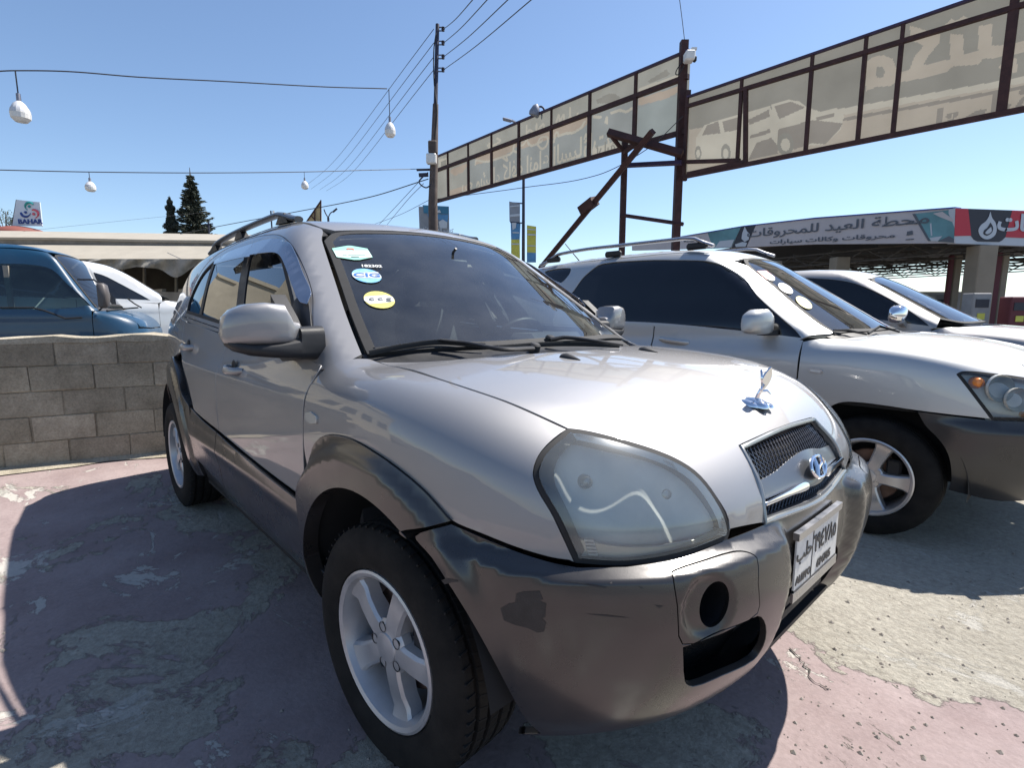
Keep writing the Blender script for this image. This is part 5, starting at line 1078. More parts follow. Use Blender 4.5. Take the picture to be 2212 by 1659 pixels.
# ---------------- concrete block wall ----------------
W0=at((0,1020),2,0); W1=at((340,985),2,0); wd_=(W1-W0)/np.linalg.norm(W1-W0); wn=np.array([wd_[1],-wd_[0],0])  # towards the yard
if np.dot(wn,CAM-W0)<0: wn=-wn
wall=thing('block_wall','low wall of bare grey concrete blocks behind the silver SUV','wall',tuple(W0),math.atan2(wd_[1],wd_[0]))
def blockmat(nm,c1,c2):
    m=bpy.data.materials.new(nm); m.use_nodes=True; nt=m.node_tree; b=nt.nodes['Principled BSDF']; L=nt.links.new; N=nt.nodes.new
    g=N('ShaderNodeNewGeometry'); oi=N('ShaderNodeObjectInfo')
    def nz(sc,d=8,r=.65):
        n=N('ShaderNodeTexNoise'); n.inputs['Scale'].default_value=sc; n.inputs['Detail'].default_value=d; n.inputs['Roughness'].default_value=r; L(g.outputs['Position'],n.inputs['Vector']); return n.outputs['Fac']
    def rp(f,p0,p1,a,c):
        r=N('ShaderNodeValToRGB'); r.color_ramp.elements[0].position=p0; r.color_ramp.elements[1].position=p1; r.color_ramp.elements[0].color=a; r.color_ramp.elements[1].color=c; L(f,r.inputs[0]); return r.outputs[0]
    def mul(a,c):
        x=N('ShaderNodeMix'); x.data_type='RGBA'; x.blend_type='MULTIPLY'; x.inputs[0].default_value=1.; L(a,x.inputs[6]); L(c,x.inputs[7]); return x.outputs[2]
    col=rp(nz(5,10,.7),.3,.7,tuple(c1)+(1,),tuple(c2)+(1,)); col=mul(col,rp(nz(1.3,6),.35,.62,(.62,.60,.56,1),(1.08,1.06,1.02,1))); col=mul(col,rp(oi.outputs['Random'],0,1,(.80,.79,.77,1),(1.12,1.11,1.08,1))); col=mul(col,rp(nz(60,4),.3,.6,(.78,.77,.75,1),(1.1,1.1,1.1,1)))
    L(col,b.inputs['Base Color']); b.inputs['Roughness'].default_value=.95
    bp=N('ShaderNodeBump'); bp.inputs['Strength'].default_value=.7; bp.inputs['Distance'].default_value=.012; ad=N('ShaderNodeMath'); ad.operation='ADD'; L(nz(90,6,.7),ad.inputs[0]); L(nz(14,8),ad.inputs[1]); L(ad.outputs[0],bp.inputs['Height']); L(bp.outputs[0],b.inputs['Normal']); MATS[nm]=m
for i,(c1,c2) in enumerate((((.32,.285,.225),(.47,.43,.35)),((.29,.26,.205),(.43,.39,.32)),((.34,.30,.245),(.50,.455,.375)))): blockmat('block%d'%i,c1,c2)
blockmat('mortar',(.25,.22,.175),(.36,.325,.265)); blockmat('cement_cap',(.36,.325,.265),(.50,.46,.385))
s0,s1=-1.6,6.0; sgn=np.sign(np.cross([1,0],[0,1]))
# in the wall's frame x runs along it, +y/-y depends on the side of the camera
loc_n=np.array([np.dot(wn,wd_),np.dot(wn,[-wd_[1],wd_[0],0]),0]); fy=np.sign(loc_n[1])
random.seed(3); protos=[]
for pi in range(9):
    h=np.array([.1978,.10,.0982]); bm=bmesh.new(); bmesh.ops.create_cube(bm,size=2.); 
    for v in bm.verts: v.co=Vector((v.co.x*h[0],v.co.y*h[1],v.co.z*h[2]))
    bmesh.ops.bevel(bm,geom=bm.edges[:],offset=.005,segments=1,affect='EDGES')
    for v in bm.verts: v.co+=Vector((random.uniform(-.004,.004),random.uniform(-.003,.003),random.uniform(-.004,.004)))
    me=bpy.data.meshes.new('block'); bm.to_mesh(me); bm.free(); me.materials.append(MATS['block%d'%(pi%3)]); protos.append(me)
for r in range(5):
    x=s0-(r%2)*.2+random.uniform(-.02,.02)
    while x<s1:
        o=bpy.data.objects.new('block',random.choice(protos)); COL.objects.link(o); o.parent=wall; o.location=(x+.2,fy*(-.10+random.uniform(-.004,.004)),.1+r*.2+.012); o.rotation_euler=(0,random.uniform(-.008,.008),random.choice((0,math.pi))+random.uniform(-.01,.01)); x+=.4+random.uniform(.0,.010)
b=MB(); b.box(((s0+s1)/2,-fy*.105,.5),(s1-s0,.190,1.0)); b.build('mortar_core','mortar',wall)
V=[];Fc=[];n=60
for i in range(n+1):
    x=s0+(s1-s0)*i/n; hh=1.045+.012*math.sin(i*1.3)+random.uniform(-.008,.008)
    for (dy,dz) in ((.006,1.0+random.uniform(-.02,0)),(.004,hh-.01),(-.02,hh),(-.19,hh+random.uniform(-.006,.006)),(-.215,1.0)): V.append((x,fy*dy,dz))
for i in range(n):
    for k in range(4): Fc.append((i*5+k,i*5+k+1,i*5+6+k,i*5+5+k))
b=MB(); b.add(V,Fc); b.build('cement_capping','cement_cap',wall,True,30)
# strip of pale spilled cement at the wall foot
V=[];Fc=[]
for i in range(41):
    x=s0+(s1-s0)*i/40; w=.10+.05*math.sin(i*.9)+random.uniform(-.02,.03); V+=[(x,fy*.0,.035),(x,fy*w*.6,.02),(x,fy*w,.0085)]
for i in range(40):
    for k in range(2): Fc.append((i*3+k,i*3+k+1,i*3+4+k,i*3+3+k))
b=MB(); b.add(V,Fc); b.build('cement_fillet','cement_cap',wall,True)
# ---------------- vertical planes facing the picture ----------------
HN=np.array([CF[0],CF[1],0]); HN/=np.linalg.norm(HN)
def vplane(P,t): return dep(P,t)
def slab(root,name,pts,o,n,th,m,back=True,smooth=False):
    """outline traced on a vertical plane, given a real thickness away from the viewer"""
    X=[onpl(p,o,n) for p in pts]; ez=np.array(n,float); ez/=np.linalg.norm(ez)
    if np.dot(ez,X[0]-CAM)<0: ez=-ez
    ex=np.cross([0,0,1],ez); ex/=np.linalg.norm(ex); ey=np.cross(ez,ex); c=X[0]
    b=MB(); b.prism([(np.dot(x-c,ex),np.dot(x-c,ey)) for x in X],c,ex,ey,th,ez); return b.build(name,m,root,smooth)
# ---------------- shop building at the back left ----------------
bo=dep((300,600),26); 
BLD=thing('shop_building','long low cream building with grey band and sagging tarpaulin behind the blue van','building',(0,0,0))
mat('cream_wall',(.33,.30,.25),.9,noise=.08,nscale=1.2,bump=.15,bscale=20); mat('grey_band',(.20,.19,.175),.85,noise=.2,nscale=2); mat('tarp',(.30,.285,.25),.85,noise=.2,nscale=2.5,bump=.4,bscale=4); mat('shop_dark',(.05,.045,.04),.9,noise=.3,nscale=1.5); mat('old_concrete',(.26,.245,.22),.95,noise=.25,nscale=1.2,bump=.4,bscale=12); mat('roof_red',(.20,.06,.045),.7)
def slope(root,name,topP,botP,ot,ob,m,th=.12):
    A=[onpl(p,ot,HN) for p in topP]; B=[onpl(p,ob,HN) for p in botP]; b=MB(); nn=len(A)
    V=A+B+[v-np.array([0,0,th]) for v in A+B]; Fc=[(i,i+1,nn+i+1,nn+i) for i in range(nn-1)]+[(2*nn+i,3*nn+i,3*nn+i+1,2*nn+i+1) for i in range(nn-1)]+[(nn+i,nn+i+1,3*nn+i+1,3*nn+i) for i in range(nn-1)]+[(i,2*nn+i,2*nn+i+1,i+1) for i in range(nn-1)]
    b.add(V,Fc); return b.build(name,m,root,False)
slope(BLD,'upper_roof',[(-400,497),(0,498),(120,500),(300,503),(620,508),(900,510)],[(-400,511),(0,512),(120,513),(300,517),(620,522),(900,524)],bo+HN*5.,bo+HN*1.5,'cream_wall')
slab(BLD,'band',[(-400,511),(0,512),(300,517),(900,524),(900,534),(300,528.5),(0,526),(-400,525)],bo+HN*1.55,HN,.3,'grey_band')
slope(BLD,'lower_roof',[(-400,525),(0,526),(300,528.5),(620,531),(900,534)],[(-400,558),(0,560),(300,563),(620,564.5),(900,566)],bo+HN*1.6,bo-HN*1.6,'cream_wall')
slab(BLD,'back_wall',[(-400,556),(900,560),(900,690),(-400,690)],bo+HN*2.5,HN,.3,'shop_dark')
slab(BLD,'low_wall',[(230,632),(330,630),(520,633),(520,700),(230,700)],bo-HN*1.0,HN,.25,'old_concrete')
for x in (262,308,377,430,480): slab(BLD,'post',[(x,560),(x+4,560),(x+4,690),(x,690)],bo+HN*.4,HN,.12,'old_concrete')
# tarpaulin: a hanging sheet with folds
V=[];Fc=[];nx_,nz_=46,8
for i in range(nx_+1):
    u=i/nx_; px_=150+u*370; sag=14+ (28*math.exp(-((px_-375)/28)**2))+10*math.exp(-((px_-275)/30)**2)+4*math.sin(u*30)
    for k in range(nz_+1):
        q=onpl((px_,559+sag*k/nz_),bo-HN*(1.75+.14*math.sin(u*37+k*.5)+.06*math.sin(u*91)),HN); V.append(q)
for i in range(nx_):
    for k in range(nz_): Fc.append((i*(nz_+1)+k,i*(nz_+1)+k+1,(i+1)*(nz_+1)+k+1,(i+1)*(nz_+1)+k))
b=MB(); b.add(V,Fc); b.build('tarpaulin','tarp',BLD,True,80)
for k,(xa,xb,y) in enumerate(((325,350,632),(385,402,631),(300,318,640))): slab(BLD,'stacked_goods',[(xa,y-6),(xb,y-8),(xb,y),(xa,y)],bo-HN*.9,HN,.3,'cream_wall')
# ---------------- sign on the dome roof ----------------
so_=dep((60,470),32); SG=thing('roof_sign','white roof sign with three coloured swirls reading BAHAR','sign'); mat('sign_white',(.60,.66,.74),.6); mat('logo_teal',(.02,.30,.30),.6); mat('logo_blue',(.02,.06,.26),.6); mat('logo_red',(.62,.10,.14),.6); mat('steel_dark',(.10,.09,.09),.6,.3)
ZS=(0,480,320,640)
slab(SG,'board',zp(ZS,2212,[(285,150),(690,195),(735,610),(215,605)]),so_,HN,.06,'sign_white')
def swirl(c,r,a0,a1,m,w=18):
    P=[]; 
    for t in np.linspace(a0,a1,16): P.append((c[0]+r*math.cos(t),c[1]+r*math.sin(t)*.92))
    X=[onpl(p,so_-HN*.03,HN) for p in zp(ZS,2212,P)]; b=MB(); b.tube(X,[.02+.05*math.sin(math.pi*min(1,.15+i/15)) for i in range(16)],6,squash=(1,1)); b.build('logo_swirl',m,SG)
    b=MB(); q=onpl(zp(ZS,2212,[c])[0],so_-HN*.03,HN); b.lathe([(.001,.04),(.075,.03),(.08,0)],q,-HN,16); b.build('logo_disc',m,SG)
swirl((510,270),75,R(330),R(120),'logo_teal'); swirl((445,372),82,R(180),R(10),'logo_blue'); swirl((585,400),80,R(-110),R(70),'logo_red')
q=zp(ZS,2212,[(525,535)])[0]; c=onpl(q,so_-HN*.02,HN); textmesh('sign_lettering','BAHAR',.38,'logo_blue',SG,c,CR,(0,0,1),.02,bold=.012,sx=1.22)
b=MB()
for pa,pb in (((285,150),(205,625)),((690,195),(590,520)),((690,195),(740,620))): b.tube([onpl(x,so_+HN*.1,HN) for x in zp(ZS,2212,[pa,pb])],.025,6)
b.build('sign_strut','steel_dark',SG)
dm=thing('dome_roof','dark red shallow dome roof under the BAHAR sign','roof'); q=onpl((42,499),so_,HN); b=MB(); b.lathe([(.001,.42),(.5,.40),(1.0,.28),(1.35,.12),(1.5,-.05),(1.5,-6)],q+np.array([0,0,-.15]),(0,0,1),28); b.build('dome','roof_red',dm,True,60)
# ---------------- trees ----------------
mat('bark',(.09,.07,.055),.95,noise=.3,nscale=8,bump=.5,bscale=20)
def leafmat(n,c):
    m=bpy.data.materials.new(n); m.use_nodes=True; nt=m.node_tree; b=nt.nodes['Principled BSDF']; tc=nt.nodes.new('ShaderNodeTexCoord'); ns=nt.nodes.new('ShaderNodeTexNoise'); ns.inputs['Scale'].default_value=1.3; ns.inputs['Detail'].default_value=5; nt.links.new(tc.outputs['Object'],ns.inputs['Vector']); rp=nt.nodes.new('ShaderNodeValToRGB'); rp.color_ramp.elements[0].position=.3; rp.color_ramp.elements[1].position=.7; rp.color_ramp.elements[0].color=tuple(x*.6 for x in c)+(1,); rp.color_ramp.elements[1].color=tuple(x*1.5 for x in c)+(1,); nt.links.new(ns.outputs['Fac'],rp.inputs[0]); nt.links.new(rp.outputs[0],b.inputs['Base Color']); b.inputs['Roughness'].default_value=.8; b.inputs['Subsurface Weight'].default_value=0; MATS[n]=m
leafmat('needles',(.050,.060,.040)); leafmat('cypress_green',(.042,.050,.038)); leafmat('olive_green',(.07,.085,.05))
def conifer(name,label,P_top,P_base,halfpx,depth,kind,m,seed):
    rnd=random.Random(seed); top=dep(P_top,depth); base=onpl(P_base,top,HN); H=top[2]-base[2]; Rb=halfpx/FPX*depth; g0=np.array([top[0],top[1],-.02])
    t=thing(name,label,'tree',tuple(g0),0,'conifers beyond the building'); L0=np.array([0,0,base[2]+.02])
    b=MB(); b.tube([(0,0,0),(0,0,L0[2]+H*.5),(0,0,L0[2]+H*.97)],[.22,.12,.02],10); b.build('trunk','bark',t)
    b=MB(); br=MB()
    def leaf(p,s,d):
        a=np.array([rnd.gauss(0,1),rnd.gauss(0,1),rnd.gauss(0,.6)]); a/=np.linalg.norm(a); u=np.cross(a,d); u/=np.linalg.norm(u)+1e-9; b.add([p-u*s*.35,p+d*s,p+u*s*.35,p-d*s*.5],[(0,1,2,3)])
    if kind=='spruce':
        nz=30
        for i in range(nz):
            f=i/nz; z=L0[2]+H*f*.98-.6; r=Rb*(1-f)**.85*(.85+.3*rnd.random())+.06
            for k in range(rnd.randint(9,13)):
                an=rnd.random()*6.283; rr=r*rnd.uniform(.55,1.12); dirv=np.array([math.cos(an),math.sin(an),0])
                pts=[]; 
                for s in np.linspace(0,1,9): pts.append(np.array([0,0,z])+dirv*rr*s+np.array([0,0,.16*rr*s*s*1.4-.22*rr*s+.12*rr*s**3]))
                br.tube(pts,[.03*(1-s)+.005 for s in np.linspace(0,1,9)],4,False)
                for j in range(int(38*rr)+14):
                    s=rnd.random()**.7; q=pts[min(8,int(s*8))]+np.array([rnd.gauss(0,.09),rnd.gauss(0,.09),rnd.gauss(-.03,.06)])*(.5+.6*(1-s)); leaf(q,rnd.uniform(.08,.18),(dirv+np.array([rnd.gauss(0,.5),rnd.gauss(0,.5),rnd.gauss(0,.3)]))/1.3)
    else:
        for j in range(5200):
            f=rnd.random(); z=L0[2]+H*f-.3; r=Rb*(1-f**1.8)**.7*(.8+.25*math.sin(f*23+3*math.sin(f*7))); an=rnd.random()*6.283; rr=r*rnd.random()**.35
            leaf(np.array([math.cos(an)*rr,math.sin(an)*rr,z]),rnd.uniform(.06,.15),np.array([math.cos(an)*.3,math.sin(an)*.3,1.])+np.array([rnd.gauss(0,.25),rnd.gauss(0,.25),0]))
    cr=b.build('crown',m,t,False)
    if br.v: br.build('branches','bark',t)
    return t
conifer('spruce_tree','tall open-branched spruce beyond the cream building','' and 0 or (409,357),(410,500),46,44,'spruce','needles',5)
conifer('cypress_tree','dense dark cypress to the left of the spruce',(365,420),(364,500),17,44,'cypress','cypress_green',8)
rnd=random.Random(2); bt=dep((8,475),34); tr=thing('olive_tree','sparse grey-green tree at the left edge beside the roof sign','tree',(bt[0],bt[1],-.02)); b=MB(); br=MB()
for k in range(10):
    an=rnd.random()*6.28; e=np.array([math.cos(an)*.75,math.sin(an)*.75,bt[2]+.2+rnd.uniform(-.2,.5)]); P=[np.array([0,0,bt[2]-1.2]),np.array([e[0]*.4,e[1]*.4,bt[2]-.35]),e]; br.tube(smooth_pts(P,4),.02,5,False)
    for j in range(60):
        s=rnd.uniform(.3,1); q=P[1]*(1-s)+P[2]*s+np.array([rnd.gauss(0,.13) for _ in range(3)]); a=np.array([rnd.gauss(0,1) for _ in range(3)]); a/=np.linalg.norm(a); u=np.cross(a,[0,0,1.]); u/=np.linalg.norm(u)+1e-9; s_=rnd.uniform(.05,.10); b.add([q-u*s_*.3,q+a*s_,q+u*s_*.3,q-a*s_],[(0,1,2,3)])
b.build('crown','olive_green',tr,False); br.tube([(0,0,0),(0,0,bt[2]-1.2)],[.14,.08],8); br.build('trunk','bark',tr)
# ---------------- Arabic lettering in joined forms, left-to-right visual order ----------------
_AF={'ا':'\ufe8d\ufe8e','ب':'\ufe8f\ufe90\ufe91\ufe92','ة':'\ufe93\ufe94','ت':'\ufe95\ufe96\ufe97\ufe98','ج':'\ufe9d\ufe9e\ufe9f\ufea0','ح':'\ufea1\ufea2\ufea3\ufea4','د':'\ufea9\ufeaa','ر':'\ufead\ufeae','س':'\ufeb1\ufeb2\ufeb3\ufeb4','ش':'\ufeb5\ufeb6\ufeb7\ufeb8','ط':'\ufec1\ufec2\ufec3\ufec4','ع':'\ufec9\ufeca\ufecb\ufecc','ف':'\ufed1\ufed2\ufed3\ufed4','ق':'\ufed5\ufed6\ufed7\ufed8','ك':'\ufed9\ufeda\ufedb\ufedc','ل':'\ufedd\ufede\ufedf\ufee0','م':'\ufee1\ufee2\ufee3\ufee4','ن':'\ufee5\ufee6\ufee7\ufee8','و':'\ufeed\ufeee','ي':'\ufef1\ufef2\ufef3\ufef4','ء':'\ufe80'}
def arab(s):
    out=[]
    for w in s.split(' '):
        r=''
        for i,c in enumerate(w):
            f=_AF[c]; prev=i>0 and len(_AF[w[i-1]])==4; nxt=i+1<len(w) and len(f)==4 and w[i+1]!='ء' and c!='ء'
            prev=prev and len(f)>1
            r+=f[(3 if prev else 2) if nxt else (1 if prev else 0)]
        out.append(r)
    return ' '.join(out)[::-1]
def cloth(name,c,tl=.6,noise=.12):
    m=bpy.data.materials.new(name); m.use_nodes=True; nt=m.node_tree; nt.nodes.clear(); L=nt.links.new; N=nt.nodes.new
    o=N('ShaderNodeOutputMaterial'); d=N('ShaderNodeBsdfDiffuse'); t=N('ShaderNodeBsdfTranslucent'); mx=N('ShaderNodeMixShader'); mx.inputs[0].default_value=tl
    tc=N('ShaderNodeTexCoord'); ns=N('ShaderNodeTexNoise'); ns.inputs['Scale'].default_value=1.1; ns.inputs['Detail'].default_value=7; L(tc.outputs['Object'],ns.inputs['Vector']); rp=N('ShaderNodeValToRGB'); rp.color_ramp.elements[0].position=.3; rp.color_ramp.elements[1].position=.7; rp.color_ramp.elements[0].color=tuple(x*(1-noise) for x in c)+(1,); rp.color_ramp.elements[1].color=tuple(min(1,x*(1+noise)) for x in c)+(1,); L(ns.outputs['Fac'],rp.inputs[0]); L(rp.outputs[0],d.inputs[0]); L(rp.outputs[0],t.inputs[0]); L(d.outputs[0],mx.inputs[1]); L(t.outputs[0],mx.inputs[2]); L(mx.outputs[0],o.inputs[0]); MATS[name]=m
cloth('banner_grey',(0.235, 0.232, 0.205)); cloth('banner_beige',(0.285, 0.255, 0.21)); cloth('banner_pale',(0.32, 0.3, 0.25)); cloth('banner_dark',(0.185, 0.178, 0.155)); cloth('banner_blue',(0.205, 0.225, 0.215)); cloth('banner_rose',(0.28, 0.235, 0.19)); cloth('banner_bluegrey',(0.205, 0.215, 0.205))
mat('rust_steel',(.055,.022,.020),.7,.2,noise=.35,nscale=6,bump=.2,bscale=60); mat('blue_steel',(.05,.03,.07),.55,.3,noise=.25,nscale=6)
def sheet(root,name,P,o,n,m,off=0.,th=.004): return slab(root,name,P,o-n/np.linalg.norm(n)*off*np.sign(np.dot(n,o-CAM)),n,th,m)
def barP(root,name,Pa,Pb,o,n,w,m,off=0.,d=None):
    nn=np.array(n)/np.linalg.norm(n)*np.sign(np.dot(n,o-CAM)); a=onpl(Pa,o-nn*off,n);c=onpl(Pb,o-nn*off,n); b=MB(); b.bar(a,c,w,d or w,nn); return b.build(name,m,root,False)

def intri(p,A,B,C):
    d=(B[1]-C[1])*(A[0]-C[0])+(C[0]-B[0])*(A[1]-C[1])
    if abs(d)<1e-12: return np.zeros(len(p),bool)
    a=((B[1]-C[1])*(p[:,0]-C[0])+(C[0]-B[0])*(p[:,1]-C[1]))/d; b=((C[1]-A[1])*(p[:,0]-C[0])+(A[0]-C[0])*(p[:,1]-C[1]))/d; return (a>=0)&(b>=0)&(a+b<=1)
def pl2(X): e=np.cross([0,0,1],n); X=np.atleast_2d(X); return np.stack([(X-o)@e,X[:,2]],1)
def pp(Z,P,zw=2212): return pl2(np.array([onpl(p,o,n) for p in zp(Z,zw,P)]))
def texttri(s,Pc,Pd,size,sx,bold):
    t=tline(s,Pc,Pd,size,'banner_pale',None,o,n,True,sx,bold); me=t.data; me.calc_loop_triangles(); V=pl2(np.array([v.co[:] for v in me.vertices])); T3=[tuple(l.vertices) for l in me.loop_triangles]; bpy.data.objects.remove(t); return V,T3
def stroke2(P,w):
    Q=np.array(smooth_pts([np.array(x) for x in P],5)); return Q,w
def printed(root,bays,layers,cell,names):
    """each bay one sheet of cloth; the print is flat colour on it"""
    for (ua,ub_) in bays:
        nu=max(2,int(abs(ub_-ua)/cell)); H=max(abs((ft(ua)-fb(ua))[2]),abs((ft(ub_)-fb(ub_))[2])); nv=int(H/cell)
        V=np.array([ft(ua+(ub_-ua)*i/nu)*(1-j/nv)+fb(ua+(ub_-ua)*i/nu)*(j/nv) for i in range(nu+1) for j in range(nv+1)])
        Fc=[(i*(nv+1)+j,i*(nv+1)+j+1,(i+1)*(nv+1)+j+1,(i+1)*(nv+1)+j) for i in range(nu) for j in range(nv)]
        C=pl2(V[np.array(Fc)].mean(1)); mi=np.zeros(len(Fc),int)
        for kind,dat,mt in layers:
            if kind=='poly': lo,hi=dat.min(0),dat.max(0)
            elif kind=='tri': lo,hi=dat[0].min(0),dat[0].max(0)
            else: lo,hi=dat[0].min(0)-dat[1],dat[0].max(0)+dat[1]
            s=np.where((C[:,0]>=lo[0])&(C[:,0]<=hi[0])&(C[:,1]>=lo[1])&(C[:,1]<=hi[1]))[0]
            if len(s)==0: continue
            if kind=='poly': h=inpoly(C[s],dat)
            elif kind=='tri':
                h=np.zeros(len(s),bool)
                for t in dat[1]: h|=intri(C[s],*[dat[0][i] for i in t])
            else:
                d=np.full(len(s),9.)
                for a_,b_ in zip(dat[0][:-1],dat[0][1:]):
                    e=b_-a_; tt=np.clip(((C[s]-a_)@e)/(e@e+1e-12),0,1); d=np.minimum(d,np.linalg.norm(C[s]-(a_+tt[:,None]*e),axis=1))
                h=d<dat[1]
            mi[s[h]]=mt
        mesh('cloth_sheet',V,Fc,None,root,False,None,mats=names,mi=mi.tolist())
# ---------------- left billboard ----------------
ZL=(1100,130,1750,530)
a=dep((945,387),20.4); c=dep((1475,208),12.5); n=np.cross(c-a,[0,0,1.]); n/=np.linalg.norm(n); o=a
if np.dot(n,o-CAM)<0: n=-n
BL=thing('billboard','long translucent billboard seen from behind, between electric pole and steel post','billboard')
top=zp(ZL,2212,[(-10,910),(100,865),(275,790),(475,695),(710,595),(990,478),(1320,345),(1715,175),(2100,25),(2170,0)]); mid=zp(ZL,2212,[(-10,1035),(100,990),(270,920),(470,835),(710,735),(985,645),(1310,520),(1700,380),(2090,255),(2165,232)]); bot=zp(ZL,2212,[(-10,1303),(100,1263),(270,1200),(470,1140),(700,1075),(975,1000),(1300,905),(1695,815),(2090,710),(2150,692)])
# straighten the edges: fit lines in the plane
def fitline(P):
    X=np.array([onpl(p,o,n) for p in P]); e=np.cross([0,0,1],n); u=(X-o)@e; k=np.polyfit(u,X[:,2],1); return lambda uu: o+e*uu+np.array([0,0,k[0]*uu+k[1]-o[2]]), u
ft,ut=fitline(top); fm,um=fitline(mid); fb,ub=fitline(bot)
us=ut
def quad(root,name,pts,m,off=0.,th=.004):
    b=MB(); nn=n*np.sign(np.dot(n,o-CAM)); P=[p-nn*off for p in pts]; ex=np.cross([0,0,1],nn); ey=np.array([0,0,1.]); c0=P[0]; b.prism([(np.dot(x-c0,ex),np.dot(x-c0,ey)) for x in P],c0,ex,ey,th,nn); return b.build(name,m,root,False)
LN=['banner_grey','banner_bluegrey','banner_rose','banner_pale','banner_dark','banner_blue']
def tline(s,Pc,Pd,size,m,root,oo,nn,flip=True,sx=1.,bold=.01):
    q0=onpl(Pc,oo,nn); q1=onpl(Pd,oo,nn); ex=q1-q0; ex/=np.linalg.norm(ex); return textmesh('lettering',s,size,m,root,q0,ex,(0,0,1)-ex*ex[2],.01,flip=flip,sx=sx,bold=bold)
lowpoly=np.concatenate([pl2(np.array([fm(u) for u in us[2:]])),pl2(np.array([fb(u)-np.array([0,0,.3]) for u in us[2:]]))[::-1]])
LY=[('poly',lowpoly,1)]
for P,m_ in (([(720,770),(980,670),(1300,555),(1300,600),(1240,660),(1100,700),(720,830)],'banner_rose'),([(330,900),(690,770),(690,800),(640,850),(480,930),(330,965)],'banner_rose'),([(1720,400),(2090,285),(2090,330),(1960,400),(1720,460)],'banner_rose'),([(110,1010),(260,950),(258,975),(215,1035),(150,1060),(115,1040)],'banner_rose'),([(110,1185),(262,1140),(262,1195),(110,1245)],'banner_rose'),([(1325,830),(1500,770),(1580,790),(1580,835),(1325,895)],'banner_pale'),([(1725,310),(2085,185),(2085,235),(1725,362)],'banner_pale'),([(15,925),(85,900),(85,985),(15,1010)],'banner_pale'),([(30,940),(75,925),(75,975),(30,990)],'banner_dark'),([(1360,410),(1470,355),(1530,360),(1570,395),(1460,440),(1370,440)],'banner_dark'),([(1800,250),(1960,150),(2000,190),(1820,270)],'banner_dark'),([(1720,480),(2090,360),(2090,690),(1720,790)],'banner_blue')): LY.append(('poly',pp(ZL,P),LN.index(m_)))
for P in ([(325,965),(330,930),(400,940),(470,930),(560,900),(640,860),(660,790),(650,840),(690,850),(690,740)],[(430,800),(460,780),(440,820),(500,790),(540,760),(510,740)],[(560,905),(600,930),(590,890)],[(720,800),(740,790),(760,750),(765,630),(770,760),(800,800),(850,790),(880,740),(940,730),(940,790),(900,830),(860,790),(900,760)],[(770,690),(790,670),(840,690),(850,620),(855,690)],[(880,640),(910,620),(910,660),(870,660)],[(1000,770),(1010,700),(1030,690),(1040,720),(1090,700),(1160,690),(1230,650),(1260,600)],[(1020,600),(1040,540),(1050,590),(1080,540),(1090,590),(1130,570),(1135,480),(1145,580),(1190,560),(1200,530)],[(1260,740),(1275,705),(1285,745),(1265,770)],[(1340,555),(1400,560)],[(1440,600),(1450,560),(1455,610)],[(1490,520),(1560,500),(1620,510),(1670,480)]): LY.append(('line',stroke2(pp(ZL,P),.036),3))
z1=zp(ZL,2212,[(745,985),(1170,845)]); LY.append(('tri',texttri(arab('بيع وشراء كافة انواع السيارات'),z1[0],z1[1],.74,.80,.012),3))
z1=zp(ZL,2212,[(1440,830),(1520,800)]); LY.append(('tri',texttri(arab('ادارة'),z1[0],z1[1],.42,.9,.01),4))
printed(BL,list(zip(us[:-1],us[1:])),LY,.024,LN)
for i,u in enumerate(us):
    if i in (0,len(us)-1): continue
    w=.075 if i in(4,6,7) else .045; b=MB(); b.bar(ft(u)-n*.06,fm(u)-n*.06,w,.06,n); b.build('upright','rust_steel',BL,False); b=MB(); b.bar(fm(u)-n*.06,fb(u)-n*.06,w+.03,.07,n); b.build('upright','rust_steel',BL,False)
u0,u1=us[0],us[-1]
for nm,f,w in (('top_rail',ft,.045),('middle_rail',fm,.11),('bottom_rail',fb,.11)):
    b=MB(); b.bar(f(u0)-n*.05,f(u1)-n*.05,w,.10,n); b.build(nm,'rust_steel' if nm!='top_rail' else 'blue_steel',BL,False)
o_left,n_left=o,n
# steel gantry: posts, cross bars and the leaning brace
GA=thing('steel_gantry','rusty steel gantry of two posts and a leaning brace between the billboards','gantry')
pd=12.3; pdir=HN; po=dep((1475,300),pd)
def vpost(root,name,Pt,t,w,m,zb=0.):
    q=dep(Pt,t); b=MB(); b.bar((q[0],q[1],zb),q,w,w,CF); return b.build(name,m,root,False)
def bb(root,name,Pa,ta,Pb,tb,w,m,h=None): b=MB(); b.bar(dep(Pa,ta),dep(Pb,tb),w,h or w,CF); return b.build(name,m,root,False)
vpost(GA,'post',(1478,88),pd,.17,'rust_steel'); vpost(GA,'post',(1350,300),pd+.9,.14,'rust_steel'); vpost(GA,'post',(1487,195),pd-.05,.10,'rust_steel',4.3)
bb(GA,'cross_bar',(1350,357),pd+.9,(1472,351),pd,.09,'blue_steel'); bb(GA,'cross_bar',(1341,464),pd+.9,(1476,484),pd,.07,'rust_steel'); bb(GA,'cross_bar',(1314,286),pd+.6,(1474,332),pd-.1,.15,'rust_steel'); bb(GA,'strut',(1320,292),pd+.6,(1345,325),pd+.8,.08,'rust_steel'); bb(GA,'strut',(1378,308),pd+.4,(1348,330),pd+.8,.08,'rust_steel')
bb(GA,'brace',(1410,283),pd-.3,(1168,578),pd+4.,.13,'rust_steel',.16); bb(GA,'brace_splice',(1285,433),pd+1.6,(1257,455),pd+2.0,.24,'rust_steel',.26)
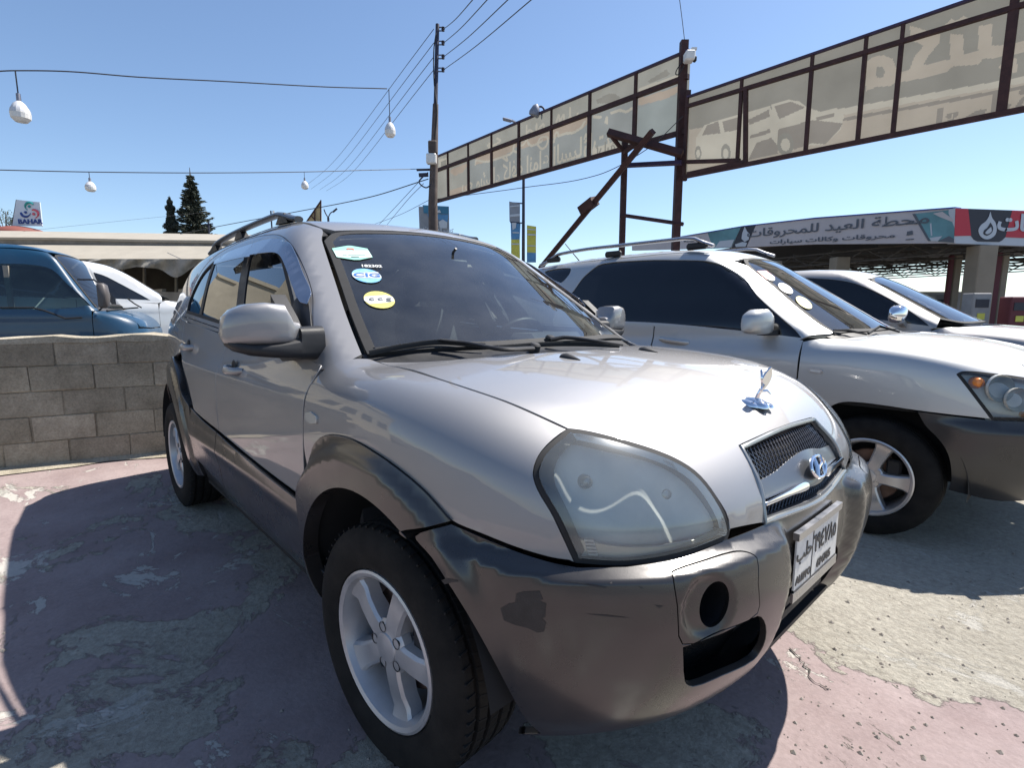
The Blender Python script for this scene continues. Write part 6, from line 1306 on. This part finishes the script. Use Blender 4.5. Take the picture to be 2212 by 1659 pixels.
b=MB(); b.box(dep((1489,122),pd-.2),(.22,.26,.22),[CR,HN,(0,0,1)],bev=.03); b.box(dep((1497,108),pd-.2),(.12,.2,.05),[CR,HN,(0,0,1)]); b.build('floodlight','white_plastic',GA); b=MB(); b.box(dep((1501,127),pd-.25),(.07,.10,.12),[CR,HN,(0,0,1)],bev=.02); b.build('floodlight_front','black_plastic',GA)
b=MB(); b.tube(smooth_pts([dep(p,pd-.1) for p in [(1476,130),(1462,150),(1460,160),(1466,160),(1478,140)]],5),.012,5); b.build('cable_loop','black_rubber',GA)
# ---------------- right billboard ----------------
a=dep((1486,296),12.3); c=dep((2212,108),8.1); n=np.cross(c-a,[0,0,1.]); n/=np.linalg.norm(n); o=a
if np.dot(n,o-CAM)<0: n=-n
Z3=(1676,0,2576,675); Z7=(2200,0,2576,350)
BR=thing('billboard','broad translucent billboard with printed cars, rising to the right edge, seen from behind','billboard'); BL['group']='billboards on the steel gantry'; BR['group']='billboards on the steel gantry'
ft,_=fitline(zp(Z3,2212,[(140,600),(465,495),(885,345),(1435,155),(1900,0)])); fm,_=fitline(zp(Z3,2212,[(140,660),(465,565),(885,430),(1215,330),(1435,255),(2110,80)])); fb,ub=fitline(zp(Z3,2212,[(130,1105),(465,1020),(885,925),(1205,875),(1420,835),(2110,715)]))
ud=[_x for _x in fitline(zp(Z3,2212,[(136,660),(463,700),(885,700),(1212,600),(1428,600),(2110,400)]))[1]]; ue=list(ud)+[ud[-1]+(ud[-1]-ud[-2])*.7,ud[-1]+(ud[-1]-ud[-2])*2.2]
RN=['banner_dark','banner_beige','banner_pale','banner_shade']
cloth('banner_shade',(0.185, 0.17, 0.148))
RY=[('poly',pp(Z3,[(140,800),(200,790),(460,760),(885,700),(1400,630),(2900,360),(2900,700),(2110,740),(1420,858),(885,948),(465,1042),(130,1120)]),1),('poly',pp(Z3,[(880,705),(2900,350),(2900,390),(880,745)]),2),('poly',pp(Z3,[(1090,728),(2900,400),(2900,428),(1090,748)]),3)]
for P in ([(182,985),(185,850),(235,772),(330,738),(450,706),(480,700),(480,985),(400,1000),(340,990),(220,985)],[(500,690),(640,650),(690,780),(690,930),(505,990)],[(650,645),(760,614),(820,625),(880,665),(960,690),(1050,662),(1100,715),(1080,800),(980,890),(820,905),(700,930),(660,760)]): RY.append(('poly',pp(Z3,P),2))
for P in ([(222,835),(252,772),(322,748),(336,822)],[(345,748),(455,718),(455,800),(362,815)],[(505,740),(635,675),(640,720),(515,770)],[(668,655),(770,625),(860,662),(700,735)],[(515,838),(640,795),(645,820),(520,855)],[(690,800),(900,740),(1090,760),(1070,800),(985,890),(900,885),(800,920),(690,930)],[(505,990),(560,880),(650,850),(690,900),(690,950)],[(925,725),(1040,695),(1040,720),(930,745)]): RY.append(('poly',pp(Z3,P),3))
for cx,cy,rx,ry in ((197,945,20,46),(368,945,30,58),(737,890,52,72)): RY.append(('poly',pp(Z3,ellP(cx,cy,rx,ry)),0)); RY.append(('poly',pp(Z3,ellP(cx,cy+3,rx*.55,ry*.55)),2))
RY.append(('poly',pp(Z3,[(1232,385),(1275,350),(1345,338),(1400,362),(1422,420),(1424,505),(1385,530),(1300,535),(1235,562)]),1)); RY.append(('poly',pp(Z3,[(1298,412),(1335,410),(1356,440),(1340,472),(1300,482)]),0))
for P in ([(425,300),(640,365),(785,405),(770,510),(650,650),(575,775),(900,700),(900,400),(1060,410),(1060,640),(1235,600),(1240,310),(1400,270),(1400,540),(1570,530),(1900,450),(1900,600),(1570,660),(1440,690),(1290,695),(1240,765),(940,785),(850,860),(560,930),(300,980),(290,870),(420,820),(470,680),(580,545),(420,455)],[(830,300),(920,215),(975,240),(1070,180),(1125,230),(1040,295),(940,320)],[(1465,800),(1570,700),(1700,690),(1700,860),(1570,860)]): RY.append(('poly',pp(Z7,P,1782),1))
z1=zp(Z3,2212,[(1955,690),(2085,658)]); RY.append(('tri',texttri(arab('لتجارة'),z1[0],z1[1],.50,1.05,.02),3))
printed(BR,list(zip(ue[:-1],ue[1:])),RY,.017,RN)
for i,u in enumerate(ue[:-1]):
    b=MB(); b.bar(ft(u)-n*.05,fm(u)-n*.05,.055 if i not in(5,) else .11,.06,n); b.build('upright','rust_steel',BR,False); b=MB(); b.bar(fm(u)-n*.05,fb(u)-n*.05,.07 if i not in(5,) else .13,.06,n); b.build('upright','rust_steel',BR,False)
for nm,f,w in (('top_rail',ft,.04),('middle_rail',fm,.075),('bottom_rail',fb,.085)):
    b=MB(); b.bar(f(ue[0])-n*.05,f(ue[-1])-n*.05,w,.08,n); b.build(nm,'rust_steel' if nm!='top_rail' else 'blue_steel',BR,False)
for Pa,Pb in (((130,1075),(480,1000)),((130,1000),(455,990)),((492,555),(490,1005))):
    z1=zp(Z3,2212,[Pa,Pb]); barP(BR,'stiffener',z1[0],z1[1],o-n*.06,n,.08,'rust_steel')
# ---------------- electricity pole with lines ----------------
ed=16.; PO=thing('electricity_pole','tall dark electricity pole with four insulators left of the billboard','pole')
q=dep((945,52),ed); qb=dep((935,440),ed); mat('pole_steel',(.045,.045,.07),.6,.3,noise=.2); mat('pole_rust',(.10,.075,.065),.7,.2,noise=.3,nscale=4)
gb=np.array([qb[0],qb[1],0]); b=MB(); pm=dep((941,225),ed); b.tube([pm,q],[.062,.058],10); b.build('upper_tube','pole_steel',PO); b=MB(); b.tube([gb,qb,pm],[.16,.14,.085],12); b.build('lower_tube','pole_rust',PO)
b=MB(); 
INS=[]
for y in (62,92,122,150):
    c=dep((947,y),ed); e=c+CR*.14; INS.append(e+CR*.02)
    b=MB(); b.bar(c+np.array([0,0,.05]),e+np.array([0,0,.05]),.025); b.bar(c-np.array([0,0,.05]),e-np.array([0,0,.05]),.025); b.lathe([(.02,-.07),(.055,-.05),(.03,-.02),(.06,0),(.03,.02),(.055,.05),(.02,.07)],e,(0,0,1),12); b.build('insulator','pole_steel',PO)
b=MB(); b.box(dep((935,318),ed-.2),(.26,.22,.36),[CR,HN,(0,0,1)],bev=.03); b.build('meter_box','pole_rust',PO); b=MB(); b.box(dep((932,343),ed-.2),(.30,.2,.30),[CR,HN,(0,0,1)],bev=.03); b.build('junction_box','white_plastic',PO)
b=MB(); b.bar(dep((900,367),ed),dep((940,366),ed),.05); b.bar(dep((905,378),ed),dep((925,377),ed),.10); b.tube(smooth_pts([dep(p,ed-.1) for p in [(925,372),(905,392),(920,405),(935,395)]],5),.02,6); b.build('bracket','pole_steel',PO)
b=MB(); b.tube(smooth_pts([dep(p,ed-.1) for p in [(942,70),(937,110),(938,180),(944,240),(939,300)]],5),.02,6); b.build('riser_cable','black_rubber',PO)
mat('cable',(.03,.03,.038),.6)
def wire(label,pts,r,cat='cable',grp=None,name='cable'):
    X=smooth_pts([dep(P,t) for P,t in pts],8); b=MB(); b.tube(X,r,5,False); o_=b.build(name,'cable',None); tag(o_,label,cat,grp); return o_
g1='power lines at the electricity pole'
names=['topmost','second','third','lowest']
for i,e in enumerate(INS):
    xr=(1030,1062,1108,1160)[i]; P0=pr3=None
    X=[e,(e+dep((xr,-12),ed*.55))/2+np.array([0,0,-.05]),dep((xr,-12),ed*.55)]; b=MB(); b.tube(smooth_pts(X,6),.010,5,False); o_=b.build('power_line','cable',None); tag(o_,'%s of the four power lines running from the pole to the upper right'%names[i],'cable',g1)
    xl=[(655,405),(672,408),(690,410),(705,412)][i]; X=[e-CR*.30,(e+dep(xl,60))/2+np.array([0,0,-.55]),dep(xl,60)]; b=MB(); b.tube(smooth_pts(X,8),.011,5,False); o_=b.build('power_line','cable',None); tag(o_,'%s of the four power lines sinking from the pole to the left distance'%names[i],'cable',g1)
wire('service cable sloping from the pole over the cream building roof',[((925,386),ed),((800,425),18),((640,457),21),((480,487),24),((390,505),26)],.016,grp=g1)
wire('thin cable dropping left from the pole brackets behind the car roof',[((918,378),ed),((870,430),20),((812,492),26)],.010,grp=g1); wire('lower thin cable dropping left beside the first one',[((915,396),ed),((880,432),20),((828,495),27)],.010,grp=g1); wire('faint cable crossing low behind the car roof towards the pole',[((930,430),ed),((860,465),20),((760,500),28)],.008,grp=g1)
wire('faint wire high over the roof sign at the left',[((-20,508),30),((0,505),30),((250,478),32),((450,458),36)],.007,grp=g1)
wire('guy wire rising from the top of the gantry post',[((1479,88),12.3),((1474,45),12.0),((1467,-10),11.6)],.008,grp=g1)
wire('slack cable hanging below the left billboard',[((940,430),ed),((1130,405),15.5),((1290,378),13.5),((1400,320),12.6),((1476,250),12.2)],.010,grp=g1)
# ---------------- festoon of yard lamps ----------------
mat('lamp_housing',(.60,.60,.62),.5,noise=.06,nscale=8); mat('lamp_cap',(.22,.23,.28),.5,.2)
f1=[((-30,155),5.2),((30,152),5.3),((150,154),5.5),((300,166),5.8),((480,175),6.2),((700,187),6.7),((836,191),7.0)]
wire('upper cord of the yard lamps across the sky at left',f1,.007,'cord','festoon cords'); wire('lower cord of the yard lamps running to the electricity pole',[((-30,366),10),((190,371),10.8),((430,373),11.8),((650,371),13.2),((800,367),14.6),((930,364),ed)],.010,'cord','festoon cords')
def bulb(label,Ptop,Pcap,Pbot,t,w):
    a=dep(Ptop,t); c=dep(Pcap,t); e=dep(Pbot,t); c=np.array([a[0],a[1],c[2]]); e=np.array([a[0],a[1],e[2]]); h=c[2]-e[2]; r=w/2/FPX*t
    L_=thing('yard_lamp',label,'lamp',tuple(e),0,'yard lamps hung on the cords'); z=a-e
    b=MB(); b.tube([(0,0,h*1.0),(0,0,z[2])],.006,6); b.build('drop_cord','cable',L_)
    b=MB(); b.lathe([(.001,h*1.02),(r*.22,h*1.02),(r*.24,h*.74),(r*.3,h*.72)],(0,0,0),(0,0,1),16); b.build('cap','lamp_cap',L_)
    b=MB(); b.lathe([(r*.28,h*.74),(r*.62,h*.64),(r*.95,h*.44),(r,h*.33)],(0,0,0),(0,0,1),16); b.build('housing','lamp_housing',L_,True,20)
    b=MB(); b.lathe([(r*1.0,h*.325),(r*1.02,h*.31),(r*.96,h*.12),(r*.62,.0),(.001,-h*.01)],(0,0,0),(0,0,1),16); b.build('diffuser','white_plastic',L_,True,20)
bulb('large yard lamp hanging at the far left of the sky',(33,153),(35,200),(35,258),5.3,36); bulb('yard lamp hanging at the end of the upper cord left of the pole',(840,191),(840,250),(840,291),7.0,23); bulb('yard lamp on the lower cord above the building, left of the trees',(192,371),(192,384),(193,412),10.8,20); bulb('small yard lamp on the lower cord above the SUV roof',(657,371),(657,384),(657,407),13.2,15)
# ---------------- signs in the middle distance ----------------
mat('sign_blue',(.05,.22,.36),.6,noise=.2,nscale=2); mat('sign_pale',(.55,.60,.64),.6); mat('sign_grey',(.28,.30,.33),.6,noise=.15,nscale=2); mat('sign_yellow',(.62,.58,.10),.6,noise=.15,nscale=2); mat('sign_lblue',(.10,.28,.50),.6,noise=.2,nscale=2); mat('sign_tan',(.45,.36,.20),.7,noise=.1)
o=dep((937,478),19); n=HN
S_=thing('street_sign','blue and white street sign just above the silver SUV roof','sign'); ZN=(1000,250,1400,650)
slab(S_,'panel',zp(ZN,1659,[(262,1100),(535,1115),(542,1440),(270,1400)]),o,n,.04,'sign_grey'); slab(S_,'side_panel',zp(ZN,1659,[(220,1115),(262,1118),(270,1400),(230,1385)]),o,n,.06,'sign_grey'); slab(S_,'header',zp(ZN,1659,[(268,1103),(532,1118),(534,1195),(272,1185)]),o-n*.02,n,.01,'sign_blue')
for P in ([(310,1190),(530,1200),(520,1280),(420,1250),(330,1260)],): slab(S_,'picture',zp(ZN,1659,P),o-n*.03,n,.008,'sign_lblue')
for P in ([(350,1280),(380,1240),(410,1275),(430,1330),(350,1335)],[(430,1275),(470,1250),(520,1280),(515,1345),(440,1340)],[(360,1160),(395,1140),(400,1165),(440,1150),(455,1180),(360,1185)],[(330,1215),(350,1205),(352,1235),(330,1240)]): slab(S_,'print',zp(ZN,1659,P),o-n*.045,n,.006,'sign_pale')
z1=zp(ZN,1659,[(425,1355),(520,1365)]); tline(arab('كتب السيارات'),z1[0],z1[1],.19,'sign_pale',S_,o-n*.05,n,False,1.,.004)
b=MB(); q=onpl(zp(ZN,1659,[(400,1400)])[0],o+n*.2,n); b.tube([(q[0],q[1],0),(q[0],q[1],q[2])],.05,8); b.build('pole','pole_steel',S_)
o=dep((1132,480),26); BP=thing('banner_pole','dark street pole with a blue and a yellow banner beyond the SUVs','pole')
q=dep((1131,385),26); b=MB(); b.tube([(q[0],q[1],0),q],[.10,.07],10); b.build('pole','pole_steel',BP)
for nm,P,m_ in (('grey_banner',[(1165,1062),(1278,1085),(1278,1282),(1168,1272)],'sign_grey'),('blue_banner',[(1180,1280),(1283,1290),(1275,1460),(1185,1460)],'sign_lblue'),('yellow_banner',[(1185,1460),(1275,1460),(1278,1659),(1185,1659)],'sign_yellow'),('pale_banner',[(1350,1310),(1447,1325),(1445,1475),(1350,1470)],'sign_yellow'),('lime_banner',[(1350,1470),(1445,1475),(1445,1600),(1350,1595)],'sign_yellow'),('foot_banner',[(1350,1595),(1445,1600),(1445,1700),(1350,1700)],'sign_lblue')): slab(BP,nm,zp(ZN,1659,P),o,HN,.03,m_)
for P in ([(1190,1285),(1240,1285),(1235,1340),(1200,1360)],[(1170,1110),(1270,1100),(1272,1112),(1170,1124)],[(1172,1200),(1275,1190),(1275,1215),(1172,1225)],[(1355,1345),(1440,1355),(1440,1365),(1355,1357)],[(1355,1400),(1440,1405),(1440,1420),(1355,1416)],[(1200,1380),(1270,1384),(1270,1396),(1200,1394)],[(1355,1520),(1440,1522),(1440,1532),(1355,1530)],[(1190,1500),(1270,1502),(1270,1515),(1190,1514)]): slab(BP,'banner_print',zp(ZN,1659,P),o-HN*.03,HN,.006,'sign_pale')
for y in (1085,1290): z1=zp(ZN,1659,[(1175,y-10),(1320,y)]); bb(BP,'banner_arm',z1[0],26,z1[1],26,.05,'pole_steel')
o=dep((680,460),30); FS=thing('far_billboard','small tan triangular billboard edge beyond the SUV roof','billboard'); ex_=dep((693,432),30)
slab(FS,'panel',[(658,483),(693,434),(694,490),(658,492)],o,HN,.1,'sign_tan')
for Pa,Pb in (((693,432),(693,495)),((660,482),(693,434)),((672,465),(690,487)),((680,452),(680,490))): bb(FS,'frame_bar',Pa,29.9,Pb,29.9,.06,'rust_steel')
b=MB(); q=dep((693,495),29.9); b.tube([(q[0],q[1],0),q],.08,8); b.build('leg','rust_steel',FS)
SL=thing('street_lamp','double-armed street lamp beyond the SUV roof','street lamp'); q=dep((709,485),32); t_=dep((709,470),32); b=MB(); b.tube([(q[0],q[1],0),t_],.07,8); b.build('pole','pole_steel',SL)
for Pm,Pe in (((703,460),(700,452)),((714,460),(722,455))):
    b=MB(); b.tube(smooth_pts([t_,dep(Pm,32),dep(Pe,32)],5),.035,6); b.build('arm','pole_steel',SL)
b=MB(); b.bar(dep((719,458),32),dep((728,450),32),.14,.08); b.build('lamp_head','pole_steel',SL)
SL2=thing('flood_lamp','curved-arm floodlight peeping over the left billboard','street lamp'); q=dep((1160,240),15.6); b=MB(); b.tube(smooth_pts([dep(p,16.) for p in [(1174,248),(1176,238),(1170,230),(1160,231)]],5),.03,6); b.build('arm','pole_steel',SL2); b=MB(); b.lathe([(.03,.18),(.10,.12),(.17,-.05),(.16,-.14),(.001,-.15)],dep((1156,238),16.),(.3,.1,1),14); b.build('lamp_head','lamp_cap',SL2)
SL3=thing('cobra_lamp','grey street lamp head peeping over the left billboard, left of the floodlight','street lamp'); b=MB(); b.tube(smooth_pts([dep(p,22) for p in [(1122,270),(1108,261),(1098,258)]],4),.05,6); b.build('arm','lamp_cap',SL3); b=MB(); b.bar(dep((1105,261),22),dep((1086,256),22),.20,.10,bev=.03); b.build('lamp_head','lamp_cap',SL3)
dp=thing('distribution_pole','thin pole with cross arm right of the spruce','pole'); q=dep((450,478),38); b=MB(); b.tube([(q[0],q[1],0),q],.06,8); b.build('pole','pole_steel',dp); bb(dp,'cross_arm',(443,485),38,(460,483),38,.07,'pole_steel')
dp=thing('distribution_pole','thin pole with insulators left of the tan billboard edge','pole'); q=dep((585,455),34); b=MB(); b.tube([(q[0],q[1],0),q],.05,8); b.build('pole','pole_steel',dp); b=MB(); b.box(dep((591,460),34),(.1,.1,.3)); b.build('insulator','white_plastic',dp)
# ---------------- fuel station ----------------
ZC=(2050,480,2576,880); ST=thing('fuel_station','fuel station with printed canopy fascia and red corner sign at the right','building')
mat('fascia_pink',(.56,.50,.49),.7,noise=.06,nscale=.6); mat('fascia_teal',(.14,.29,.31),.7,noise=.3,nscale=.8); mat('fascia_red',(.55,.03,.05),.6); mat('fascia_white',(.55,.57,.60),.6); mat('fascia_dark',(.045,.045,.055),.7); mat('canopy_steel',(.10,.085,.07),.8,noise=.3); mat('column_beige',(.30,.245,.18),.85,noise=.12,nscale=.8); mat('column_red',(.13,.028,.035),.7); mat('pump_grey',(.28,.27,.27),.6,noise=.15,nscale=2); mat('ink_grey',(.12,.13,.15),.7); mat('blue_edge',(.03,.06,.30),.5)
cc=dep(zp(ZC,2182,[(1465,360)])[0],20.); cl=dep((1607,512),29.); nl=np.cross(cl-cc,[0,0,1.]); nl/=np.linalg.norm(nl)
if np.dot(nl,cc-CAM)<0: nl=-nl
crr=dep((2400,500),21.5); nr=np.cross(crr-cc,[0,0,1.]); nr/=np.linalg.norm(nr)
if np.dot(nr,cc-CAM)<0: nr=-nr
fP=zp(ZC,2182,[(1465,178),(1452,545)]); topL=[fP[0],zp(ZC,2182,[(0,288)])[0],(1607,489),(1365,530)]; botL=[(1365,541),(1607,534),zp(ZC,2182,[(0,556)])[0],fP[1]]
slab(ST,'fascia',topL+botL,cc,nl,.25,'fascia_pink')
def f1_(name,P,m,off=.02,Z=ZC,zw=2182): return slab(ST,name,zp(Z,zw,P),cc-nl*off,nl,.01,m)
slab(ST,'edge_trim',[topL[0],topL[1],topL[2],topL[3],(1365,528),(1607,487),(topL[1][0],topL[1][1]-2.5),(topL[0][0],topL[0][1]-2.5)],cc-nl*.05,nl,.4,'blue_edge')
f1_('fascia_picture',[(1045,238),(1462,192),(1450,540),(1205,522)],'fascia_teal'); f1_('fascia_picture_edge',[(1015,240),(1045,237),(1205,522),(1180,522)],'ink_grey',.03); f1_('fascia_picture',[(255,1437),(462,1402),(400,1532),(290,1536)],'fascia_teal',.02,Z3,2212); f1_('fascia_emblem_field',[(462,1402),(553,1390),(495,1526),(404,1532)],'fascia_dark',.02,Z3,2212)
f1_('picture_shape',[(1230,235),(1330,215),(1450,300),(1440,325),(1300,270)],'fascia_pink',.035); f1_('picture_shape',[(1200,340),(1215,335),(1225,465),(1210,470)],'fascia_white',.035); f1_('picture_shape',[(1195,490),(1330,470),(1280,525),(1215,522)],'fascia_white',.035); f1_('picture_shape',[(1280,525),(1400,470),(1450,500),(1450,538)],'ink_grey',.037); f1_('picture_shape',[(300,1530),(330,1490),(420,1480),(400,1528)],'fascia_white',.035,Z3,2212)
flm=[(485,1400),(500,1430),(515,1445),(510,1480),(485,1495),(465,1475),(470,1440)]; f1_('flame_emblem',flm,'fascia_white',.035,Z3,2212); f1_('flame_print',[(425,1510),(470,1495),(500,1500),(490,1524),(430,1526)],'fascia_white',.035,Z3,2212)
z1=zp(Z3,2212,[(975,1405),(1410,1368)]); tline(arab('محطة العيد للمحروقات'),z1[0],z1[1],.56,'ink_grey',ST,cc-nl*.04,nl,False,1.75,.006)
z1=zp(Z3,2212,[(985,1478),(1410,1455)]); tline(arab('مازوت بنزين غاز زيوت') if all(c in _AF or c==' ' for c in 'مازوت بنزين غاز زيوت') else arab('محروقات وكالات سيارات'),z1[0],z1[1],.27,'ink_grey',ST,cc-nl*.04,nl,False,2.3,.004)
z1=zp(Z3,2212,[(160,1478),(240,1468)]); tline(arab('محطة'),z1[0],z1[1],.5,'ink_grey',ST,cc-nl*.04,nl,False,1.3,.010)
for P in ([(1480,1380),(1535,1376),(1535,1384),(1480,1388)],[(1490,1430),(1520,1425),(1525,1450),(1485,1455)],[(1480,1478),(1530,1474),(1530,1480),(1480,1484)]): f1_('fascia_print',P,'ink_grey',.03,Z3,2212)
# corner sign
def f2_(name,P,m,off=.02,th=.012): return slab(ST,name,zp(ZC,2182,P),cc-nr*off,nr,th,m)
f2_('corner_sign',[(1465,178),(2182,205),(2600,225),(2600,592),(2182,575),(1452,547)],'fascia_white',0,.25); f2_('red_field',[(1470,182),(1600,187),(1632,466),(1458,470)],'fascia_red'); f2_('red_field',[(2060,203),(2600,225),(2600,508),(1990,482)],'fascia_red'); f2_('dark_shield',[(1602,187),(2058,203),(1988,482),(1955,515),(1925,532),(1700,526),(1660,505),(1632,466)],'fascia_dark')
f2_('flame_emblem',smooth_pts([(1833,215),(1850,280),(1885,330),(1898,400),(1880,460),(1830,498),(1775,502),(1728,470),(1708,410),(1735,355),(1785,315),(1815,270)],4,True,{0}),'fascia_white',.035); f2_('flame_heart',smooth_pts([(1835,330),(1860,380),(1850,430),(1800,465),(1762,445),(1770,410),(1800,385)],4,True,{0}),'fascia_dark',.05); f2_('flame_heart_light',smooth_pts([(1840,375),(1845,420),(1805,450),(1780,440),(1800,410)],4,True,{0}),'fascia_white',.06)
z1=zp(ZC,2182,[(2330,350),(2500,357)]); tline(arab('محروقات'),z1[0],z1[1],.85,'fascia_white',ST,cc-nr*.04,nr,False,1.25,.03)
# canopy slab, trusses, columns, pumps
back=cc+ (cl-cc)*1.0; bx=MB(); tz=cc[2]+.55; e1=(cl-cc)/np.linalg.norm(cl-cc); e2=(crr-cc)/np.linalg.norm(crr-cc); e1[2]=e2[2]=0
V=[cc+e1*.3+e2*.3,cc+e1*26+e2*.3,cc+e1*26+e2*18,cc+e1*.3+e2*18]; zc=cc[2]+.1; bx.add([(v[0],v[1],zc) for v in V]+[(v[0],v[1],zc+.25) for v in V],[(0,3,2,1),(4,5,6,7),(0,1,5,4),(1,2,6,5),(2,3,7,6),(3,0,4,7)]); bx.build('canopy_roof','canopy_steel',ST,False)
for k in range(7):
    b=MB(); p0=cc+e1*.4+e2*(1.+k*2.6); p1=cc+e1*25+e2*(1.+k*2.6); z0_=cc[2]-.95; z1_=cc[2]-.45
    for z in (z0_,z1_): b.bar((p0[0],p0[1],z),(p1[0],p1[1],z),.06)
    m_=26
    for i in range(m_):
        a_=p0+(p1-p0)*i/m_; c_=p0+(p1-p0)*(i+1)/m_; b.bar((a_[0],a_[1],z0_ if i%2 else z1_),(c_[0],c_[1],z1_ if i%2 else z0_),.04)
    b.build('roof_truss','canopy_steel',ST,False)
for k in range(12):
    b=MB(); p0=cc+e2*.4+e1*(1.+k*2.1); p1=cc+e2*17+e1*(1.+k*2.1); b.bar((p0[0],p0[1],cc[2]-.7),(p1[0],p1[1],cc[2]-.7),.05); b.bar((p0[0],p0[1],cc[2]-.42),(p1[0],p1[1],cc[2]-.42),.05); b.build('purlin','canopy_steel',ST,False)
def column(x0,x1,t,m,ztop,nm='column'):
    a_=dep((x0,600),t); c_=dep((x1,600),t); w=np.linalg.norm(c_-a_); q=(a_+c_)/2; b=MB(); b.box((q[0],q[1],ztop/2),(w,w*.9,ztop),[CR,HN,(0,0,1)],bev=.03); return b.build(nm,m,ST,False)
zt=cc[2]-.72
column(1654,1682,27,'column_beige',zt); column(1796,1826,25,'column_beige',zt); column(2094,2134,20.6,'column_beige',zt); column(2046,2055,24,'column_red',zt); column(2055,2070,24.1,'column_beige',zt); column(2142,2156,23,'column_red',zt); column(2156,2171,23.1,'column_beige',zt); column(1861,1876,30,'column_red',zt-1.4,'far_post')
def pump(x0,x1,yt,t,m,extra=None):
    a_=dep((x0,660),t); c_=dep((x1,660),t); w=np.linalg.norm(c_-a_); q=(a_+c_)/2; z=dep(((x0+x1)/2,yt),t)[2]; r=thing('fuel_pump',extra,'fuel pump',(q[0],q[1],-.02),YAW-R(90),'fuel pumps under the canopy'); b=MB(); b.box((0,0,z/2),(w,.5,z),bev=.03); b.build('cabinet',m,r,False); b=MB(); b.box((0,-.26,z*.80),(w*.7,.02,z*.16)); b.build('display','fascia_dark',r,False); b=MB(); b.box((0,-.262,z*.55),(w*.4,.02,z*.12)); b.build('notice','sign_yellow',r,False); b=MB(); b.box((w*.5+.03,-.05,z*.6),(.06,.16,.3),bev=.02); b.build('nozzle','black_plastic',r,False)
pump(2088,2128,632,19.4,'pump_grey','grey fuel pump with yellow notice at the thick beige column'); pump(2010,2044,635,25,'pump_grey','paler grey fuel pump left of the red column'); pump(2170,2212,640,19.,'column_red','dark red fuel pump at the right edge of the station')
b=MB(); q=dep((1960,655),34); b.box((q[0],q[1],1.2),(9,1,2.4),[CR,HN,(0,0,1)]); b.build('kiosk','pump_grey',ST,False)
# far land
mat('hill_haze',(.42,.42,.42),.95,noise=.12,nscale=.02)
V=[];Fc=[];nn_=60
for i in range(nn_+1):
    P=(-300+i*46,0); d=ray((P[0],669)); d=d/np.linalg.norm(d[:2]); h=8+6*math.sin(i*.35)+4*math.sin(i*.9+1)+ (8 if P[0]>1700 else 0)
    q=CAM+d*420; V+=[(q[0],q[1],-1),(q[0]+d[0]*60,q[1]+d[1]*60,h),(q[0]+d[0]*200,q[1]+d[1]*200,-1)]
for i in range(nn_): 
    for k in range(2): Fc.append((i*3+k,i*3+k+1,i*3+4+k,i*3+3+k))
b=MB(); b.add(V,Fc); hl_=b.build('hills','hill_haze',None); hl_['kind']='structure'
# ---------------- houses across the yard, seen only in the reflections ----------------
random.seed(21); mat('house_stone',(.56,.48,.35),.9,noise=.12,nscale=.8,bump=.2,bscale=8); mat('house_stone_grey',(.50,.44,.33),.9,noise=.15,nscale=.8)
lab=['nearest cream','low cream','wide stone','narrow stone','tall cream','far stone','end cream']
for i,(x,y,w,d,h,rz) in enumerate(((-10,-7.5,3.5,3,4.2,.7),(-14,-6.0,4,3.4,5.3,.5),(-17,-10,5,4,6.4,.8),(-21,-6.6,4,4,6.,.6),(-26,-10.5,6,5,8.4,.7),(-32,-7.5,6,5,7.6,.5),(-28,-18,9,6,9.5,.8))):
    t=thing('stone_house','%s flat-roofed house left of the picture, mirrored in the SUV side windows'%lab[i],'house',(x,y,-.02),rz,'houses mirrored in the side windows'); b=MB(); b.box((0,0,h/2),(w,d,h)); b.box((0,0,h+.1),(w+.2,d+.2,.2)); b.box((random.uniform(-1,1),0,h+.7),(1.6,1.4,1.2)); b.build('wall','house_stone' if i%2==0 else 'house_stone_grey',t,False)
    for k in range(3):
        b=MB(); b.box((-w/2+(k+.5)*w/3,d/2+.01,h*.45),(.7,.06,1.0)); b.build('window','shop_dark',t,False); b=MB(); b.box((w/2+.01,-d/2+(k+.5)*d/3,h*.45),(.06,.6,1.0)); b.build('window','shop_dark',t,False)
